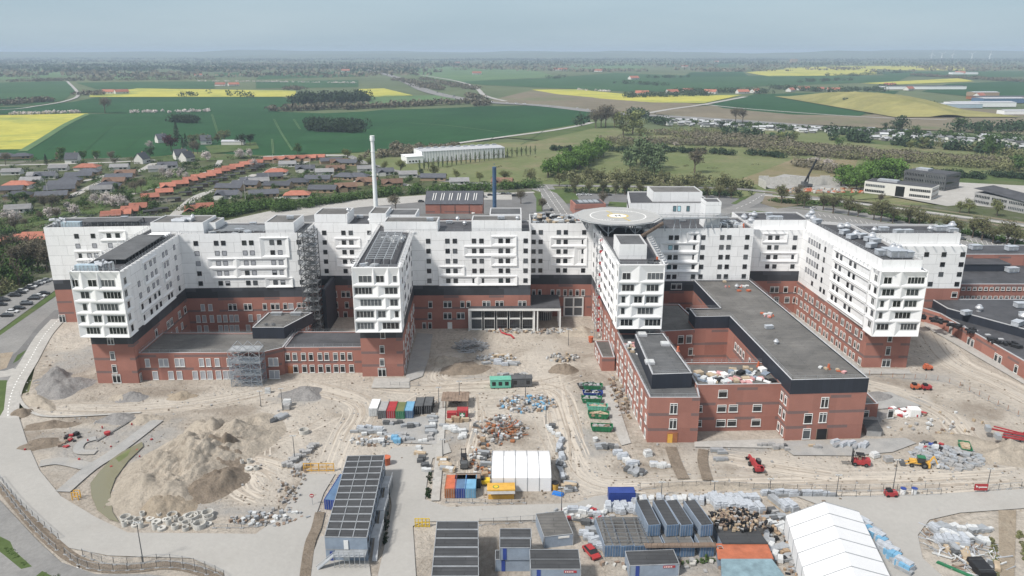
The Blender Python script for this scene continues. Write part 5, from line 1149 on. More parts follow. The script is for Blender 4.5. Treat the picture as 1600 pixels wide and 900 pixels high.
for px, n, sp in (([(1600, 735), (1450, 748), (1250, 752), (1050, 755), (930, 752), (890, 700), (870, 640), (860, 600), (850, 560)], 11, 5), ([(1600, 745), (1400, 755), (1200, 758), (1000, 762), (900, 775)], 9, 3), ([(1600, 720), (1520, 690), (1480, 650), (1420, 620), (1350, 600), (1280, 590)], 9, 4), ([(640, 640), (700, 612), (780, 610), (860, 612), (880, 660), (890, 740)], 9, 4), ([(420, 600), (520, 620), (560, 640), (540, 680), (520, 730)], 9, 4), ([(560, 600), (640, 608), (720, 606), (850, 600), (900, 585)], 9, 4), ([(520, 640), (460, 670), (400, 690), (380, 720), (400, 760)], 8, 5), ([(740, 620), (745, 660), (735, 720), (740, 780)], 7, 3), ([(60, 640), (150, 645), (260, 640), (360, 625), (470, 600)], 8, 4), ([(1090, 710), (1200, 730), (1300, 745)], 8, 3), ([(420, 780), (380, 760), (390, 730), (430, 740)], 10, 4), ([(1440, 500), (1480, 560), (1560, 600), (1640, 640)], 7, 5), ([(700, 560), (680, 590), (720, 600), (800, 590)], 8, 3)): ruts(px, n, sp)
for q_, m_ in ((qd, 'rutd'), (ql, 'rutl')): o = q_.build('wheel_ruts', K[m_]); o['kind'] = 'structure'
# scattered stones and clods on the bare earth
q = MB()
for i in range(3200):
    while True:
        px, py = rnd.uniform(40, 1600), rnd.uniform(520, 800)
        x, y = G(px, py)
        if (px < 230 and py > 690 and px < 150) or (px < 560 and 222 < y) and x > -131 or y > 262: continue
        if 30 < x < 96 and 183 < y: continue
        break
    s_ = rnd.uniform(.1, .38)*(1.6 if rnd.random() < .08 else 1); q.box((x, y, .05), (s_, s_*rnd.uniform(.6, 1.4), s_*.7), rnd.randrange(3), rnd.uniform(0, 3))
o = q.build('loose_stones', [K['heap'], K['gconc'], K['heapd']]); o['kind'] = 'stuff'; o['label'] = 'loose stones and clods scattered over the bare site'
# ------------------------------------------------------------------ vegetation
RS = np.random.RandomState(5)
def leaf_mesh(V, F, n0, centers, radii, n, size, flat_=.75, shell=.55):
    """n leaf-clump quads around every centre; returns arrays"""
    out_v = []; out_f = []
    for c, r in zip(centers, radii):
        d = RS.normal(size=(n, 3)); d /= np.linalg.norm(d, axis=1)[:, None]
        rad = (shell+(1-shell)*RS.rand(n)**.7)[:, None]; p = np.array(c)+d*rad*np.array(r)
        nrm = d+RS.normal(size=(n, 3))*.55; nrm /= np.linalg.norm(nrm, axis=1)[:, None]
        up = RS.normal(size=(n, 3)); a = np.cross(nrm, up); a /= np.linalg.norm(a, axis=1)[:, None]; b_ = np.cross(nrm, a)
        s_ = (size*(.6+.8*RS.rand(n)))[:, None]; s2 = s_*(.6+.5*RS.rand(n))[:, None]
        q = np.stack([p-a*s_*.5, p-b_*s2*.5, p+a*s_*.5, p+b_*s2*.5], 1); out_v.append(q.reshape(-1, 3))
    W_ = np.concatenate(out_v); k = len(W_)//4
    V.append(W_); F.append(np.arange(n0, n0+4*k).reshape(-1, 4)); return n0+4*k
def quads_mesh(name, V, F, mat_):
    V = np.concatenate(V); F = np.concatenate(F); me = bpy.data.meshes.new(name)
    me.vertices.add(len(V)); me.vertices.foreach_set('co', V.astype(np.float32).ravel()); me.loops.add(F.size); me.polygons.add(len(F))
    me.loops.foreach_set('vertex_index', F.ravel().astype(np.int32)); me.polygons.foreach_set('loop_start', np.arange(0, F.size, 4, dtype=np.int32)); me.polygons.foreach_set('loop_total', np.full(len(F), 4, np.int32))
    me.materials.append(mat_); me.update(calc_edges=True); me.validate(); return me
def leafmat(name, c, var=.35, sc=.25, rnd_=.25):
    m, t, b = newmat(name); p = posn(t); oi = nd(t, 'ShaderNodeObjectInfo').outputs['Random']
    col = ramp(t, noise(t, p, sc, 4, .7), [(.3, tuple(x*(1-var) for x in c)), (.7, tuple(x*(1+var) for x in c))])
    g = math_(t, 'MULTIPLY_ADD', oi, 2*rnd_, 1-rnd_); cc = nd(t, 'ShaderNodeCombineColor'); [t.links.new(g, cc.inputs[i]) for i in range(3)]
    col = mix(t, 1.0, col, cc.outputs[0], 'MULTIPLY'); t.links.new(col, b.inputs['Base Color']); b.inputs['Roughness'].default_value = .9; b.inputs['Specular IOR Level'].default_value = .1; return m
LM = dict(leafy=leafmat('green spring leaves', (.066, .112, .034)), dark=leafmat('dark evergreen leaves', (.036, .060, .030)), bare=leafmat('brown bare twigs', (.155, .14, .10), .35), blossom=leafmat('white blossom', (.52, .47, .45), .3), willow=leafmat('pale willow leaves', (.17, .19, .075)), fresh=leafmat('fresh bright leaves', (.10, .175, .042)), purple=leafmat('purple beech leaves', (.065, .022, .028)), pink=leafmat('pink blossom', (.35, .10, .14)), olive=leafmat('olive budding leaves', (.145, .15, .075)), greyg=leafmat('grey green leaves', (.12, .165, .085)))
K['bark'] = M('tree bark', (.11, .085, .065), .9, .3, 2)
def tree_proto(kind, name, label, shape='round', seed=1, dens=46):
    """unit tree 10 m high"""
    r_ = random.Random(seed); root = thing(name, label, 'tree', (0, 0, -500)); tr = MB(); bare = shape in ('bare', 'sparse')
    tr.cyl((0, 0, -.3), .28, .14, 5.5, 7); tips = []
    nb = 11 if bare else 6
    for i in range(nb):
        a = r_.uniform(0, 6.28); z0 = r_.uniform(2.0, 4.8); L = r_.uniform(2.2, 4.0); el = r_.uniform(.55, 1.2)
        e = (math.cos(a)*L*math.cos(el), math.sin(a)*L*math.cos(el), z0+L*math.sin(el)); tr.bar((0, 0, z0), e, .14); tips.append(e)
        for k in range(5 if bare else 1):
            f = r_.uniform(.35, .95); s = tuple(x*f for x in e[:2])+(z0+(e[2]-z0)*f,); e2 = (s[0]+r_.uniform(-1.5, 1.5), s[1]+r_.uniform(-1.5, 1.5), s[2]+r_.uniform(.6, 1.9)); tr.bar(s, e2, .07); tips.append(e2)
            if bare: [tr.bar(e2, (e2[0]+r_.uniform(-.9, .9), e2[1]+r_.uniform(-.9, .9), e2[2]+r_.uniform(.2, .9)), .045) for _ in range(3)]
    tr.build('trunk', K['bark'], root)
    V, F = [], []
    if shape == 'round':
        cs = [(r_.uniform(-2.8, 2.8), r_.uniform(-2.8, 2.8), r_.uniform(2.6, 8.0)) for _ in range(15)]+[(0, 0, 6)]
        rs = [(r_.uniform(1.3, 2.3),)*2+(r_.uniform(1.1, 1.9),) for _ in cs]; leaf_mesh(V, F, 0, cs, rs, dens, .66)
    elif shape == 'bare': leaf_mesh(V, F, 0, tips, [(1.5, 1.5, 1.3)]*len(tips), 20, .36, shell=.05)
    elif shape == 'sparse': leaf_mesh(V, F, 0, tips, [(1.3, 1.3, 1.1)]*len(tips), 24, .38, shell=.05)
    elif shape == 'cone':
        cs = [(0, 0, 1.2+i*.85) for i in range(10)]; rs = [(2.2*(1-i/10.5)+.15,)*2+(.9,) for i in range(10)]; leaf_mesh(V, F, 0, cs, rs, 50, .5)
    elif shape == 'column':
        cs = [(0, 0, 1.5+i*.9) for i in range(9)]; rs = [(1.0-abs(i-3)*.1,)*2+(1,) for i in range(9)]; leaf_mesh(V, F, 0, cs, rs, 40, .5)
    elif shape == 'bush':
        cs = [(r_.uniform(-3.2, 3.2), r_.uniform(-3, 3), r_.uniform(1.2, 4.6)) for _ in range(12)]; rs = [(r_.uniform(1.4, 2.3),)*2+(r_.uniform(1.3, 2.2),) for _ in cs]; leaf_mesh(V, F, 0, cs, rs, dens, .62)
    link('crown', quads_mesh('crown', V, F, LM[kind]), root); return root
PR_ = {}
NAMES = dict(leafy='leafy_tree', dark='dark_tree', bare='bare_tree', blossom='blossom_tree', willow='willow_tree', fresh='bright_green_tree', purple='purple_beech', pink='pink_blossom_tree', olive='budding_tree', greyg='grey_green_tree')
def T(kind, shape='round'):
    k = (kind, shape)
    if k not in PR_: PR_[k] = [tree_proto(kind, {'bush': 'bush', 'cone': 'conifer', 'column': 'columnar_tree'}.get(shape, NAMES[kind]), '', shape, 11+i*7+len(PR_)) for i in range(3)]
    return PR_[k]
DESC = dict(leafy='leafy green', dark='dark green', bare='bare brown', blossom='white blossoming', willow='pale yellow green', fresh='bright green', purple='purple', pink='pink blossoming', olive='budding olive', greyg='grey green')
def trees(spec, where, group, h=10, jit=1.5, hj=.2):
    """spec: [(kind, shape, [(px, py base)])]; labels count from the left within the row"""
    L = []
    for kind, shape, pts in spec:
        for p_ in pts: L.append((p_[0], p_[1], kind, shape, p_[2] if len(p_) > 2 else h))
    L.sort(); cnt = {}
    WD = lambda k, s: DESC[k]+' '+{'bush': 'bush', 'cone': 'conifer', 'column': 'slim tree'}.get(s, 'tree')
    for px, py, kind, shape, hh in L:
        word = WD(kind, shape); cnt[word] = cnt.get(word, 0)+1; n = cnt[word]; tot = sum(1 for l in L if WD(l[2], l[3]) == word)
        lab = f"{word} {where}" if tot == 1 else f"{word} {where}, {ordn(n)} from the left"
        x, y = G(px, py); s = hh/10*1.3*rnd.uniform(1-hj, 1+hj); pr_ = rnd.choice(T(kind, shape))
        x += rnd.uniform(-jit, jit); y += rnd.uniform(-jit, jit)
        put(pr_, (x, y, 0), rnd.uniform(0, 6.28), lab, (s*rnd.uniform(.9, 1.15), s*rnd.uniform(.9, 1.15), s), group)
def line(p, q, n, j=0): return [(p[0]+(q[0]-p[0])*(i+.5)/n+rnd.uniform(-j, j), p[1]+(q[1]-p[1])*(i+.5)/n+rnd.uniform(-j, j)*.3) for i in range(n)]
# tree line with bare crowns along the street behind the hospital, right part
trees([('olive', 'sparse', line((1215, 316), (1600, 388), 20, 4))], 'in the row along the rear car park', 'thin street trees behind the car park', 10)
trees([('olive', 'sparse', line((890, 302), (1150, 310), 13, 3))], 'in the thin row above the round helipad', 'thin street trees behind the helipad', 9)
trees([('bare', 'bare', [(812, 318), (850, 330), (620, 330), (945, 322), (1370, 318), (1250, 312)])], 'by the rear yard', 'bare trees near the rear yard', 8)
trees([('willow', 'sparse', [(545, 252), (560, 258), (575, 262), (600, 268), (625, 272), (680, 278), (712, 282), (750, 284), (790, 286)])], 'on the street bend beyond the white chimney', 'street trees round the bend', 9)
trees([('olive', 'round', [(832, 286), (874, 290), (918, 284), (936, 286), (960, 286), (982, 286), (1005, 288), (1040, 288), (1092, 292), (1130, 294)])], 'along the meadow edge', 'trees along the meadow edge', 10)
trees([('greyg', 'round', [(985, 266, 19), (1000, 262, 21), (1018, 268, 20), (1030, 262, 17), (1008, 275, 16), (992, 255, 15), (1022, 274, 14), (980, 258, 16), (1012, 256, 18)]), ('willow', 'round', [(975, 211, 22), (990, 209, 24), (1000, 212, 20)]), ('bare', 'bare', [(930, 200, 24), (945, 199, 27), (960, 200, 22), (938, 198, 25), (1150, 190, 20), (1160, 191, 20), (1084, 270, 22)])], 'in the meadow right of the white hall', 'large meadow trees', 15)
trees([('fresh', 'round', line((850, 278), (938, 240), 20, 2)+line((872, 279), (945, 243), 18, 2))], 'in the dense bright grove', 'bright green grove on the meadow', 12.5)
trees([('fresh', 'round', line((1312, 292), (1400, 275), 14, 3)+line((1325, 298), (1405, 284), 12, 2))], 'behind the white office building', 'bright green trees behind the offices', 14.5)
trees([('greyg', 'column', line((652, 266), (840, 240), 26))], 'in front of the white hall', 'slim row by the white hall', 7.5, .3, .08)
trees([('leafy', 'round', [(98, 244), (134, 250), (466, 240, 9), (95, 252), (150, 250, 8)]), ('purple', 'round', [(270, 236, 14)]), ('pink', 'round', [(92, 250, 7)]), ('dark', 'cone', [(277, 222, 15), (285, 232, 10), (293, 230, 10), (72, 258, 9), (249, 222, 8)]), ('bare', 'bare', [(300, 240, 11), (310, 240, 10), (172, 252, 10), (10, 258, 12), (165, 176, 22)]), ('blossom', 'round', [(238, 232, 8), (324, 252, 8), (378, 248, 8), (392, 246, 8)]), ('dark', 'round', [(378, 228, 12), (390, 226, 12), (235, 248, 9)]), ('olive', 'round', [(300, 226, 10), (315, 224, 10), (340, 222, 11), (350, 222, 10), (330, 225, 9)])], 'around the villas by the green field', 'garden trees by the green field', 9)
trees([('blossom', 'round', [(150, 322), (165, 323), (178, 325), (188, 322), (82, 342), (95, 340), (8, 345), (25, 346), (255, 276), (268, 277), (283, 278), (110, 328)]), ('bare', 'bare', [(70, 330, 9), (85, 332, 9), (220, 300, 8), (208, 304, 8), (30, 362, 8)]), ('leafy', 'round', [(205, 320), (225, 322), (40, 318), (25, 322), (130, 325), (330, 325), (350, 322), (370, 318), (60, 305)])], 'on the lawns of the left housing area', 'garden trees in the left housing area', 6.5)
trees([('blossom', 'round', [(165, 318), (175, 320), (195, 324), (120, 338), (30, 350), (262, 279), (290, 279), (150, 250), (378, 247), (400, 262)]), ('leafy', 'round', [(55, 322), (90, 320), (15, 330), (70, 300), (240, 300), (215, 290), (305, 262), (290, 265), (245, 330), (300, 335), (180, 300), (130, 262), (20, 268), (350, 330), (390, 320), (410, 316)]), ('bare', 'bare', [(110, 335), (90, 342), (60, 345), (40, 355), (225, 312), (30, 320), (180, 258)])], 'scattered in the left estate', 'scattered trees of the left estate', 6)
trees([('leafy', 'bush', [(rnd.uniform(-10, 70), rnd.uniform(395, 450)) for _ in range(20)]), ('bare', 'bare', [(35, 425), (48, 420), (60, 412), (20, 400), (70, 425)]), ('olive', 'bush', [(10, 395), (25, 440), (62, 405), (5, 460), (45, 400)])], 'left of the far left block', 'belt of trees by the left car park', 11)
trees([('leafy', 'round', [(x, y, 5) for x, y in [(430, 300), (456, 308), (500, 285), (520, 296), (545, 278), (590, 292), (612, 300), (640, 285), (655, 298), (480, 276), (700, 296), (720, 300)]]), ('dark', 'round', [(410, 305, 4), (470, 262, 5), (530, 270, 4), (580, 285, 4), (660, 275, 5), (200, 262, 5), (150, 285, 4), (60, 290, 5)])], 'between houses behind the white chimney', 'garden trees among the bungalows', 5)
trees([('blossom', 'bush', [(949, 229, 6), (1055, 227, 6), (1264, 257, 9), (1275, 256, 9), (1290, 258, 8), (1300, 262, 7), (1375, 272, 7), (1410, 272, 6), (1580, 262, 8), (1260, 236, 5)]), ('leafy', 'round', [(1330, 218, 13), (1430, 212, 10), (1550, 248, 18), (1540, 240, 16), (1590, 268, 12), (1585, 258, 10), (1500, 205, 14), (1310, 232, 11)]), ('willow', 'round', [(1240, 222, 12), (1220, 222, 12), (1420, 236, 12), (1440, 232, 12)]), ('dark', 'round', [(1398, 207, 14), (1410, 206, 16), (1385, 205, 11), (1130, 205, 11), (1320, 165, 12)]), ('willow', 'sparse', [(1555, 338, 9), (1500, 332, 9), (1515, 334, 8)])], 'in the green belt at the right', 'trees of the right green belt', 9)
# masses nobody could count: shrub belts, far woods
def mass(name, label, kind, cells, hh, n_per=60, size=1.4, sz=None):
    """cells: (px0,py0,px1,py1,count,radius)"""
    V, F = [], []; n0 = 0
    for (x0, y0, x1, y1, cnt, rad) in cells:
        C_, R_ = [], []
        for i in range(cnt):
            t_ = rnd.random(); px = x0+(x1-x0)*t_; py = y0+(y1-y0)*t_; x, y = G(px, py); w_ = rad*rnd.uniform(-1.6, 1.6); y += w_; h_ = hh*rnd.uniform(.6, 1.15)
            C_.append((x+rnd.uniform(-rad, rad), y, h_*.5)); R_.append((rad*rnd.uniform(.7, 1.2), rad*rnd.uniform(.7, 1.2), h_*.55))
        n0 = leaf_mesh(V, F, n0, C_, R_, n_per, size)
    o = link(name, quads_mesh(name, V, F, LM[kind])); o['kind'] = 'stuff'; o['label'] = label; return o
mass('shrub_belt', 'dark green shrub belt between the houses and the rear lane', 'leafy', [(290, 350, 430, 322, 90, 4), (430, 330, 600, 305, 100, 3.6), (600, 306, 840, 292, 110, 3.4), (300, 342, 400, 325, 50, 4)], 6.5, 70, 1.0)
mass('shrub_belt', 'dark shrub belt under the street trees', 'dark', [(880, 300, 1170, 306, 90, 2.5), (800, 294, 832, 292, 14, 3)], 4, 60, .8)
mass('shrub_belt', 'low green hedge belt behind the right car park', 'leafy', [(1205, 315, 1320, 322, 50, 2.6), (1320, 326, 1620, 388, 120, 2.2), (1340, 330, 1640, 394, 60, 1.6)], 2.6, 50, .8)
mass('scrub_belt', 'brown leafless scrub belt across the meadow', 'bare', [(930, 222, 1180, 228, 90, 7), (1180, 236, 1420, 252, 120, 8), (1100, 226, 1300, 236, 90, 7), (1000, 208, 1240, 222, 70, 7), (1060, 214, 1330, 240, 120, 8), (1220, 232, 1540, 258, 150, 9), (610, 232, 690, 236, 40, 5), (565, 248, 690, 238, 60, 4.5), (700, 232, 720, 230, 14, 5), (1340, 240, 1600, 262, 70, 8), (1240, 258, 1330, 274, 40, 6)], 7.5, 60, 1.5)
mass('scrub_belt', 'olive budding scrub among the brown belt', 'olive', [(1000, 214, 1340, 238, 60, 8), (1200, 238, 1600, 266, 90, 8), (940, 226, 1010, 230, 16, 6), (1430, 250, 1640, 258, 50, 9), (1040, 205, 1130, 210, 20, 6), (1440, 225, 1600, 246, 50, 7), (1090, 288, 1180, 296, 20, 3), (880, 284, 1090, 288, 40, 3.5)], 8, 60, 1.5)
mass('allotment_trees', 'small trees and hedges among the allotment cabins', 'leafy', [(1030, 190, 1340, 206, 70, 4), (1340, 206, 1600, 222, 90, 4), (1180, 200, 1600, 214, 60, 4)], 6, 40, 1.6)
mass('hedge_belt', 'dark hedge line along the near side of the scrub', 'dark', [(1030, 236, 1150, 242, 50, 4), (1160, 240, 1220, 246, 24, 4), (862, 234, 902, 236, 18, 3.5), (1425, 272, 1530, 278, 50, 4.5), (1550, 275, 1640, 282, 36, 4.5), (955, 236, 985, 238, 14, 4), (1010, 232, 1040, 234, 12, 4), (930, 230, 950, 232, 10, 4)], 5.5, 70, 1.3)
mass('wood', 'dark oval copse standing in the green field', 'dark', [(478, 196, 568, 200, 80, 9), (476, 203, 560, 207, 70, 7), (266, 190, 308, 192, 34, 8)], 12, 60, 2.0)
mass('wood', 'dark woodland edge beyond the green field', 'dark', [(462, 162, 574, 158, 90, 14), (470, 157, 570, 154, 50, 14)], 19, 50, 3.4)
mass('tree_belt', 'grey hedgerow and tree belts beyond the green field', 'bare', [(420, 174, 540, 169, 50, 9), (540, 170, 745, 161, 90, 9), (445, 140, 475, 140, 16, 14), (125, 148, 160, 148, 20, 14), (0, 164, 75, 158, 40, 14), (0, 128, 120, 126, 40, 18), (120, 126, 330, 124, 70, 18), (620, 125, 680, 136, 60, 16), (660, 124, 740, 140, 80, 16), (730, 150, 750, 155, 14, 14), (650, 135, 690, 141, 30, 14), (750, 165, 760, 163, 14, 10), (1430, 118, 1600, 128, 120, 16), (700, 110, 800, 106, 20, 16)], 11, 26, 4)
mass('blossom_hedge', 'white blossoming hawthorn hedges between the fields', 'blossom', [(22, 179, 130, 176, 40, 4), (206, 176, 252, 175, 16, 4), (262, 176, 330, 174, 22, 4), (400, 128, 560, 130, 30, 7), (900, 140, 960, 144, 16, 6), (300, 127, 440, 128, 30, 7)], 5, 26, 2.2)
mass('village_trees', 'dark trees around the far village', 'dark', [(980, 152, 1110, 149, 60, 11), (1050, 145, 1190, 144, 60, 12), (1200, 138, 1330, 146, 70, 12), (1180, 146, 1200, 146, 10, 10), (1320, 141, 1380, 143, 30, 12), (1370, 140, 1400, 136, 20, 12), (860, 123, 880, 121, 12, 12), (955, 130, 1040, 134, 24, 9), (1010, 122, 1080, 121, 24, 12), (1240, 129, 1330, 125, 30, 14), (1290, 118, 1340, 119, 20, 12), (1335, 118, 1420, 113, 40, 14), (305, 145, 400, 152, 10, 10), (280, 151, 300, 150, 6, 9), (1010, 190, 1040, 196, 14, 8), (985, 178, 1010, 184, 20, 9), (1510, 205, 1640, 200, 60, 14), (1430, 172, 1460, 168, 12, 10), (1370, 160, 1390, 160, 5, 8), (900, 196, 912, 190, 8, 8), (1300, 208, 1360, 218, 20, 6), (1130, 212, 1250, 222, 30, 5), (1300, 218, 1600, 244, 60, 5)], 12, 34, 3)
def scatter(name, label, kind, poly, cnt, hh, rad, n_per, size):
    V, F, n0 = [], [], 0; xs = [p[0] for p in poly]; ys = [p[1] for p in poly]; C_, R_ = [], []
    while len(C_) < cnt:
        x, y = rnd.uniform(min(xs), max(xs)), rnd.uniform(min(ys), max(ys)); c = False
        for (x0, y0), (x1, y1) in zip(poly, poly[1:]+poly[:1]):
            if (y0 > y) != (y1 > y) and x < (x1-x0)*(y-y0)/(y1-y0)+x0: c = not c
        if not c: continue
        X, Y = G(x, y); L = rnd.randint(1, 6); an = rnd.choice((.15, 1.2))+rnd.uniform(-.2, .2)
        for k in range(L): C_.append((X+k*rad*1.3*math.cos(an), Y+k*rad*1.3*math.sin(an), hh*.4)); R_.append((rad*rnd.uniform(.7, 1.2), rad*rnd.uniform(.7, 1.2), hh*rnd.uniform(.4, .75)))
    leaf_mesh(V, F, 0, C_, R_, n_per, size); o = link(name, quads_mesh(name, V, F, LM[kind])); o['kind'] = 'stuff'; o['label'] = label
EST = [(-30, 395), (-30, 262), (60, 250), (230, 246), (420, 246), (545, 246), (640, 276), (700, 290), (640, 298), (430, 325), (300, 350), (200, 350), (60, 380)]
scatter('garden_hedges', 'dark clipped hedges between the houses', 'dark', EST, 900, 2.4, 1.5, 26, .7); scatter('garden_hedges', 'green garden bushes between the houses', 'leafy', EST, 620, 3.4, 1.9, 28, .8); scatter('garden_hedges', 'pale budding garden bushes between the houses', 'olive', EST, 300, 3.6, 1.9, 28, .7)
scatter('meadow_scrub', 'low tufts of scrub on the meadow', 'olive', [(600, 262), (700, 240), (930, 225), (1190, 250), (1150, 282), (850, 290)], 120, 1.2, 1.6, 16, .6)
# far woodland to the horizon, thicker with distance
def farwood(name, label, kind, cells, hh, sz):
    V, F = [], []; n0 = 0
    for (x0, x1, y0, y1, cnt) in cells:
        C_, R_ = [], []
        for i in range(cnt):
            u = rnd.uniform(x0, x1); v = y0+(y1-y0)*rnd.random()
            x, y = G(u, v); L = rnd.randint(3, 9); an = rnd.uniform(-.35, .35); st = y*.010
            for k in range(L): C_.append((x+(k-L/2)*st*math.cos(an)+rnd.uniform(-.3, .3)*st, y+(k-L/2)*st*math.sin(an)*2+rnd.uniform(-1, 1)*st, hh*.45)); r_ = st*rnd.uniform(.5, .95); R_.append((r_, r_, hh*rnd.uniform(.4, .75)))
        n0 = leaf_mesh(V, F, n0, C_, R_, 9, sz)
    o = link(name, quads_mesh(name, V, F, LM[kind])); o['kind'] = 'stuff'; o['label'] = label
farwood('far_woodland', 'blue grey woods towards the horizon', 'dark', [(-60, 1660, 84.5, 90, 330), (-60, 1660, 88, 96, 260), (-60, 620, 95, 112, 110), (620, 1660, 93, 104, 80)], 17, 15)
farwood('far_woodland', 'brownish far tree belts below the horizon', 'bare', [(-60, 1660, 85, 94, 200), (-60, 700, 94, 122, 110), (700, 1660, 93, 112, 80), (400, 860, 100, 108, 50)], 14, 13)
# ------------------------------------------------------------------ houses
def roofm_(name, c): return M(name, c, .8, .18, .5, objrand=.22)
K['rred'] = roofm_('red roof tiles', (.33, .13, .09)); K['rgrey'] = roofm_('grey blue roof', (.085, .09, .105)); K['rblack'] = roofm_('black felt roof', (.04, .04, .042)); K['wwht'] = M('white rendered wall', (.62, .61, .58), .9, .06); K['wtan'] = M('tan brick wall', (.34, .25, .17), .9, .12)
def house_proto(name, roofk, wallk, L=16, W_=10, e=2.8, r=5.4, hip=0, wing_=False, chim=False):
    root = thing(name, '', 'house', (0, 0, -500)); x, y = L/2, W_/2
    mb = MB().box((0, 0, 0), (L-.8, W_-.8, e)); gx = x-.4
    if not hip: [mb.poly([(s*gx, -y+.4, e), (s*gx, y-.4, e), (s*gx, 0, r-.25)]) for s in (-1, 1)]
    if wing_: mb.box((-L*.2, -W_*.6, 0), (6.4, W_*.7, e))
    mb.build('wall', K[wallk], root)
    rf = MB(); rx_ = x-(y*.9 if hip else 0); z0 = e-.15
    for s in (-1, 1):
        rf.poly([(-x, s*y, z0), (x, s*y, z0), (rx_, 0, r), (-rx_, 0, r)] if s < 0 else [(x, y, z0), (-x, y, z0), (-rx_, 0, r), (rx_, 0, r)])
        if hip: rf.poly([(s*x, -y, z0), (s*x, y, z0), (s*rx_, 0, r)])
        rf.bar((-x, s*y, z0-.12), (x, s*y, z0-.12), .25)
    if wing_:
        cx, y1 = -L*.2, -W_*.98; [rf.poly([(cx+s*3.6, y1, z0), (cx+s*3.6, 0, z0), (cx, 0, r-.4), (cx, y1, r-.4)]) for s in (-1, 1)]; 
    ro = rf.build('roof', K[roofk], root)
    for wx in (.12, .34): MB().box((wx*L, -y+.36, .9), (2.0, .12, 1.2)).build('window', K['glass'], root)
    if chim: MB().box((L*.2, .5, r-1.2), (.8, .8, 2)).build('chimney', K['wtan'], ro)
    return root
K['rbrown'] = roofm_('brown roof tiles', (.17, .105, .075)); K['rlight'] = roofm_('light grey fibre roof', (.22, .22, .225))
HPR = {'red': [house_proto('terraced_house', 'rred', 'wtan', 11, 11, 2.8, 5.2, 0, True), house_proto('terraced_house', 'rred', 'wtan', 12, 10, 2.8, 5, 0)], 'grey': [house_proto('bungalow', 'rbrown', 'wtan', 16, 10, 2.7, 5.2, 0, True), house_proto('bungalow', 'rlight', 'wwht', 15, 9, 2.7, 5, 0), house_proto('bungalow', 'rgrey', 'wtan', 17, 11, 2.8, 5.2, 1), house_proto('bungalow', 'rgrey', 'wwht', 16, 10, 2.8, 5.4, 0, True), house_proto('bungalow', 'rgrey', 'wtan', 20, 10, 2.8, 5.2)], 'redb': [house_proto('bungalow', 'rred', 'wwht', 17, 10, 2.6, 4.8, 1)], 'villa': [house_proto('villa', 'rgrey', 'wwht', 11, 9, 4.0, 9, 0, False, True)], 'farm': [house_proto('farmhouse', 'rred', 'wwht', 26, 12, 3.5, 8)]}
cp = thing('carport', '', 'carport', (0, 0, -500)); MB().box((0, 0, 2.4), (9, 6, .25)).build('roof', K['rblack'], cp)
for sx_ in (-1, 1):
    for sy_ in (-1, 1): MB().box((sx_*4.2, sy_*2.7, 0), (.2, .2, 2.4)).build('post', K['dwood'], cp)
MB().box((2.5, 1, 0), (3.6, 3.6, 2.4)).build('storage_wall', K['dwood'], cp)
def row_(kind, pts, where, group, rz=.3, rj=.1, sc=1.0, noun=None, pr_=None):
    pts = sorted(pts)
    for i, p_ in enumerate(pts):
        x, y = G(p_[0], p_[1]); proto = (pr_ or rnd.choice(HPR[kind])); a = p_[2] if len(p_) > 2 else rz+rnd.uniform(-rj, rj)
        put(proto, (x, y, .05), a, (noun or '')+' '+where+(f', {ordn(i+1)} from the left' if len(pts) > 1 else ''), sc, group)
q4 = lambda L, x0, y0: [(x0+p_[0]/4, y0+p_[1]/4)+tuple(p_[2:]) for p_ in L]
row_('red', q4([(940, 650), (1030, 618), (1050, 582), (1130, 565), (1190, 545), (1240, 528), (1300, 516), (1340, 500), (1390, 484), (1430, 472), (1480, 458), (1540, 442), (1590, 432)], 0, 150), 'in the long diagonal terrace at the left', 'red terraced houses in a diagonal row', .5, .04, 1, 'red tiled house')
row_('red', q4([(90, 292), (150, 290), (215, 285), (285, 282), (345, 280), (395, 276), (10, 310)], 400, 180), 'in the terrace beside the green field', 'red terraced houses by the field', .1, .04, 1, 'red tiled house')
row_('red', q4([(700, 765), (765, 755), (820, 735), (870, 715), (1215, 730), (1285, 715)], 0, 150), 'just behind the left hospital roofs', 'red houses behind the left roofs', .3, .05, 1, 'red tiled house')
row_('red', q4([(60, 350), (215, 305), (100, 335), (160, 318), (250, 315)], 0, 300), 'left of the far left hospital block', 'red houses left of the hospital', .15, .05, 1.0, 'red tiled house')
row_('grey', q4([(80, 490), (240, 512), (200, 545), (290, 515), (370, 465), (560, 492), (500, 515), (440, 545), (400, 570), (750, 460), (790, 500), (750, 525), (720, 550), (680, 580), (640, 600), (60, 605), (330, 640), (120, 640), (120, 725), (380, 600), (1050, 450), (990, 470), (30, 390), (140, 390)], 0, 150), 'in the grey estate at the left', 'grey roofed bungalows at the left', .25, .12, 1.05, 'low bungalow')
row_('redb', q4([(120, 575), (550, 462)], 0, 150), 'among the grey roofs at the left', None, .1, .05, 1.2, 'large red roofed bungalow')
row_('grey', q4([(1440, 590), (1540, 570), (1430, 635), (1570, 550)], 0, 150)+q4([(200, 320), (310, 350), (90, 400), (140, 455), (260, 435), (390, 415), (430, 370), (500, 350), (560, 400), (420, 480), (560, 465), (690, 350), (700, 430), (800, 370), (850, 440), (950, 385), (1110, 405), (1270, 430), (470, 300), (520, 308), (570, 312), (50, 510), (640, 400), (20, 430), (1540, 432)], 400, 180), 'in the estate around the white chimney', 'bungalows of the middle estate', .1, .3, 1.05, 'low bungalow')
row_('redb', q4([(130, 370), (260, 515)], 400, 180), 'in the estate left of the white chimney', None, .2, .1, 1.1, 'red roofed bungalow')
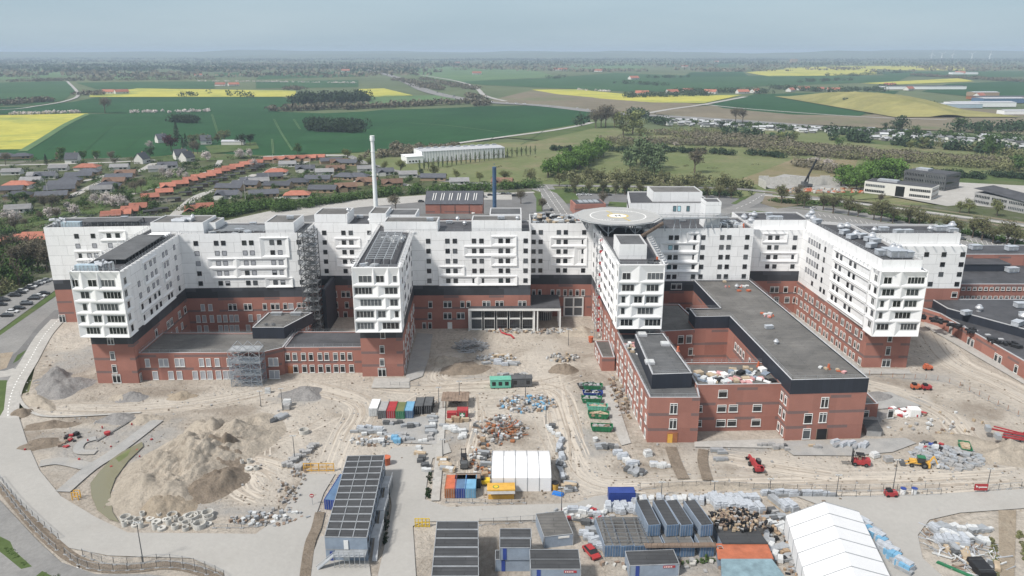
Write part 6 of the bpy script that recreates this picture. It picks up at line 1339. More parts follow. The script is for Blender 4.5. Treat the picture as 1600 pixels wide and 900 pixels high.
row_('villa', q4([(890, 420, 1.4), (460, 420, .1), (1010, 290, .8), (1130, 395, .7), (1290, 300, .3), (1170, 410, 1.2)], 0, 150), 'by the edge of the green field', 'villas by the green field', 0, 0, 1.1, 'white gabled villa')
row_('cp', q4([(1090, 660), (1160, 622), (1230, 590), (1265, 570), (1330, 552), (1390, 530), (1440, 512), (1500, 490), (1570, 472), (940, 740), (1010, 725), (1200, 700), (1590, 462)], 0, 150)+q4([(20, 330), (50, 320)], 400, 180), 'beside the diagonal red terrace', 'black flat carports along the lane', .5, .05, 1, 'black flat roofed carport', cp)
row_('farm', [(1003, 148), (1050, 146), (1075, 144), (1110, 146), (1160, 146), (1180, 145), (1235, 143), (1255, 141), (1280, 142), (1302, 143), (170, 146), (190, 146), (345, 134), (365, 134), (310, 119), (1390, 135), (1530, 152), (1420, 141)], 'in the far villages', 'farmhouses in the far villages', .1, .8, 1.25, 'white walled farmhouse')
row_('farm', [(990, 124), (745, 116), (540, 112), (1070, 105), (870, 110), (880, 110), (935, 112), (1120, 97), (1500, 116), (715, 99)], 'alone among distant fields', 'distant white farms', .1, .8, 1.6, 'small white farmstead')
# warehouses and sheds further off
def hall(name, label, px, py, L, W_, h, rz, wm, rm, pitch=1.0, cat='hall', z=0):
    x, y = G(px, py); t_ = thing(name, label, cat, (x, y, z), rz); MB().box((0, 0, 0), (L, W_, h)).build('wall', K[wm], t_)
    q = MB(); e = .4
    q.poly([(-L/2-e, -W_/2-e, h-.05), (L/2+e, -W_/2-e, h-.05), (L/2+e, 0, h+pitch), (-L/2-e, 0, h+pitch)]); q.poly([(L/2+e, W_/2+e, h-.05), (-L/2-e, W_/2+e, h-.05), (-L/2-e, 0, h+pitch), (L/2+e, 0, h+pitch)])
    for s in (-1, 1): q.poly([(s*L/2, -W_/2, h-.06), (s*L/2, W_/2, h-.06), (s*L/2, 0, h+pitch-.05)])
    q.build('roof', K[rm], t_); return t_
wh = hall('warehouse', 'long white corrugated hall beyond the meadow with a slim tree row', 718, 247, 84, 28, 10, .40, 'whitep', 'cop', .8, 'warehouse')
q = MB(); [q.box((-42+i*2.8, -14.15, 0), (.25, .2, 10)) for i in range(31)]; [q.box((-38+i*7.6, 4, 10.5), (4, 3, 1.2)) for i in range(11)]; q.build('wall_rib', K['steel'], wh)
q = MB().box((0, 0, 0), (16, 20, 6)); q.box((0, 0, 6), (16.6, 20.6, .3)); q.build('office_annex', K['whitep'], wh).location = (-50, -8, 0)
q = MB(); [q.box((-5+i*3, -.1, 1.2), (1.6, .2, 1.4)) for i in range(4)]; q.build('window', K['glass'], bpy.data.objects['office_annex']).location = (0, -10, 0)
bh = hall('brick_hall', 'dark red brick hall with a dark roof and six paired skylights', 712, 346, 34, 22, 13, 0, 'brick', 'rgrey', 6, 'hall')
q = MB()
for i in range(6):
    for d in (-.7, .7): a = (-12.3+i*4.9+d, -8.2, 14.7); q.bar(a, (a[0]+.5, -2.2, 17.9), .35)
q.build('skylight', K['mark'], bh)
q = MB(); [q.box((x, -11.1, 0), (.25, .2, 13)) for x in (-8, .5, 9)]; q.cyl((11.5, -12.5, 0), 1, 1, 8, 10, 1); q.build('downpipe', [K['dsteel'], K['mark']], bh)
x, y = G(700, 347); t_ = thing('brick_annex', 'low brick annex with cluttered roof in front of the brick hall', 'building', (x, y-22, 0)); MB().box((0, 0, 0), (62, 14, 8)).build('wall', K['brick'], t_); MB().box((0, 0, 8), (62.4, 14.4, .3)).build('roof', K['roofg'], t_)
x, y = G(918, 332); t_ = thing('red_brick_building', 'small red brick building with solar panels left of the helipad', 'building', (x, y, 0), .12); MB().box((0, 0, 0), (20, 16, 7)).build('wall', K['brick'], t_); r_o = MB().box((0, 0, 7), (18, 14, .3)).build('roof', K['roof'], t_); q = MB(); [q.box((-5+i*3.4, 0, 7.3), (2.8, 9, .3)) for i in range(4)]; q.build('solar_panel', K['steel'], t_)
# offices at the right
def office(name, label, px0, px1, py, dep, floors, fh, wm, wk, rz=None, wmul=1, pent_=True, gap=None):
    A, B = G(px0, py[0]), G(px1, py[1]); L = math.dist(A, B); a = math.atan2(B[1]-A[1], B[0]-A[0]); t_ = thing(name, label, 'office building', (A[0], A[1], 0), a)
    h = floors*fh+.8; MB().box((L/2, dep/2, 0), (L, dep, h)).build('wall', K[wm], t_); MB().box((L/2, dep/2, h), (L-1, dep-1, .15)).build('roof', K['roof'], t_)
    for f in range(floors):
        for i in range(max(2, int(L/12))):
            n = max(2, int(L/12)); w_ = L/n; x0 = i*w_+.8
            if gap and i == n//2 and f >= 0: continue
            q = MB().box((x0+(w_-1.6)/2, -.04, f*fh+1.2), (w_-1.6, .12, fh*.45), 0); [q.box((x0+k*1.2, -.07, f*fh+1.2), (.12, .15, fh*.45), 1) for k in range(int((w_-1.6)/1.2)+1)]
            q.build('window', [K['glass'], K[wk]], t_)
        q = MB().box((L+.04, dep/2, f*fh+1.2), (.12, dep-3, fh*.4)); q.build('window', K['glass'], t_)
    if gap: MB().box((L/2+2, -.05, .2), (6, .2, h-1.4)).build('entrance_front', K['glass'], t_)
    if pent_: MB().box((L*.3, dep*.5, h), (L*.3, dep*.35, 1.6)).build('roof_plant_room', K['silver'], t_)
    return t_
office('office_building', 'white two storey office block behind the right car park', 1349, 1454, (301, 313), 18, 2, 3.9, 'wwht', 'frame', gap=True)
office('office_building', 'dark brown three storey office block behind the white offices', 1410, 1475, (290, 299), 22, 3, 3.8, 'dsteel', 'cop')
ob2 = office('office_building', 'grey office building with a slanting dark roof at the far right', 1520, 1600, (318, 334), 26, 2, 3.6, 'gconc', 'frame', pent_=False); q = MB().prism([(0, 0), (36, 0), (36, 16), (0, 16)], 8, 8.4); 
q = MB().poly([(-1, -1, 10.5), (38, -1, 7.6), (38, 18, 8.6), (-1, 18, 11.5)]); q.build('slanted_roof', K['roof'], ob2)
for i, (px, py, L, W_, h, lab, wm, rm) in enumerate(((1482, 168, 110, 30, 7, 'pale blue industrial shed right of the rapeseed hill', 'lblue', 'cop'), (1530, 166, 120, 35, 8, 'long white industrial hall right of the rapeseed hill', 'whitep', 'cop'), (1560, 160, 90, 40, 9, 'blue fronted warehouse at the far right', 'steelblue', 'cop'), (1570, 155, 150, 40, 6, 'red fronted warehouse behind the blue one', 'rust', 'rgrey'), (1440, 139, 230, 40, 8, 'long low grey farm shed under the yellow strips', 'whitep', 'rgrey'), (1505, 116, 120, 30, 8, 'white shed before the far brown wood', 'whitep', 'cop'), (365, 226, 24, 9, 4, 'white shed on the lawn by the green field', 'wwht', 'cop'), (1240, 98, 60, 40, 40, 'orange brick mill on the horizon at the right', 'wtan', 'rred'), (1535, 150, 60, 30, 9, 'tan warehouse beside the red one', 'wtan', 'cop'), (1590, 178, 60, 20, 6, 'small pale shed at the right edge of the brown verge', 'whitep', 'cop'))):
    if i == 7: L, W_, h = 60, 40, 30
    hall('shed', lab, px, py, L, W_, h, 0.05, wm, rm, 1.5, 'shed')
# half built hall with a dark crane behind the car park
x, y = G(1262, 292); t_ = thing('concrete_shell', 'unfinished pale concrete walls of a new hall behind the car park', 'building', (x, y, 0), .02)
for i in range(9): MB().box((-32+i*8, 8, 0), (7.7, .3, 6.5 if i % 3 else 7.5)).build('wall_panel', K['conc'], t_)
for i in range(4): MB().box((-36, 4-i*4, 0), (.3, 3.8, 6)).build('wall_panel', K['conc'], t_)
x, y = G(1258, 293); t_ = thing('mobile_crane', 'dark mobile crane with raised boom beside the concrete shell', 'crane', (x, y, 0), .3)
q = MB().box((0, 0, .6), (11, 3, 2)); q.box((-1, 0, 2.6), (4, 3, 2)); q.build('carriage', K['dsteel'], t_); q = MB().bar((-1, 0, 4), (7.5, 0, 21), 1.1); q.bar((2, 0, 2.6), (2.5, 0, 11), .5); q.build('boom', K['black'], t_)
q = MB(); [q.tube((x_, -1.7, .7), (x_, 1.7, .7), .7) for x_ in (-4, -2, 2, 4)]; q.build('wheel', K['tyre'], t_)
x, y = G(1294, 298); 
q = MB()
for i in range(160): q.box((rnd.uniform(-38, 22), rnd.uniform(-10, 6), 0), (rnd.uniform(.8, 3.5), rnd.uniform(.8, 2.5), rnd.uniform(.4, 1.6)), rnd.randrange(5), rnd.uniform(0, 3))
o = q.build('building_material', [K['wood'], K['conc'], K['orange'], K['wtan'], K['gconc']], None, (x, y, 0)); o['kind'] = 'stuff'; o['label'] = 'heaps of timber and material beside the concrete shell'
# allotment sheds
K['shedw'] = M('painted shed', (.42, .42, .40), .8, .2, .5, objrand=.75); K['shedr'] = M('shed roofing', (.28, .29, .30), .7, .2, .5, objrand=.8)
ap = thing('garden_cabin', '', 'cabin', (0, 0, -500)); MB().box((0, 0, 0), (6, 5, 2.3)).build('wall', K['shedw'], ap); q = MB(); q.poly([(-3.4, -3, 2.2), (3.4, -3, 2.2), (3.4, 0, 3.4), (-3.4, 0, 3.4)]); q.poly([(3.4, 3, 2.2), (-3.4, 3, 2.2), (-3.4, 0, 3.4), (3.4, 0, 3.4)]); q.build('roof', K['shedr'], ap)
L = [(rnd.uniform(1030, 1150), 0) for _ in range(60)]; pts = []
for x, _ in L: pts.append((x, 188+(x-1030)*.055+rnd.uniform(-3, 7)))
for _ in range(70): x = rnd.uniform(1150, 1360); pts.append((x, 197+(x-1150)*.055+rnd.uniform(-4, 5)))
for _ in range(90): x = rnd.uniform(1350, 1600); pts.append((x, 206+(x-1350)*.07+rnd.uniform(-5, 12)))
pts.sort()
for i, (px, py) in enumerate(pts):
    x, y = G(px, py); put(ap, (x, y, .2), rnd.uniform(-.4, .4), f'small garden cabin in the allotments, {ordn(i+1)} from the left', rnd.uniform(.7, 1.5), 'allotment cabins')
# wind turbines
for i, px in enumerate((1455, 1471, 1488, 1518, 1546)):
    t_ = thing('wind_turbine', f'white wind turbine on the right horizon, {ordn(i+1)} from the left', 'wind turbine', (*G(px, 92.5), 0), rnd.uniform(-.5, .5), 'wind turbines on the horizon'); s_ = t_.location.y/6500
    q = MB().cyl((0, 0, 0), 5*s_, 3*s_, 40*s_, 8).build('tower', K['mark'], t_); MB().box((0, -2*s_, 39*s_), (4*s_, 9*s_, 4*s_)).build('nacelle', K['mark'], t_)
    for k in range(3): a = 2.094*k+i; MB().bar((0, -8*s_, 41*s_), (30*s_*math.sin(a), -8*s_, 41*s_+30*s_*math.cos(a)), 2.6*s_).build('blade', K['mark'], t_)
K['skyb'] = M('bright blue tarpaulin', (.03, .20, .62), .5, .15)
# ------------------------------------------------------------------ vehicles
CARC = {k: M('car paint '+k, c, .3, .05, spec=.5) for k, c in dict(black=(.02, .02, .022), white=(.62, .63, .64), grey=(.16, .17, .18), silver=(.38, .39, .40), blue=(.04, .07, .16), red=(.35, .03, .03)).items()}
def car_proto(ck):
    t_ = thing('parked_car', '', 'car', (0, 0, -500)); q = MB(); W_ = .9
    prof = [(-2.2, .35), (2.2, .35), (2.25, .75), (1.3, .95), (-1.9, 1.0), (-2.2, .9)]; cab = [(-1.75, .95), (1.2, .93), (.45, 1.45), (-1.35, 1.48)]
    def ext(q, pr, w1_, w2_, m):
        n = len(pr); zm = min(p[1] for p in pr); zx = max(p[1] for p in pr); ww = lambda z: w1_+(w2_-w1_)*(z-zm)/(zx-zm)
        A = [(x, -ww(z), z) for x, z in pr]; B = [(x, ww(z), z) for x, z in pr]; q.poly(A, m); q.poly(B[::-1], m)
        for i in range(n): j = (i+1) % n; q.poly([A[j], A[i], B[i], B[j]], m)
    ext(q, prof, W_, W_*.96, 0); q.build('body', CARC[ck], t_)
    q = MB(); ext(q, cab, W_*.93, W_*.72, 0); q.build('window_band', K['glass'], t_); MB().box((-.45, 0, 1.47), (1.7, 1.28, .04)).build('roof', CARC[ck], t_)
    for x in (-1.4, 1.4):
        for y in (-.78, .78): q = MB().tube((x, y-.12, .33), (x, y+.12, .33), .33, 10); q.build('wheel', K['tyre'], t_)
    return t_
CP_ = {k: car_proto(k) for k in CARC}
def cars(L, where, group):
    L = sorted(L); 
    for i, (px, py, ck, rz) in enumerate(L): put(CP_[ck], (*G(px, py), .2), R(rz), f'{ck} car {where}, {ordn(i+1)} from the left', 1.0, group)
cars([((270-4*0+x)/3.75, 400+y/3.75, c, a) for x, y, c, a in ((-258, 262, 'black', 5), (-180, 240, 'black', 5), (-190, 236, 'grey', 5), (-150, 224, 'black', 8), (-138, 212, 'white', 8), (-100, 200, 'black', 8), (-85, 188, 'white', 10), (-70, 180, 'black', 10), (-50, 172, 'silver', 12), (-30, 163, 'white', 12), (-12, 158, 'grey', 14), (-10, 228, 'black', 12), (-55, 246, 'grey', 8), (-35, 244, 'white', 8), (-70, 258, 'black', 5), (-112, 290, 'black', 5), (-115, 282, 'grey', 5), (-158, 315, 'black', 5), (-195, 335, 'white', 5), (-228, 358, 'black', 5), (-245, 268, 'black', 6), (-262, 294, 'black', 5), (5, 150, 'silver', 12))], 'in the left car park', 'cars in the left car park')
cars([(1396, 346, 'black', 10), (1404, 355, 'grey', 5), (1412, 357, 'black', 5), (1444, 356, 'white', 12), (1537, 372, 'black', 12), (1559, 381, 'black', 15), (1577, 386, 'white', 12), (1503, 375, 'grey', 12), (1271, 327, 'white', 8)], 'on the rear car park', 'cars on the rear car park')
cars([(757, 309, 'silver', 5), (766, 306, 'black', 5), (778, 304, 'white', 5), (787, 304, 'black', 5), (795, 304, 'grey', 5), (804, 307, 'black', 5), (808, 307, 'black', 5), (658, 316, 'black', 5), (862, 329, 'black', 80), (905, 306, 'white', 5), (912, 305, 'silver', 5), (920, 306, 'white', 5), (951, 306, 'black', 5), (12, 0, 'grey', 0)][:13], 'near the brick hall', 'cars behind the hospital')
cars([(rnd.uniform(640, 1000), 0, rnd.choice(['white', 'black', 'silver', 'red']), -20) for _ in range(0)], '', '')
hw = smooth([G(x, y) for x, y in [(640, 130), (665, 141), (700, 150), (760, 159), (850, 165), (950, 176)]], 12)
for i in range(24):
    p_ = hw[int(i*len(hw)/24)]; q_ = hw[min(len(hw)-1, int(i*len(hw)/24)+1)]; a = math.atan2(q_[1]-p_[1], q_[0]-p_[0]) if q_ != p_ else -.8
    put(CP_[rnd.choice(['white', 'black', 'silver', 'white'])], (p_[0]+rnd.choice((-9, 9, 6, -6)), p_[1], .6), a, f'vehicle on the highway curve, {ordn(i+1)} from the far end', rnd.choice((1, 1, 1.6)), 'highway traffic')
for i, (px, py, c_, nm) in enumerate(((125, 301, 'mint', 0),)): pass
def wheel(t_, x, y, r=.6, w_=.45): 
    o = MB().tube((x, y-w_/2, r), (x, y+w_/2, r), r, 14).build('wheel', K['tyre'], t_); MB().tube((x, y-w_/2-.02, r), (x, y+w_/2+.02, r), r*.5, 10).build('rim', K['dsteel'], o)
def telehandler(label, px, py, rz, name='telehandler', boom='red', s=1.0, raised=4):
    t_ = thing(name, label, name.replace('_', ' '), (*G(px, py), .1), R(rz)); t_.scale = (s,)*3
    q = MB().box((0, 0, .8), (5.4, 1.3, .9)); q.box((-2.0, -.75, 1.0), (1.6, .9, .8)); q.box((-2.3, 0, .8), (1.0, 2.0, 1.0)); q.build('chassis', K[boom], t_)
    q = MB().box((.1, -.75, 1.1), (1.6, .85, 1.5)); c_ = q.build('cab', K['glass'], t_); q = MB().box((.1, -.75, 2.6), (1.7, .95, .1)); q.build('cab_roof', K['dsteel'], c_)
    q = MB().bar((-2.2, .35, 2.0), (3.8, .35, 1.6+raised*.1), .42); q.bar((3.6, .35, 1.6+raised*.1), (4.2, .35, .9), .3); q.build('boom', K[boom], t_)
    q = MB().box((4.3, .35, .3), (.12, 1.3, .9)); q.box((5.0, 0, .35), (1.4, .15, .08)); q.box((5.0, .7, .35), (1.4, .15, .08)); q.build('fork', K['black'], t_)
    for x in (-1.6, 1.7):
        for y in (-.95, .95): wheel(t_, x, y)
    return t_
telehandler('red telehandler pointing away on the sand right of the footpath', 1180, 733, 95, s=.95)
def forklift(label, px, py, rz, col='red'):
    t_ = thing('forklift', label, 'forklift', (*G(px, py), .1), R(rz)); q = MB().box((0, 0, .5), (2.6, 1.5, .9)); q.box((-1.3, 0, .5), (1.6, 1.6, 1.2)); q.build('body', K[col], t_)
    q = MB(); [q.box((x, y, 1.4), (.1, .1, 1.3)) for x in (-.7, .8) for y in (-.6, .6)]; q.box((0, 0, 2.65), (1.7, 1.4, .1)); q.build('cab_frame', K['black'], t_); q = MB().box((0, 0, 1.2), (.6, .6, .9)); q.build('seat', K['dwood'], t_)
    q = MB(); [q.box((1.5, y, .2), (.18, .18, 3.4)) for y in (-.5, .5)]; [q.box((1.55, 0, z), (.12, 1.1, .15)) for z in (.9, 2.2, 3.3)]; q.build('mast', K['black'], t_); q = MB(); [q.box((2.6, y, .25), (2.1, .18, .08)) for y in (-.4, .4)]; q.build('fork', K['dsteel'], t_)
    for x in (-1.3, 1.0):
        for y in (-.75, .75): wheel(t_, x, y, .45, .3)
    return t_
forklift('red rough terrain forklift with its fork pointing left', 1342, 727, 168).scale = (1.15,)*3
forklift('black forklift parked in the shade left of the white tent', 725, 728, 95, 'dsteel').scale = (1.1,)*3
t_ = thing('backhoe_loader', 'yellow backhoe loader with a dark glass cab', 'backhoe', (*G(1435, 729), .1), R(165)); t_.scale = (.92,)*3
q = MB().box((0, 0, .9), (4.6, 1.2, .8)); q.box((1.6, 0, 1.3), (1.8, 1.1, .7)); q.build('chassis', K['amber'], t_); q = MB().prism([(-1.3, -.8), (.6, -.8), (.6, .8), (-1.3, .8)], 1.4, 2.9); q.build('cab', K['glass'], t_); MB().box((-.35, 0, 2.9), (2.1, 1.8, .12)).build('cab_roof', K['green'], t_)
q = MB(); [q.bar((1.0, y, 1.6), (3.6, y, .6), .2) for y in (-.7, .7)]; q.build('loader_arm', K['amber'], t_); q = MB().box((4.2, 0, .1), (1.1, 2.4, .9)); q.build('bucket', K['dsteel'], t_)
q = MB().bar((-2.2, 0, 1.2), (-3.4, 0, 3.5), .38); q.bar((-3.4, 0, 3.5), (-4.6, 0, 1.2), .3); q.box((-2.4, 0, .3), (.5, 2.2, 1.2)); q.build('digger_arm', K['amber'], t_); MB().box((-4.7, 0, .4), (.7, .8, .9)).build('digger_bucket', K['wrap'], t_)
for y in (-1.0, 1.0): wheel(t_, -1.2, y, .85, .45); wheel(t_, 2.0, y, .55, .35)
for lab, px, py, rz, s in (('large red boom lift with lowered arm at the right edge, far one', 1585, 690, 160, 1.15), ('red boom lift parked right behind the frame edge, nearer one', 1597, 699, 170, 1.1)):
    t_ = thing('boom_lift', lab, 'boom lift', (*G(px, py), .1), R(rz)); t_.scale = (s,)*3; q = MB().box((0, 0, .7), (4.4, 2.1, .7)); q.box((-.6, 0, 1.4), (2.6, 1.3, .6)); q.build('chassis', K['dsteel'], t_)
    q = MB().bar((-1.6, .4, 2.0), (5.2, .4, 2.5), .35); q.bar((-1.6, -.3, 2.1), (4.6, -.3, 2.9), .26); q.bar((-1.6, 0, 1.6), (-1.6, 0, 2.6), .5); q.build('boom', K['red'], t_); MB().box((5.8, 0, 1.8), (1.1, 1.9, 1.1)).build('basket', K['steel'], t_)
    for x in (-1.5, 1.5):
        for y in (-1.1, 1.1): wheel(t_, x, y, .55, .4)
t_ = thing('red_car', 'red car with a dark tailgate parked between the cabins', 'car', (*G(924, 867), .1), R(-65)); t_.scale = (1.05,)*3
for ch in CP_['red'].children: c = ch.copy(); COL.objects.link(c); c.parent = t_
t_['label'] = 'red hatchback parked between the grey blue cabins'
# ------------------------------------------------------------------ containers, skips, cabins
def at2(pL, pR, z=0):
    A, B = G(*pL, z), G(*pR, z); return ((A[0]+B[0])/2, (A[1]+B[1])/2), math.atan2(B[1]-A[1], B[0]-A[0]), math.dist(A, B)
def container(label, c, rz, col, top=None, L=6.06, W_=2.44, h=2.6, z=.08, door='front', name='shipping_container', logo=None):
    """c = middle of the near short side; the length runs back"""
    t_ = thing(name, label, 'container', (c[0], c[1], z), rz); q = MB(); m, mt = 0, 1
    q.box((0, L/2, 0), (W_, L, h), m, 0, mt)
    for i in range(int(L/.5)):
        for s in (-1, 1): q.box((s*(W_/2+.02), .25+i*.5, .15), (.05, .24, h-.3), m)
    for y in (.06, L-.06):
        for s in (-1, 1): q.box((s*(W_/2), y, 0), (.16, .16, h+.04), m)
    for s in (-1, 1): q.box((s*W_/2, L/2, h-.02), (.14, L, .09), m)
    q.build('body', [K[col], K[top or col]], t_)
    q = MB(); q.box((-W_*.24, -.05, .12), (W_*.44, .08, h-.25)); q.box((W_*.24, -.05, .12), (W_*.44, .08, h-.25)); [q.box((x, -.12, .1), (.06, .06, h-.2), 1) for x in (-.85, -.3, .3, .85)]; q.build('door', [K['steelblue' if 'cabin' in name else col], K['steel']], t_)
    return t_
for lab, x0, x1, y, col, top in (('white and grey bin shed with a green top, left of the container row', 577, 590, 651, 'wrap', 'whitep'), ('dark grey green shipping container at the left of the row', 591, 604, 655, 'dsteel', 'gconc'), ('red shipping container between grey and green ones', 604.5, 617, 655, 'red', 'red'), ('dark green shipping container with a mossy roof', 619, 631.5, 656, 'green', 'meadow'), ('slate blue shipping container with a pale blue roof', 632, 645, 655, 'steelblue', 'sky'),
        ('black shipping container, left of the black pair', 648, 661, 648, 'black', 'dsteel'), ('black shipping container beside the gravel path, right of the pair', 662, 675.5, 647, 'black', 'dsteel')):
    c, a, w_ = at2((x0, y), (x1, y)); container(lab, c, 0, col, top)
for lab, x0, x1, y, col, top in (('orange shipping container in the row by the white tent', 696, 711, 779, 'rust', 'orange'), ('dark blue shipping container with a pale roof beside the orange one', 712, 726.5, 779, 'blue', 'steelblue'), ('light blue shipping container, right of the dark blue one', 727.5, 742, 779, 'sky', 'sky')):
    c, a, w_ = at2((x0, y), (x1, y)); container(lab, c, 0, col, top)
c, a, w_ = at2((716, 764), (746, 764)); container('black shipping container lying crosswise behind the blue ones', (c[0]+3, c[1]+1.3), math.pi/2, 'black', 'dwood')
c, a, w_ = at2((512, 797), (520, 797)); container('blue long shipping container left of the large cabin block', (c[0], c[1]), -.12, 'blue', 'steelblue', L=11)
c, a, w_ = at2((954, 787), (987, 786)); container('blue container by the road bend behind the stacked cabins', (c[0]+3.2, c[1]+1.3), math.pi/2, 'blue', 'blue')
t_ = container('long blue cabin container behind the silver ducts', (*G(1118, 772),), 1.5, 'blue', 'blue') if 0 else None
for lab, px, py, col in (('mint green site cabin with three dark windows', 782, 605, 'mint'), ('dark slate site cabin beside the mint cabin', 815, 603, 'dsteel')):
    x, y = G(px, py); t_ = thing('site_cabin', lab, 'cabin', (x, y, .1), .06); MB().box((0, 0, .3), (6.4, 2.7, 2.6)).build('body', K[col], t_); MB().box((0, 0, 2.9), (6.7, 3.0, .18)).build('roof', K[col], t_)
    for i in range(3): MB().box((-2.1+i*2, -1.38, 1.1), (1.1, .1, 1.2)).build('window', K['glass'], t_)
    q = MB().tube((-2, -1.3, .3), (-2, 1.3, .3), .3); q.tube((2, -1.3, .3), (2, 1.3, .3), .3); q.build('wheel', K['tyre'], t_)
# bins and the red first aid containers
x, y = G(721, 653); t_ = thing('timber_shelter', 'grey weathered plank shelter behind the red first aid container', 'shelter', (G(713, 638)[0], G(713, 638)[1], 0)); q = MB(); 
for i in range(8): q.box((-3.9+i*1.0, 2.5, 2.6), (.94, 6.4+rnd.uniform(-.3, .3), .12))
q.build('roof', K['dwood'], t_); q = MB(); [q.box((x_, y_, 0), (.2, .2, 2.6)) for x_ in (-3.8, 3.4) for y_ in (-.5, 5.4)]; q.box((-.2, 5.5, 0), (7.4, .15, 2.4)); q.build('post', K['dwood'], t_)
c, a, w_ = at2((714, 655), (731, 655)); t_ = container('red first aid container with a green and white cross', c, 0, 'red', 'red', L=2.5, W_=3.0)
q = MB().box((0, -.2, .5), (1.5, .06, 1.5)); q.build('sign_board', K['green'], t_); q = MB().box((0, -.26, 1.02), (1.2, .05, .42)); q.box((0, -.265, .65), (.42, .05, 1.2)); q.build('cross_mark', K['mark'], t_)
x, y = G(706, 652); t_ = thing('red_tool_box', 'smaller red steel box left of the first aid container', 'tool box', (x, y, .1)); MB().box((0, 0, 0), (2.6, 1.6, 1.5)).build('body', K['red'], t_); MB().box((0, 0, 1.5), (2.75, 1.75, .15)).build('lid', K['red'], t_)
def skip_(label, px, py, rz, col, fill, L=6, W_=2.3, h=1.6):
    t_ = thing('waste_skip', label, 'skip', (*G(px, py), .1), R(rz), 'open waste skips by the podium'); q = MB(); x, y = L/2, W_/2
    B = [(-x+.5, -y+.15), (x-.5, -y+.15), (x-.5, y-.15), (-x+.5, y-.15)]; T_ = [(-x, -y), (x, -y), (x, y), (-x, y)]
    for i in range(4):
        j = (i+1) % 4; q.poly([(*B[i], .15), (*B[j], .15), (*T_[j], h), (*T_[i], h)]); q.poly([(*T_[i], h-.02), (*T_[j], h-.02), (*[c*.95 for c in B[j]], .3), (*[c*.95 for c in B[i]], .3)]); q.bar((*T_[i], h), (*T_[j], h), .14)
    q.poly([(*b_, .3) for b_ in B]); [q.box((-x+.8+i*(L-1.6)/5, s*(y+.02), .3), (.12, .12, h-.3)) for i in range(6) for s in (-1, 1)]; q.build('body', K[col], t_)
    if fill:
        q = MB(); [q.box((rnd.uniform(-x+.8, x-.8), rnd.uniform(-y+.5, y-.5), h*.55), (rnd.uniform(.4, 1.6), rnd.uniform(.3, 1), rnd.uniform(.2, .9)), rnd.randrange(len(fill)), rnd.uniform(0, 3)) for _ in range(34)]
        o = q.build('waste', [K[f] for f in fill], t_); o['kind'] = 'stuff'
    return t_
for a_ in (('dark green skip of grey waste, farthest of the skip row', 926, 609, -2, 'green', ['gconc', 'silver', 'dsteel']), ('blue skip of white rubbish, second of the skip row', 926, 620, -3, 'blue', ['wrap', 'steel', 'black']), ('green skip with pale sand, third of the skip row', 924, 629, -4, 'green', ['gconc']), ('pale green skip full of broken timber', 933, 641, -6, 'mint', ['wood', 'dwood', 'gconc']), ('bright green skip heaped with plywood offcuts', 935, 653, -8, 'green', ['wood', 'wood', 'wtan']), ('dark green skip with grey rubble, nearest of the row', 940, 673, -5, 'green', ['gconc', 'dwood'])): skip_(*a_)
skip_('green tipping skip on the sand right of the backhoe', 1507, 703, 70, 'green', ['wood'], 5, 2.6, 1.3)
skip_('dark skip of scrap metal behind the green row', 916, 606, 12, 'dsteel', ['steel', 'black', 'dsteel'], 5.5, 2.2, 1.2)
# ------------------------------------------------------------------ white tents
def tent(name, label, A, B, C, eave, ridge, bays, bulge=True):
    """A,B = near side ground corners (end wall A-B spans the ridge), C = far corner behind B"""
    A, B, C = map(np.array, (A, B, C)); t_ = thing(name, label, 'tent', (float(A[0]), float(A[1]), .05)); u = B-A; v = C-B; q = MB(); fr_ = MB()
    def P(a, b_, z): p_ = u*a+v*b_; return (float(p_[0]), float(p_[1]), z)
    prof = [(0, 0), (0, eave), (.25, (eave+ridge)*.5+(.35 if bulge else 0)), (.5, ridge), (.75, (eave+ridge)*.5+(.35 if bulge else 0)), (1, eave), (1, 0)]
    for k in range(bays):
        for i in range(len(prof)-1):
            (a0, z0), (a1, z1) = prof[i], prof[i+1]; q.poly([P(a0, k/bays, z0), P(a1, k/bays, z1), P(a1, (k+1)/bays, z1), P(a0, (k+1)/bays, z0)])
    for k in range(bays+1):
        for i in range(len(prof)-1): (a0, z0), (a1, z1) = prof[i], prof[i+1]; fr_.bar(P(a0, k/bays, z0+.04), P(a1, k/bays, z1+.04), .14)
    q.build('canopy', K['tent'], t_); g = MB()
    for b_ in (0, 1): g.poly([P(a, b_, z) for a, z in prof])
    g.build('end_wall', K['tent'], t_); fr_.build('seam', K['steel'], t_); return t_
A = G(765, 690); 
gl, gr = G(768, 768), G(861, 768)
tent('storage_tent', 'white five bay storage tent in the middle of the site', (gl[0], gl[1]+13), gl, gr, 3.6, 5.8, 5)
# the large tent: ridge runs away to the upper left
rz0 = G(1294, 781, 7.5); el = G(1228, 806, 4.6); er = G(1342, 800, 4.6); far_d = (G(1345, 900, 7.5)[0]-rz0[0], G(1345, 900, 7.5)[1]-rz0[1])
k_ = 1.9; A2, B2 = np.array(el), np.array(er); d2 = np.array(far_d)/np.linalg.norm(far_d)*48
tent('storage_tent', 'long gabled white storage tent running out of the frame at lower right', er, el, (el[0]+d2[0], el[1]+d2[1]), 4.6, 7.5, 11, False)
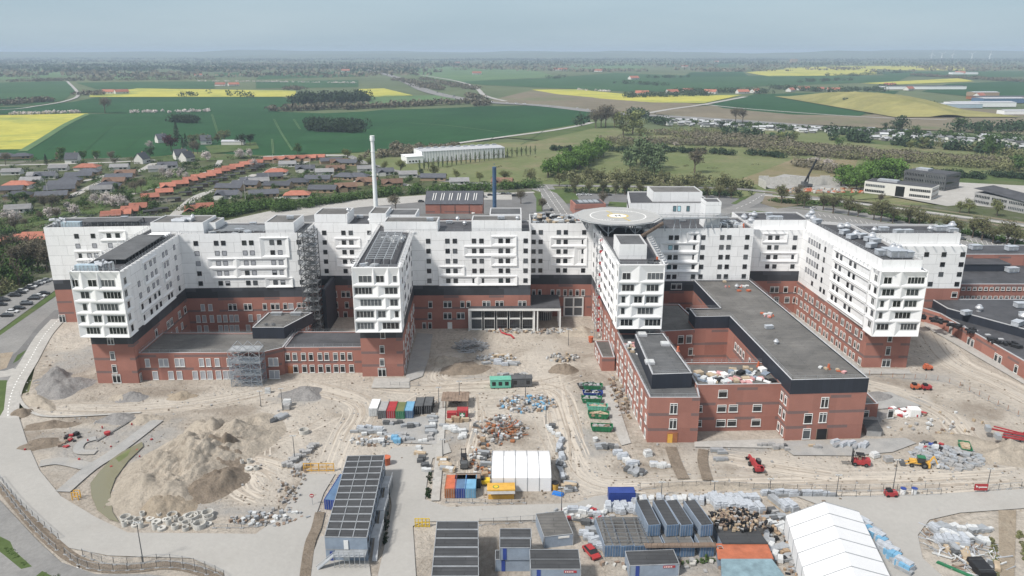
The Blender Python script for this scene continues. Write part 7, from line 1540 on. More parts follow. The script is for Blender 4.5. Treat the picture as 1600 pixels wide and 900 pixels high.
# ------------------------------------------------------------------ modular cabin blocks
def module_block(label, FL, FR, BL, BR, h, n, split=3, storeys=2, roofc='rgrey2', front='offblue', stair=True, doors=True):
    FL, FR, BL, BR = [np.array(p_, float) for p_ in (FL, FR, BL, BR)]; t_ = thing('cabin_block', label, 'site cabins', (float(FL[0]), float(FL[1]), .05)); o_ = FL
    P = lambda a, b_, z: (*[float(x) for x in ((FL*(1-a)+FR*a)*(1-b_)+(BL*(1-a)+BR*a)*b_-o_)], z)
    for i in range(n):
        b0, b1 = (i+.03)/n, (i+.97)/n; q = MB(); c = [P(0, b0, 0)[:2], P(1, b0, 0)[:2], P(1, b1, 0)[:2], P(0, b1, 0)[:2]]; q.prism(c, 0, h, 0, 1)
        for s_ in range(1, storeys): q.prism([(x*1.0, y) for x, y in inset(c, -.05)], s_*h/storeys-.08, s_*h/storeys+.08, 2)
        o = q.build('cabin_module', [K[front], K['roofdk'], K['steel']], t_)
        q = MB(); [q.bar(P(a, b0, h+.06), P(a, b1, h+.06), .14) for a in [k/split for k in range(split+1)]]; [q.bar(P(0, b_, h+.06), P(1, b_, h+.06), .14) for b_ in (b0, b1)]; q.build('roof_rim', K['steel'], o)
        q = MB()
        for s_ in range(storeys):
            m0 = P(1, (b0+b1)/2, s_*h/storeys+1); q.box((m0[0]+.03, m0[1], m0[2]), (.1, 1.2, 1.1))
        q.build('window', K['glass'], o)
    return t_, P
K['roofdk'] = roof_mat('dark cabin roof', (.050, .052, .056), .3)
h2 = 5.7
BLK, P_ = module_block('long two storey cabin block with twelve dark roof modules', G(507, 840, h2), G(573, 841, h2), G(543, 713, h2), G(601, 711.5, h2), h2, 12)
q = MB(); L0 = P_(0, 0, 0); 
for z0 in (0, 2.9):
    c0 = P_(.5, 0, z0); q.box((c0[0], c0[1]-.06, z0+.1), (.9, .1, 2.1)); 
q.build('door', K['frame'], BLK); q = MB(); c0 = P_(.14, 0, 0); q.box((c0[0], c0[1]-.07, .1), (.7, .08, 2.3)); q.build('blue_panel', K['blue'], BLK)
q = MB(); c0 = P_(.5, 0, 0); q.box((c0[0]+1, c0[1]-1.2, 2.75), (6.5, 2.2, .12)); [q.box((c0[0]-2.1+i*1.03, c0[1]-2.25, 0), (.1, .1, 3.8)) for i in range(7)]; q.bar((c0[0]-2.2, c0[1]-2.25, 3.8), (c0[0]+4.2, c0[1]-2.25, 3.8), .1)
q.bar((c0[0]-2.2, c0[1]-1.6, 2.8), (c0[0]-5.6, c0[1]-2.6, .1), 1.0, 0, .15); q.bar((c0[0]-2.2, c0[1]-2.2, 3.8), (c0[0]-5.6, c0[1]-3.1, 1.1), .1); q.build('stair', K['steel'], BLK)
for b_ in (.2, .5, .78):
    c0 = P_(1, b_, 0); q = MB(); q.box((c0[0]+1.2, c0[1], 2.75), (2.0, 5, .1)); [q.box((c0[0]+2.2, c0[1]-2.4+i*1.2, 0), (.1, .1, 3.9)) for i in range(5)]; q.bar((c0[0]+2.2, c0[1]-2.4, 3.9), (c0[0]+2.2, c0[1]+2.4, 3.9), .1); q.bar((c0[0]+1.6, c0[1]-2.4, 2.7), (c0[0]+1.6, c0[1]-6.6, .1), 1.0, 0, .15); q.bar((c0[0]+2.1, c0[1]-2.4, 3.7), (c0[0]+2.1, c0[1]-6.6, 1.1), .1); q.build('access_gantry', K['steel'], BLK)
module_block('cabin block of dark ribbed roofs running off the lower edge', G(671, 935, h2), G(748, 935, h2), G(683, 815, h2), G(747, 815, h2), h2, 8, 1)
def cab(label, x0, y0, x1, y1, h, z=0, col='offblue', roofc='roofdk', panel=True, dep=None, zp=None, sign=None):
    """front bottom edge (x0,y)-(x1,y) in photo, roof back edge depth in metres"""
    A, B = G(x0, y0, z), G(x1, y1, z); L = math.dist(A, B); a = math.atan2(B[1]-A[1], B[0]-A[0]); dep = dep or 3.0
    t_ = thing('cabin', label, 'site cabin', (A[0], A[1], z), a); q = MB().box((L/2, dep/2, 0), (L, dep, h), 0, 0, 1); q.build('body', [K[col], K[roofc]], t_)
    q = MB(); [q.box((x, dep/2, h), (.12, dep, .1)) for x in (0, L)]; [q.box((L/2, y, h), (L, .12, .1)) for y in (0, dep)]; [q.box((x, -.03, 0), (.14, .1, h)) for x in (0, L)]; q.build('rim', K['steel'], t_)
    if panel: MB().box((L*.16, -.04, .1), (.75, .08, h-.2)).build('blue_panel', K['blue'], t_)
    q = MB(); [q.box((x, -.05, .12), (.9, .1, 1.1)) for x in np.linspace(L*.4, L*.8, max(1, int(L/5)))]; 
    if sign: q = MB().box((L-2.0, -.06, h-.75), (2.4, .06, .5)); s_ = q.build('sign', K[sign], t_); q2 = MB(); [q2.box((L-2.9+i*.34, -.1, h-.62), (.2, .03, .24)) for i in range(5)]; q2.build('lettering', K['mark'], s_)
    return t_
cab('lower blue grey cabin at the left of the stacked pair', 774, 893, 852, 893, 2.8, 0, dep=3)
cab('upper cabin with a dark roof at the back left of the cluster', 781, 875, 829, 875, 2.8, 2.9, dep=3.0); cab('back cabin with a dark ribbed roof in the cluster', 781, 858.5, 830, 858.5, 2.8, 2.9, dep=3.0, panel=False)
cab('right hand upper cabin with a dark roof in the cluster', 828, 893, 905, 893, 2.8, 2.9, dep=3.0, panel=False); cab('front cabin with a blue stripe and a small red sign', 829, 909, 907, 909, 2.8, 2.9, dep=3.0, sign='red'); cab('cabin under the grid roof behind the cluster', 850, 857, 895, 852, 2.8, 0, dep=8.5, panel=False, roofc='roofg', sign='mark')
cab('single cabin with a dark roof and red sign at the lower edge', 983, 903, 1060, 900, 2.8, 0, dep=4.6, sign='red')
# stack of cabins and the walkway
for i, (x0, x1, lab) in enumerate(((1011, 1031, 'upper cabin at the left end of the gantry'), (1039, 1061, 'left one of the paired upper cabins'), (1061, 1083, 'right one of the paired upper cabins'), (1093, 1113.5, 'upper cabin at the right end of the gantry'))):
    A, B = G(x0, 838, 2.9), G(x1, 838, 2.9); container(lab, ((A[0]+B[0])/2, (A[1]+B[1])/2), .12+i*.02, 'offblue', 'roofdk', L=9.2, W_=2.6, h=2.8, z=2.95, name='upper_cabin')
for i, (x0, x1) in enumerate(((944, 957), (957, 969), (969, 990), (990, 1014), (1014, 1036), (1039, 1062), (1062, 1085), (1093, 1115))):
    A, B = G(x0, 871, 0), G(x1, 870, 0); w_ = math.dist(A, B)-.1; container(f'lower grey blue cabin under the gantry, {ordn(i+1)} from the left', ((A[0]+B[0])/2, (A[1]+B[1])/2), .1, 'offblue', 'roofg', L=10, W_=w_, h=2.75, name='lower_cabin')
x, y = G(1062, 852, 2.9); t_ = thing('wooden_gantry', 'timber walkway in front of the upper cabins with a stair at its right end', 'walkway', (x, y, 2.85), .02); q = MB().box((0, 0, 0), (14.5, 1.5, .12)); q.build('deck', K['dwood'], t_); q = MB(); [q.box((0, -.75, z), (14.5, .06, .14)) for z in (.3, .6, .95)]; [q.box((-7.2+i*1.2, -.72, 0), (.1, .1, 1.1)) for i in range(13)]; q.build('railing', K['dwood'], t_)
q = MB().bar((7.6, -.3, 0), (9.6, -5.4, -2.8), .12); q.bar((8.6, -.3, 0), (10.6, -5.4, -2.8), .12); [q.bar((7.6+.2*i, -.3-.51*i, -.28*i), (8.6+.2*i, -.3-.51*i, -.28*i), .22, 0, .06) for i in range(10)]; q.build('stair', K['gconc'], t_)
t_ = thing('rooftop_scaffold', 'grid of grey scaffold tubes on the flat cabin roofs', 'scaffold', (*G(982, 850, 2.9), 2.9)); q = MB()
for i in range(7): q.bar((-5, i*1.35, .9), (4.6, i*1.35, .9), .1); 
for i in range(5): q.bar((-5+i*2.4, 0, .9), (-5+i*2.4, 8.4, .9), .1); [q.box((-5+i*2.4, y_, 0), (.1, .1, .9)) for y_ in (0, 4, 8.2)]
q.build('tube_grid', K['scaf'], t_)
# kiosk, umbrella, barrels
x, y = G(783, 776); t_ = thing('site_kiosk', 'yellow roofed food kiosk before the white tent', 'kiosk', (x, y, .05), .03); MB().box((0, 0, 0), (6, 2.4, 1.1)).build('counter', K['amber'], t_); MB().box((0, .9, 1.1), (6, .5, 1.3)).build('back_wall', K['black'], t_); MB().box((0, 0, 2.4), (6.5, 3.0, .35)).build('roof', K['amber'], t_); q = MB().poly([(-3.2, -1.5, 2.35), (3.2, -1.5, 2.35), (3.2, -2.2, 2.0), (-3.2, -2.2, 2.0)]); q.build('awning', K['gconc'], t_); q = MB().cyl((-1.2, -.2, 2.76), .75, .75, .02, 20); q.cyl((-1.2, -.2, 2.785), .55, .55, .02, 20, 1); q.build('round_logo', [K['green'], K['yellow']], t_)
for lab, px, py, col, r, h in (('bright orange silo bin behind the long cabin block', 604, 727, 'orange', 1.1, 2.2), ('yellow black topped drum right of the white tent', 867, 765, 'amber', .9, 1.8), ('white blue lidded tank by the lower road, left one', 1410, 773, 'whitep', .65, 1.6), ('white blue lidded tank by the lower road, right one', 1427.5, 773, 'whitep', .65, 1.6), ('small white tank beside the nearest skip', 930, 690, 'wrap', .7, 1.0), ('red round bin on the gravel left of the pond', 168, 680, 'red', .8, .8), ('orange refuse barrel by the annex left of the podium', 923, 535, 'orange', .9, 2)):
    t_ = thing('drum', lab, 'drum', (*G(px, py), .05)); MB().cyl((0, 0, 0), r*.8, r, h, 14).build('body', K[col], t_); MB().cyl((0, 0, h), r*1.05, r*1.05, .15, 14).build('lid', K['black' if 'black' in lab else ('blue' if 'blue' in lab else col)], t_)
# orange and yellow gates
def gate(label, px0, px1, py, h, col='amber'):
    (c, a, w_) = at2((px0, py), (px1, py)); t_ = thing('site_gate', label, 'gate', (c[0], c[1], .1), a); q = MB(); [q.box((-w_/2+w_*i/4, 0, 0), (.18, .18, h)) for i in range(5)]; [q.box((0, 0, z), (w_, .12, .14)) for z in (.15, h*.5, h-.15)]; q.build('frame', K[col], t_)
    q = MB(); [q.box((-w_/2+.25+i*.28, 0, .2), (.06, .05, h-.4)) for i in range(int(w_/.28))]; q.build('bars', K[col], t_)
gate('wide yellow barred gate across the pale road', 475, 522, 737, 2.3); gate('short yellow barred gate by the lower cabins', 649, 671, 824, 2.2, 'yellow')
x, y = G(120, 780); t_ = thing('pump_trestle', 'small orange trestle at the edge of the muddy pond', 'trestle', (x, y, .1)); q = MB(); [q.box((x_, y_, 0), (.2, .2, 2)) for x_ in (-.7, .7) for y_ in (-.5, .5)]; [q.box((0, y_, z), (1.5, .12, .15)) for y_ in (-.5, .5) for z in (.8, 1.9)]; q.build('frame', K['amber'], t_)
# ------------------------------------------------------------------ goods on the ground
def pallet_proto(name, load, L=1.9, W_=1.2, h=1.0, mid=None, n=1):
    t_ = thing(name, '', name.replace('_', ' '), (0, 0, -500)); q = MB(); [q.box((0, -W_/2+.12+i*(W_-.24)/2, 0), (L, .16, .12)) for i in range(3)]; [q.box((-L/2+.1+i*(L-.2)/4, 0, .12), (.16, W_, .03)) for i in range(5)]; q.build('pallet', K['wood'], t_)
    q = MB()
    if load == 'boxes': 
        for k in range(2):
            for i in range(2): q.box((-L/4+i*L/2, rnd.uniform(-.05, .05), .15+k*h/2), (L/2-.04, W_-.1, h/2-.03), 0, rnd.uniform(-.05, .05))
        q.build('load', K[mid or 'wrap'], t_)
    elif load == 'pipes':
        for k in range(3):
            for i in range(5-k): q.tube((-L/2, -W_/2+.2+(i+k*.5)*.2, .28+k*.19), (L/2, -W_/2+.2+(i+k*.5)*.2, .28+k*.19), .1, 6)
        q.build('pipes', K[mid or 'dsteel'], t_)
    elif load == 'planks':
        for k in range(6): q.box((rnd.uniform(-.1, .1), rnd.uniform(-.05, .05), .15+k*.14), (L*1.2, W_*.9, .11), 0)
        q.build('planks', K[mid or 'wood'], t_)
    elif load == 'duct':
        q.box((0, 0, .15), (L, W_, h*.7)); q.box((0, 0, .15+h*.7), (L*.9, W_*.8, h*.3)); [q.box((-L/2+i*L/3, 0, .14), (.06, W_+.05, h*.7+.05)) for i in range(4)]; q.build('load', K[mid or 'insul'], t_)
    return t_
PP = {'wrap': pallet_proto('wrapped_pallet', 'boxes'), 'steelb': pallet_proto('steel_bundle', 'planks', 2.6, 1.2, 1, 'steel'), 'stone': pallet_proto('block_pallet', 'boxes', 1.5, 1.2, 1.0, 'gconc'), 'pipe': pallet_proto('pipe_bundle', 'pipes', 3.4, 1.3, 1, 'dsteel'), 'silver': pallet_proto('wrapped_duct', 'duct', 2.6, 1.3, 1.3), 'wood': pallet_proto('plank_stack', 'planks', 2.4, 1.1), 'sky': pallet_proto('blue_crate', 'boxes', 1.7, 1.3, 1.2, 'sky'), 'tan': pallet_proto('brick_pallet', 'boxes', 1.4, 1.2, 1.3, 'wtan'), 'dark': pallet_proto('dark_crate', 'boxes', 1.8, 1.3, 1.1, 'dsteel'), 'white2': pallet_proto('white_sack', 'duct', 1.5, 1.3, 1.0, 'wrap')}
WORD = {'wrap': 'white wrapped pallet', 'steelb': 'stack of steel profiles', 'stone': 'pallet of grey blocks', 'pipe': 'bundle of dark pipes', 'silver': 'silver wrapped duct', 'wood': 'stack of planks', 'sky': 'light blue crate', 'tan': 'pallet of tan bricks', 'dark': 'dark crate', 'white2': 'white wrapped bale'}
def goods(where, group, spec):
    """spec: [(kind, px, py, rz degrees, scale)]"""
    spec = sorted(spec, key=lambda s: s[1]); tot = {}; cnt = {}
    for s in spec: tot[s[0]] = tot.get(s[0], 0)+1
    for k, px, py, rz, sc in spec:
        sc *= .84
        cnt[k] = cnt.get(k, 0)+1
        lab = f"{WORD[k]} {where}" + (f", {ordn(cnt[k])} from the left" if tot[k] > 1 else '')
        put(PP[k], (*G(px, py), .08), R(rz), lab, sc, group)
def gen(kinds, x0, y0, x1, y1, n, wj=4, rz=0, rj=20, s0=.8, s1=1.3):
    return [(rnd.choice(kinds), x0+(x1-x0)*(i+.5)/n+rnd.uniform(-wj, wj), y0+(y1-y0)*(i+.5)/n+rnd.uniform(-wj, wj)*.6, rz+rnd.uniform(-rj, rj), rnd.uniform(s0, s1)) for i in range(n)]
goods('in the gravel storage yard', 'goods in the gravel yard', gen(['wrap', 'steelb', 'stone', 'silver', 'steelb'], 560, 672, 640, 690, 22, 9)+gen(['stone', 'steelb', 'wrap'], 676, 650, 672, 690, 12, 2, 0, 10)+gen(['sky'], 618, 686, 620, 694, 4, 2, 0, 5)+gen(['pipe', 'dark', 'steelb'], 600, 662, 650, 668, 9, 4)+gen(['white2', 'wrap'], 584, 692, 600, 692, 4, 2)+gen(['white2'], 668, 690, 655, 692, 2, 2))
goods('right of the straight path', 'goods beside the straight path', gen(['wrap', 'white2', 'steelb', 'white2'], 696, 668, 728, 684, 22, 8)+gen(['sky', 'wood', 'tan'], 700, 658, 730, 660, 5, 4))
goods('left of the straight path', 'goods left of the straight path', gen(['wrap', 'white2', 'wood', 'dark'], 652, 702, 666, 740, 11, 4)+gen(['white2', 'wrap', 'steelb', 'wood'], 692, 722, 706, 738, 12, 6))
goods('around the small white tent', 'goods around the white tent', gen(['dark', 'wood', 'steelb', 'tan'], 752, 690, 760, 748, 10, 3)+gen(['steelb', 'stone', 'dark', 'silver'], 874, 690, 878, 752, 18, 6, 85)+gen(['steelb', 'wood', 'dark'], 884, 758, 896, 768, 7, 5)+gen(['wrap', 'white2', 'dark'], 855, 666, 872, 684, 7, 5))
goods('in the entrance court depot', 'goods in the entrance court', gen(['steelb', 'silver', 'wrap', 'steelb'], 756, 566, 812, 572, 10, 5)+gen(['steelb', 'stone', 'dark'], 780, 588, 818, 590, 12, 5)+gen(['wrap', 'wood'], 762, 560, 800, 562, 5, 5))
goods('in the front of the podium', 'goods before the podium', gen(['steelb', 'stone', 'dark'], 935, 700, 966, 703, 9, 3)+gen(['white2', 'wrap', 'silver'], 962, 712, 994, 730, 14, 5)+gen(['dark', 'steelb'], 980, 736, 1004, 742, 8, 3, 60)+gen(['white2', 'wrap', 'silver'], 1018, 728, 1044, 732, 8, 3)+gen(['wood', 'steelb', 'dark'], 880, 735, 905, 760, 0, 3))
goods('before the right podium block', 'goods before the right block', gen(['stone', 'dark', 'stone'], 1186, 697, 1232, 703, 9, 3)+gen(['steelb'], 1120, 707, 1132, 709, 3, 3, 0, 4)+gen(['steelb'], 1119, 719, 1132, 721, 3, 2, 0, 4)+gen(['steelb', 'silver'], 1300, 695, 1352, 700, 8, 3, 40)+gen(['stone', 'wood'], 1268, 698, 1280, 701, 3, 2)+[('stone', 1387, 722, 5, 1.6), ('white2', 1366, 715, 20, 1.5)])
goods('behind the upper cabins', 'silver ducts behind the cabins', gen(['silver', 'wrap'], 990, 782, 1115, 786, 18, 3, 85, 14)+gen(['silver'], 1112, 790, 1185, 796, 22, 6, 100, 12, 1.0, 1.6)+gen(['silver'], 1100, 780, 1185, 780, 16, 3, 95, 12)+gen(['silver'], 960, 792, 1000, 800, 8, 4, 90, 10)+gen(['silver', 'steelb'], 1205, 786, 1240, 798, 6, 4, 115, 8, 1.2, 1.7)+gen(['silver', 'dark', 'steelb'], 1195, 775, 1300, 775, 16, 2, 5, 8))
goods('on the left side of the long tent', 'pallets beside the long tent', gen(['steelb', 'stone', 'dark', 'pipe'], 1205, 800, 1232, 822, 12, 6, 10)+gen(['tan', 'stone', 'steelb'], 1214, 852, 1260, 905, 22, 6, 20)+gen(['tan', 'wood', 'wrap', 'tan', 'stone'], 1232, 850, 1290, 905, 30, 8, 30)+gen(['wrap', 'steelb', 'dark'], 1200, 812, 1232, 835, 14, 6, 20)+gen(['steelb', 'wrap'], 1196, 842, 1220, 880, 9, 3, 60))
goods('on the right side of the long tent', 'ducts beside the long tent', gen(['silver', 'sky', 'steelb', 'silver'], 1348, 818, 1414, 897, 26, 4, 125, 8, 1.1, 1.7))
goods('in the lower right depot', 'goods of the lower right depot', gen(['steelb', 'pipe', 'steelb', 'wrap'], 1462, 826, 1548, 832, 22, 4, 10, 25)+gen(['steelb', 'silver'], 1462, 845, 1512, 852, 18, 4, 75, 8)+gen(['steelb', 'wrap', 'silver', 'dark'], 1458, 832, 1540, 848, 24, 7, 100, 30)+gen(['steelb', 'wood', 'dark', 'wrap'], 1480, 850, 1548, 895, 28, 12, 80, 30))
goods('left of the yellow gate', 'paving pallets by the yellow gate', gen(['stone'], 448, 732, 495, 696, 30, 6, 25, 10)+gen(['stone'], 462, 736, 478, 728, 8, 4))
goods('before the link building', 'small goods near the gravel cone', gen(['pipe'], 420, 661, 428, 662, 3, 1, 60, 5, 1.2, 1.3)+gen(['steelb'], 434, 652, 446, 654, 4, 1, 60, 5)+[('stone', 448, 640, 0, 1.7)])
goods('between the lower cabins', 'goods between the lower cabins', gen(['steelb', 'dark', 'pipe', 'steelb'], 908, 812, 940, 840, 12, 8)+gen(['silver', 'steelb'], 930, 850, 944, 862, 4, 3)+gen(['steelb', 'wrap', 'silver'], 895, 800, 935, 806, 9, 4)+gen(['steelb', 'silver'], 912, 836, 935, 852, 9, 4)+gen(['wrap', 'silver'], 944, 795, 975, 800, 7, 3, 80))
# concrete rings
def ringp(r, h, t=.12):
    t_ = thing('concrete_ring', '', 'concrete ring', (0, 0, -500)); q = MB(); q.cyl((0, 0, 0), r, r, h, 16, 0, False); n = 16
    for i in range(n):
        a, b_ = 2*math.pi*i/n, 2*math.pi*(i+1)/n; q.poly([(r*math.cos(a), r*math.sin(a), h), (r*math.cos(b_), r*math.sin(b_), h), ((r-t)*math.cos(b_), (r-t)*math.sin(b_), h), ((r-t)*math.cos(a), (r-t)*math.sin(a), h)]); q.poly([((r-t)*math.cos(b_), (r-t)*math.sin(b_), .05), ((r-t)*math.cos(a), (r-t)*math.sin(a), .05), ((r-t)*math.cos(a), (r-t)*math.sin(a), h), ((r-t)*math.cos(b_), (r-t)*math.sin(b_), h)])
    q.poly([((r-t)*math.cos(2*math.pi*i/n), (r-t)*math.sin(2*math.pi*i/n), .06) for i in range(n)]); q.build('wall', K['conc'], t_); return t_
RG = [ringp(1.15, 1.0), ringp(.7, .9), ringp(.5, 1.2), ringp(.85, .5, .5)]
Lr = [(rnd.uniform(190, 330), rnd.uniform(806, 829)) for _ in range(120)]+[(387+rnd.uniform(-10, 14), 728+rnd.uniform(-6, 8)) for _ in range(10)]+[(470+rnd.uniform(-6, 8), 678+rnd.uniform(-4, 4)) for _ in range(5)]
sel = []
for p_ in Lr:
    w_ = G(*p_)
    if all(math.dist(w_, s_) > 1.45 for s_ in sel): sel.append(w_)
sel.sort()
for i, w_ in enumerate(sel): put(rnd.choice(RG), (*w_, .05), 0, f'concrete shaft ring near the spoil heap, {ordn(i+1)} from the left', rnd.uniform(.85, 1.25), 'concrete shaft rings')
# rubble and scrap nobody could count
def scrap(name, label, px, py, rx, ry, n, mats, smin, smax, h=1.0, long_=False, lift=0):
    x, y = G(px, py); n = int(n*.8); smax = smin+(smax-smin)*(.75 if not long_ else .8); q = MB()
    for i in range(n):
        a, r_ = rnd.uniform(0, 6.28), math.sqrt(rnd.random()); dx, dy = rx*r_*math.cos(a), ry*r_*math.sin(a); z = h*(1-r_**2)*rnd.random()
        if long_: t = rnd.uniform(0, 3.14); L = rnd.uniform(smin, smax); q.bar((dx, dy, z+.1), (dx+L*math.cos(t), dy+L*math.sin(t), z+.1+rnd.uniform(-.1, .4)), rnd.uniform(.08, .28), rnd.randrange(len(mats)))
        else: q.box((dx, dy, z), (rnd.uniform(smin, smax), rnd.uniform(smin, smax), rnd.uniform(.15, .8)), rnd.randrange(len(mats)), rnd.uniform(0, 3))
    o = q.build(name, [K[m_] for m_ in mats], None, (x, y, .06+lift)); o['kind'] = 'stuff'; o['label'] = label; return o
scrap('orange_pipe_pile', 'tangle of orange pipes and fittings behind the white tent', 788, 676, 5.5, 6, 90, ['orange', 'rust', 'dwood', 'gconc', 'rust', 'dsteel'], 2, 6, 1.3, True)
scrap('scrap_pile', 'grey scrap around the orange pipes', 782, 672, 8, 9, 130, ['dwood', 'gconc', 'wrap', 'dsteel', 'rust', 'steel'], .3, 1.5, 1)
scrap('rubble_pile', 'mixed rubbish heap with blue plastic in the turning circle', 822, 632, 9, 6, 210, ['wrap', 'gconc', 'dwood', 'steel', 'sky', 'wtan', 'gconc'], .3, 1.3, .8)
scrap('rubble_pile', 'broken pale grey slabs behind the backhoe', 1478, 716, 9, 6, 260, ['gconc', 'silver', 'gconc', 'steel'], .4, 2.2, .9)
scrap('rubble_pile', 'dark scrap and drums beside the broken slabs', 1462, 702, 3.5, 4, 40, ['dsteel', 'black', 'wrap', 'blue', 'red'], .5, 1.6, 1)
scrap('fence_stack', 'tilted bundle of silver barrier fences in the entrance court', 737, 545, 5.5, 4.5, 240, ['silver', 'steel'], 1.5, 3.5, 3.2, True)
scrap('rubble_pile', 'timber and stone litter at the canopy foot', 850, 519, 22, 2.5, 150, ['dwood', 'gconc', 'wrap', 'steel', 'wood', 'gconc'], .3, 1.3, .6)
scrap('rubble_pile', 'white and wooden litter in the entrance court', 775, 560, 7, 3, 70, ['wrap', 'wood', 'gconc', 'steel'], .3, 1.6, .8)
scrap('rubble_pile', 'litter left of the round sand pile', 880, 560, 6, 4, 60, ['wrap', 'gconc', 'dsteel', 'wood'], .3, 1.1, .6)
scrap('roof_rubbish', 'open platform of broken insulation on the dark low roof', 1150, 832, 6.2, 4.2, 380, ['wood', 'dwood', 'black', 'dwood', 'wtan', 'black', 'black', 'gconc'], .2, 1.0, .45, lift=2.9)
scrap('rubble_pile', 'metal profiles heaped in the lower right depot', 1505, 862, 6.5, 10, 220, ['silver', 'steel', 'wrap', 'gconc', 'dwood'], 1, 4.5, .8, True)
scrap('rubble_pile', 'scattered litter between the tent and the pallets', 1225, 850, 5, 12, 120, ['wrap', 'wtan', 'dwood', 'steel', 'black'], .3, 1.4, .7)
scrap('rubble_pile', 'mixed litter in front of the gravel yard', 590, 690, 9, 3, 70, ['wrap', 'gconc', 'steel', 'dwood'], .3, 1.2, .6)
scrap('rubble_pile', 'litter by the podium wall', 968, 622, 2.5, 16, 90, ['dwood', 'gconc', 'heapd', 'wood'], .3, 1.3, .5)
scrap('rubble_pile', 'pipe and stone litter at the left road edge', 530, 790, 2.5, 12, 110, ['gconc', 'dwood', 'wrap', 'dsteel'], .3, 1.2, .6) if 0 else None
scrap('rubble_pile', 'pipes and stones along the near bank', 420, 812, 9, 3, 80, ['gconc', 'dwood', 'steel', 'wrap'], .3, 1.3, .5)
scrap('rubble_pile', 'stones and pipes below the paving pallets', 455, 765, 3, 14, 110, ['gconc', 'dwood', 'gconc', 'heapd'], .2, .8, .4)
scrap('hose_litter', 'red plastic litter and hoses on the left earth', 150, 700, 20, 16, 16, ['red'], .2, .7, .3); scrap('rubble_pile', 'timber at the earth bank left', 108, 690, 3, 4, 18, ['black', 'red', 'dwood'], .5, 1.5, .5)
scrap('rubble_pile', 'litter on the right earth field', 1450, 660, 16, 8, 50, ['wrap', 'dwood', 'gconc', 'wood'], .3, 1.1, .4); scrap('rubble_pile', 'white crates by the right annex', 1418, 645, 5, 3, 30, ['wrap', 'whitep', 'dwood', 'red'], .6, 2.0, .9)
scrap('rubble_pile', 'litter left of the white tent', 752, 720, 3, 12, 80, ['dwood', 'wrap', 'gconc', 'rust'], .3, 1.3, .8); scrap('rubble_pile', 'litter between cabins and ducts', 905, 806, 8, 3, 60, ['steel', 'wrap', 'red', 'gconc'], .4, 1.6, .6)
scrap('rubble_pile', 'grey stones in the yard of the lower cabins', 1060, 884, 16, 2, 60, ['gconc', 'dwood', 'conc'], .4, 1.4, .3)
mass('weeds', 'green weeds at the foot of the lower cabins', 'leafy', [(1010, 878, 1115, 876, 14, .6)], 1.0, 40, .3); mass('weeds', 'rough growth beside the dirt track', 'olive', [(1548, 845, 1556, 900, 30, .5), (1592, 830, 1605, 890, 24, .6)], .6, 50, .35); mass('weeds', 'bushes on the traffic islands', 'leafy', [(0, 852, 45, 886, 60, .5), (66, 898, 90, 902, 16, .5)], .35, 50, .2); mass('weeds', 'dark growth right of the long cabin block', 'dark', [(607, 745, 600, 850, 40, .5), (672, 740, 668, 785, 20, .4)], .7, 40, .3)
# orange roofed and blue roofed shelters at the lower right
def slab_shed(label, px, h, top, wall, name='shelter_roof', sticks=0):
    P = [G(x, y, h) for x, y in px]; cx, cy_ = P[0]; t_ = thing(name, label, 'shelter', (cx, cy_, 0)); q = MB().prism([(x-cx, y-cy_) for x, y in P], 0, h-.2); q.build('wall', K[wall], t_); q = MB().prism([(x-cx, y-cy_) for x, y in inset(P, -.2)], h-.2, h); r_o = q.build('roof', K[top], t_); return t_
K['ofab'] = M('orange tarpaulin', (.40, .13, .07), .6, .25, .4); K['bfab'] = M('grey blue tarpaulin', (.20, .29, .33), .5, .25, .6)
slab_shed('orange tarpaulin roof below the insulation rubbish', [(1123, 872), (1207, 872), (1198, 850), (1120, 850)], 2.6, 'ofab', 'offblue'); slab_shed('grey blue tarpaulin roof at the lower edge', [(1130, 915), (1232, 910), (1205, 874), (1128, 874)], 2.7, 'bfab', 'offblue'); slab_shed('dark roof under the heaped insulation rubbish', [(1130, 848), (1198, 848), (1172, 812), (1112, 812)], 2.85, 'roofdk', 'offblue')
t_ = thing('small_shed', 'small grey shed with a dark lean-to roof by the right annex', 'shed', (*G(1365, 682), .05), -.1); MB().box((0, 2, 0), (3.8, 4, 1.9)).build('wall', K['gconc'], t_); MB().poly([(-2.2, -.3, 2.1), (2.2, -.3, 1.9), (2.2, 4.3, 2.7), (-2.2, 4.3, 2.9)]).build('roof', K['roofdk'], t_)
t_ = thing('white_cabin', 'small white double door cabin right of the low annex', 'cabin', (*G(1429, 652), .05), -.05); MB().box((0, 1, 0), (3.0, 2.2, 2.4)).build('wall', K['whitep'], t_); q = MB(); [q.box((x_, -.14, .2), (1.1, .08, 2)) for x_ in (-.65, .65)]; q.build('door', K['frame'], t_)
for lab, px, py, col, rz in (('orange mini dumper on the sand left of the red one', 1430, 608, 'orange', 0), ('red mini dumper behind the gravel patch', 1447, 609, 'red', 0), ('red and white cross box on the sand by the fourth wing', 1449, 578, 'orange', 0), ('red generator by the lower fence', 1391, 776, 'red', 0), ('yellow wheel loader at the left of the kiosk', 757, 757, 'yellow', 0)):
    t_ = thing('small_machine', lab, 'machine', (*G(px, py), .1), rz); MB().box((0, 0, .4), (2.6, 1.6, 1.0)).build('body', K[col], t_); MB().box((-.5, 0, 1.4), (1.1, 1.3, .6)).build('hood', K['black' if col != 'orange' or px < 1440 else 'orange'], t_); q = MB(); [q.tube((x_, -.9, .4), (x_, .9, .4), .4) for x_ in (-.9, .9)]; q.build('wheel', K['tyre'], t_)
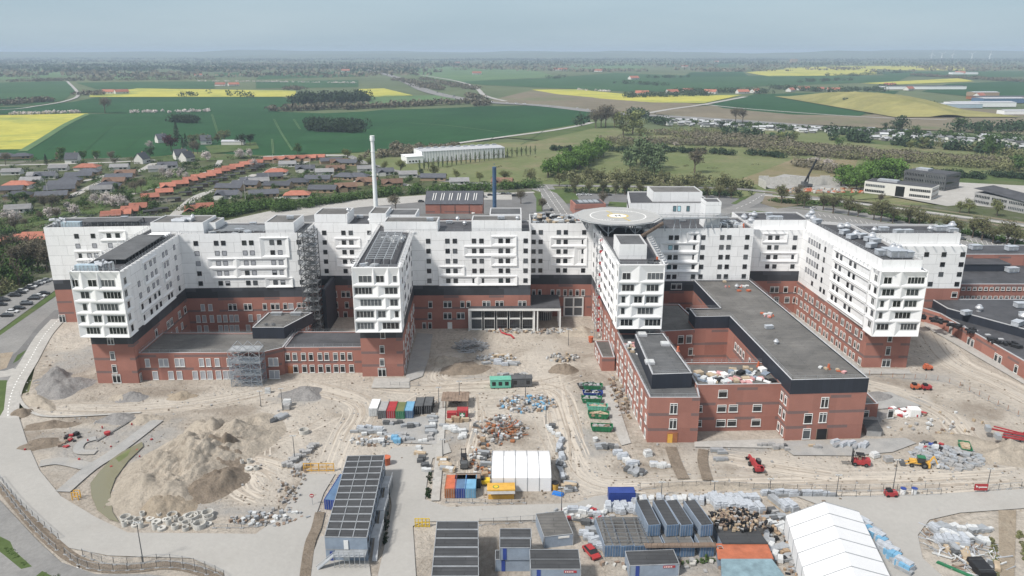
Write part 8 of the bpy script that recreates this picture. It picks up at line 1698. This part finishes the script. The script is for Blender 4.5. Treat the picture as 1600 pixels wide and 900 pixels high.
# red sign with an arrow
x, y = G(1531, 771); t_ = thing('road_sign', 'red board with white bars and an arrow by the lower road', 'sign', (x, y, .05), -.02); MB().box((0, 0, .8), (3.1, .12, 1.7)).build('board', K['red'], t_); q = MB().box((.4, -.09, 1.58), (1.9, .05, .22)); q.poly([(-1.3, -.1, 2.2), (-1.2, -.1, 1.6), (-.6, -.1, 1.7)]); q.bar((-1.1, -.1, 1.95), (-.4, -.1, 1.35), .22, 0, .04); q.build('arrow_mark', K['mark'], t_); q = MB(); [q.box((x_, 0, 0), (.12, .1, .9)) for x_ in (-1.2, 1.2)]; q.build('post', K['steel'], t_)
x, y = G(353/4+0+350-88.25, 0.1+790) if 0 else G(488.5, 790); t_ = thing('no_entry_sign', 'round red road sign on a post by the pale road', 'sign', (x, y, .05)); MB().cyl((0, 0, 0), .06, .06, 2.6, 6).build('post', K['steel'], t_); q = MB().tube((0, -.1, 2.6), (0, -.05, 2.6), .5, 16); q.build('disc', K['red'], t_); MB().box((0, -.13, 2.5), (.7, .04, .2)).build('white_bar', K['mark'], t_)
q = MB(); t_ = thing('red_hose', 'thick red hose lying in front of the entrance canopy', 'hose', (0, 0, .1)); pts = [G(*p_) for p_ in ((781, 515), (784, 521), (792, 524), (798, 525), (803, 530))]
for a, b_ in zip(pts[:-1], pts[1:]): q.tube((*a, .3), (*b_, .3), .35)
q.build('hose', K['red'], t_)
for nm, lab, px, py, L_, W_, H_, rz, mk_ in (('board_stack', 'stack of green boards in the lower right depot', 1505, 866, 1.8, 6.0, .5, .05, 'green'), ('steel_beam', 'long green beam lying at the lower right edge of the depot', 1496, 893, .7, 8, .4, .75, 'green'), ('cargo_box', 'black flat box at the lower edge of the depot', 1532, 893, 3.2, 5.5, 1.6, 0, 'black'), ('tarpaulin_bundle', 'bright blue tarpaulin bundle right of the white tent', 872, 773, 2.6, 1.2, .6, -.4, 'skyb'), ('machine_cover', 'white covered machine in front of the podium corner', 1012, 712, 2.0, 1.7, 1.5, .3, 'wrap'), ('cable_case', 'white generator box left of the gravel cone', 449, 634, 2.4, 2.0, 1.9, .1, 'wrap'), ('stone_block', 'white block beside the netted scaffold foot', 419, 614, 1.7, 1.3, 1.6, .2, 'wrap')):
    t_ = thing(nm, lab, nm.split('_')[-1] if nm != 'steel_beam' else 'beam', (*G(px, py), .08), rz); q = MB(); n_ = 4
    for k in range(n_): q.box((rnd.uniform(-.08, .08), rnd.uniform(-.1, .1), k*H_/n_), (L_*(1-.03*k), W_*(1-.03*k), H_/n_-.02), 0, rnd.uniform(-.03, .03))
    q.build('layers', K[mk_], t_); q = MB(); [q.bar((-L_/2-.02, y_, -.02+H_), (L_/2+.02, y_, H_+.02), .07) for y_ in (-W_*.3, W_*.3)]; q.build('strap', K['dsteel'], t_)
# ------------------------------------------------------------------ fences, lamps, kerb planters
def fence(label, px, h=2.0, step=3.4, block=True, mesh_=True, mk_='dsteel'):
    P = [G(x, y) for x, y in px]; P = smooth(P, 6) if len(P) > 2 else P; x0, y0 = P[0]; t_ = thing('site_fence', label, 'fence', (x0, y0, .08)); acc = 0; posts = [P[0]]
    for a, b_ in zip(P[:-1], P[1:]):
        d = math.dist(a, b_); s = step-acc
        while s < d: posts.append((a[0]+(b_[0]-a[0])*s/d, a[1]+(b_[1]-a[1])*s/d)); s += step
        acc = (acc+d) % step
    pm_ = MB().box((0, 0, 0), (.09, .09, h)).mesh('post', [K[mk_]]); bm_ = MB().box((0, 0, 0), (.8, .35, .22)).mesh('foot_block', [K['gconc']])
    q = MB()
    for i, p_ in enumerate(posts[:95]):
        link('post', pm_, t_, (p_[0]-x0, p_[1]-y0, 0))
        if block: link('foot_block', bm_, t_, (p_[0]-x0, p_[1]-y0, 0), rnd.uniform(-.3, .3))
        if i and mesh_:
            a = posts[i-1]; 
            for z in (.25, h-.1): q.bar((a[0]-x0, a[1]-y0, z), (p_[0]-x0, p_[1]-y0, z), .05)
            for k in range(1, 8): f = k/8; q.bar((a[0]-x0+(p_[0]-a[0])*f, a[1]-y0+(p_[1]-a[1])*f, .25), (a[0]-x0+(p_[0]-a[0])*f, a[1]-y0+(p_[1]-a[1])*f, h-.1), .018)
    q.build('mesh_panel', K['steel'], t_); return t_
fence('wire fence with dark posts along the outer lower left street', [(0, 760), (30, 800), (60, 835), (90, 862)], 1.6); fence('wire fence on the inner side of the lower left strip', [(0, 748), (25, 780), (60, 815), (100, 850)], 1.6)
fence('curved fence above the lower left street, outer line', [(102, 868), (125, 885), (160, 893), (215, 892), (260, 888), (300, 893), (340, 905)], 1.9, 2.8); fence('curved fence above the lower left street, inner line', [(130, 870), (165, 882), (205, 884), (250, 878), (290, 882), (330, 893), (352, 905)], 1.9, 2.8)
fence('fence behind the ducts along the dirt track, far line', [(1000, 766), (1100, 762), (1200, 766), (1350, 768), (1470, 765)], 1.8, 3.4); fence('fence behind the ducts along the dirt track, near line', [(1200, 776), (1330, 778), (1480, 774)], 1.8, 3.4); fence('fence right of the red sign', [(1542, 768), (1600, 763), (1680, 758)], 1.8, 3)
fence('curving fence across the right earth field', [(1340, 585), (1400, 592), (1470, 596), (1520, 615), (1560, 635), (1620, 665)], 1.8, 3.4, mk_='rust'); fence('low rail before the white tent', [(698, 786), (780, 788), (835, 786)], 1.2, 3); fence('fence between the road and the lower cabins', [(750, 822), (850, 815), (900, 812)], 1.8, 3); fence('fence at the upper edge of the yard left of the court', [(610, 603), (640, 604), (662, 602)], 1.4, 3)
fence('low rail under the big heap by the rings', [(335, 826), (380, 826), (430, 820)], 1.2, 3)
ribbon_strip = road('brown_strip', [(-20, 740), (0, 756), (30, 792), (60, 826), (92, 856), (125, 878), (165, 888), (215, 888), (260, 883), (300, 888), (345, 903)], 2.6, .2, K['heapd'])
def lamp(label, px, py, h, lit=False):
    t_ = thing('lamp_post', label, 'lamp post', (*G(px, py), .05)); MB().cyl((0, 0, 0), .12, .07, h, 8).build('pole', K['dsteel'], t_); q = MB().box((0, 0, h), (1.1, .18, .12)); q.box((.5, 0, h-.08), (.5, .3, .2)); q.box((-.5, 0, h-.08), (.5, .3, .2)); q.build('lamp_head', K['wrap'], t_); return t_
for a_ in (('tall lamp pole standing in the lower left road strip', 224, 880, 9.5), ('lamp pole left of the upper cabins', 877, 808, 7.5), ('lamp pole left of the ducts behind the cabins', 1033, 777, 4), ('short lamp pole behind the upper cabins', 1115, 776, 4), ('white headed pole by the lower fence', 1202, 772, 4), ('pole by the fence above the long tent', 1306, 778, 6), ('tall lamp pole near the red generator', 1394, 772, 9), ('pole right of the red sign', 1541, 768, 6), ('lamp pole in the middle of the turning circle', 821, 622, 8), ('lamp pole right of the orange pipes', 853, 664, 6), ('lamp pole by the entrance court fence', 888, 540, 6), ('pole by the white generator left of the cone', 442, 642, 7), ('lamp pole between the gravel yard and path', 686, 640, 7), ('lamp pole left of the cone near the pipes', 408, 636, 5), ('lamp pole by the black crate path', 692, 720, 6), ('pole by the yellow barred gate', 461, 720, 7), ('thin pole beside the timber shelter', 718, 630, 7)): lamp(*a_)
for i, (px, py, h) in enumerate(((76, 310, 14), (385, 326, 18), (421, 294, 12), (485, 268, 12), (427, 256, 9))): 
    t_ = thing('street_pole', f'thin pale street pole among the houses, {ordn(i+1)} listed by height', 'pole', (*G(px, py), 0), 0, 'street poles in the estate'); MB().cyl((0, 0, 0), .2, .12, h, 6).build('pole', K['conc'], t_)
for o, l in zip([o for o in bpy.data.objects if o.name.startswith('street_pole')], ('pole at the far left among grey roofs', 'tall pole near the red row', 'pole by the diagonal terrace end', 'pole beside the straight terrace', 'pole on the field road')): o['label'] = 'thin pale '+l
# straight concrete duct between gravel yard and path
nroad([(691, 622), (688, 690), (680, 782)], 2.0, 'path', 'footpath'); 
tt = link('dry_edge', None) if 0 else None
# ------------------------------------------------------------------ air between the camera and the far fields
m, t, b = newmat('hazy air'); t.nodes.remove(b); pv = nd(t, 'ShaderNodeVolumePrincipled'); pv.inputs['Color'].default_value = (.68, .83, 1.0, 1); pv.inputs['Density'].default_value = 1.05e-4; pv.inputs['Anisotropy'].default_value = 0
t.links.new(pv.outputs[0], t.nodes['Material Output'].inputs['Volume'])
q = MB().box((0, 36000, -2.3), (125000, 79000, 134)); hz_ = q.build('haze', m); hz_['kind'] = 'stuff'; hz_['label'] = 'thin blue haze over the countryside'
# drop prototypes nothing used
for o in [o for o in bpy.data.objects if o.parent is None and o.location.z < -400]:
    for c in list(o.children):
        for g in list(c.children): bpy.data.objects.remove(g)
        bpy.data.objects.remove(c)
    bpy.data.objects.remove(o)
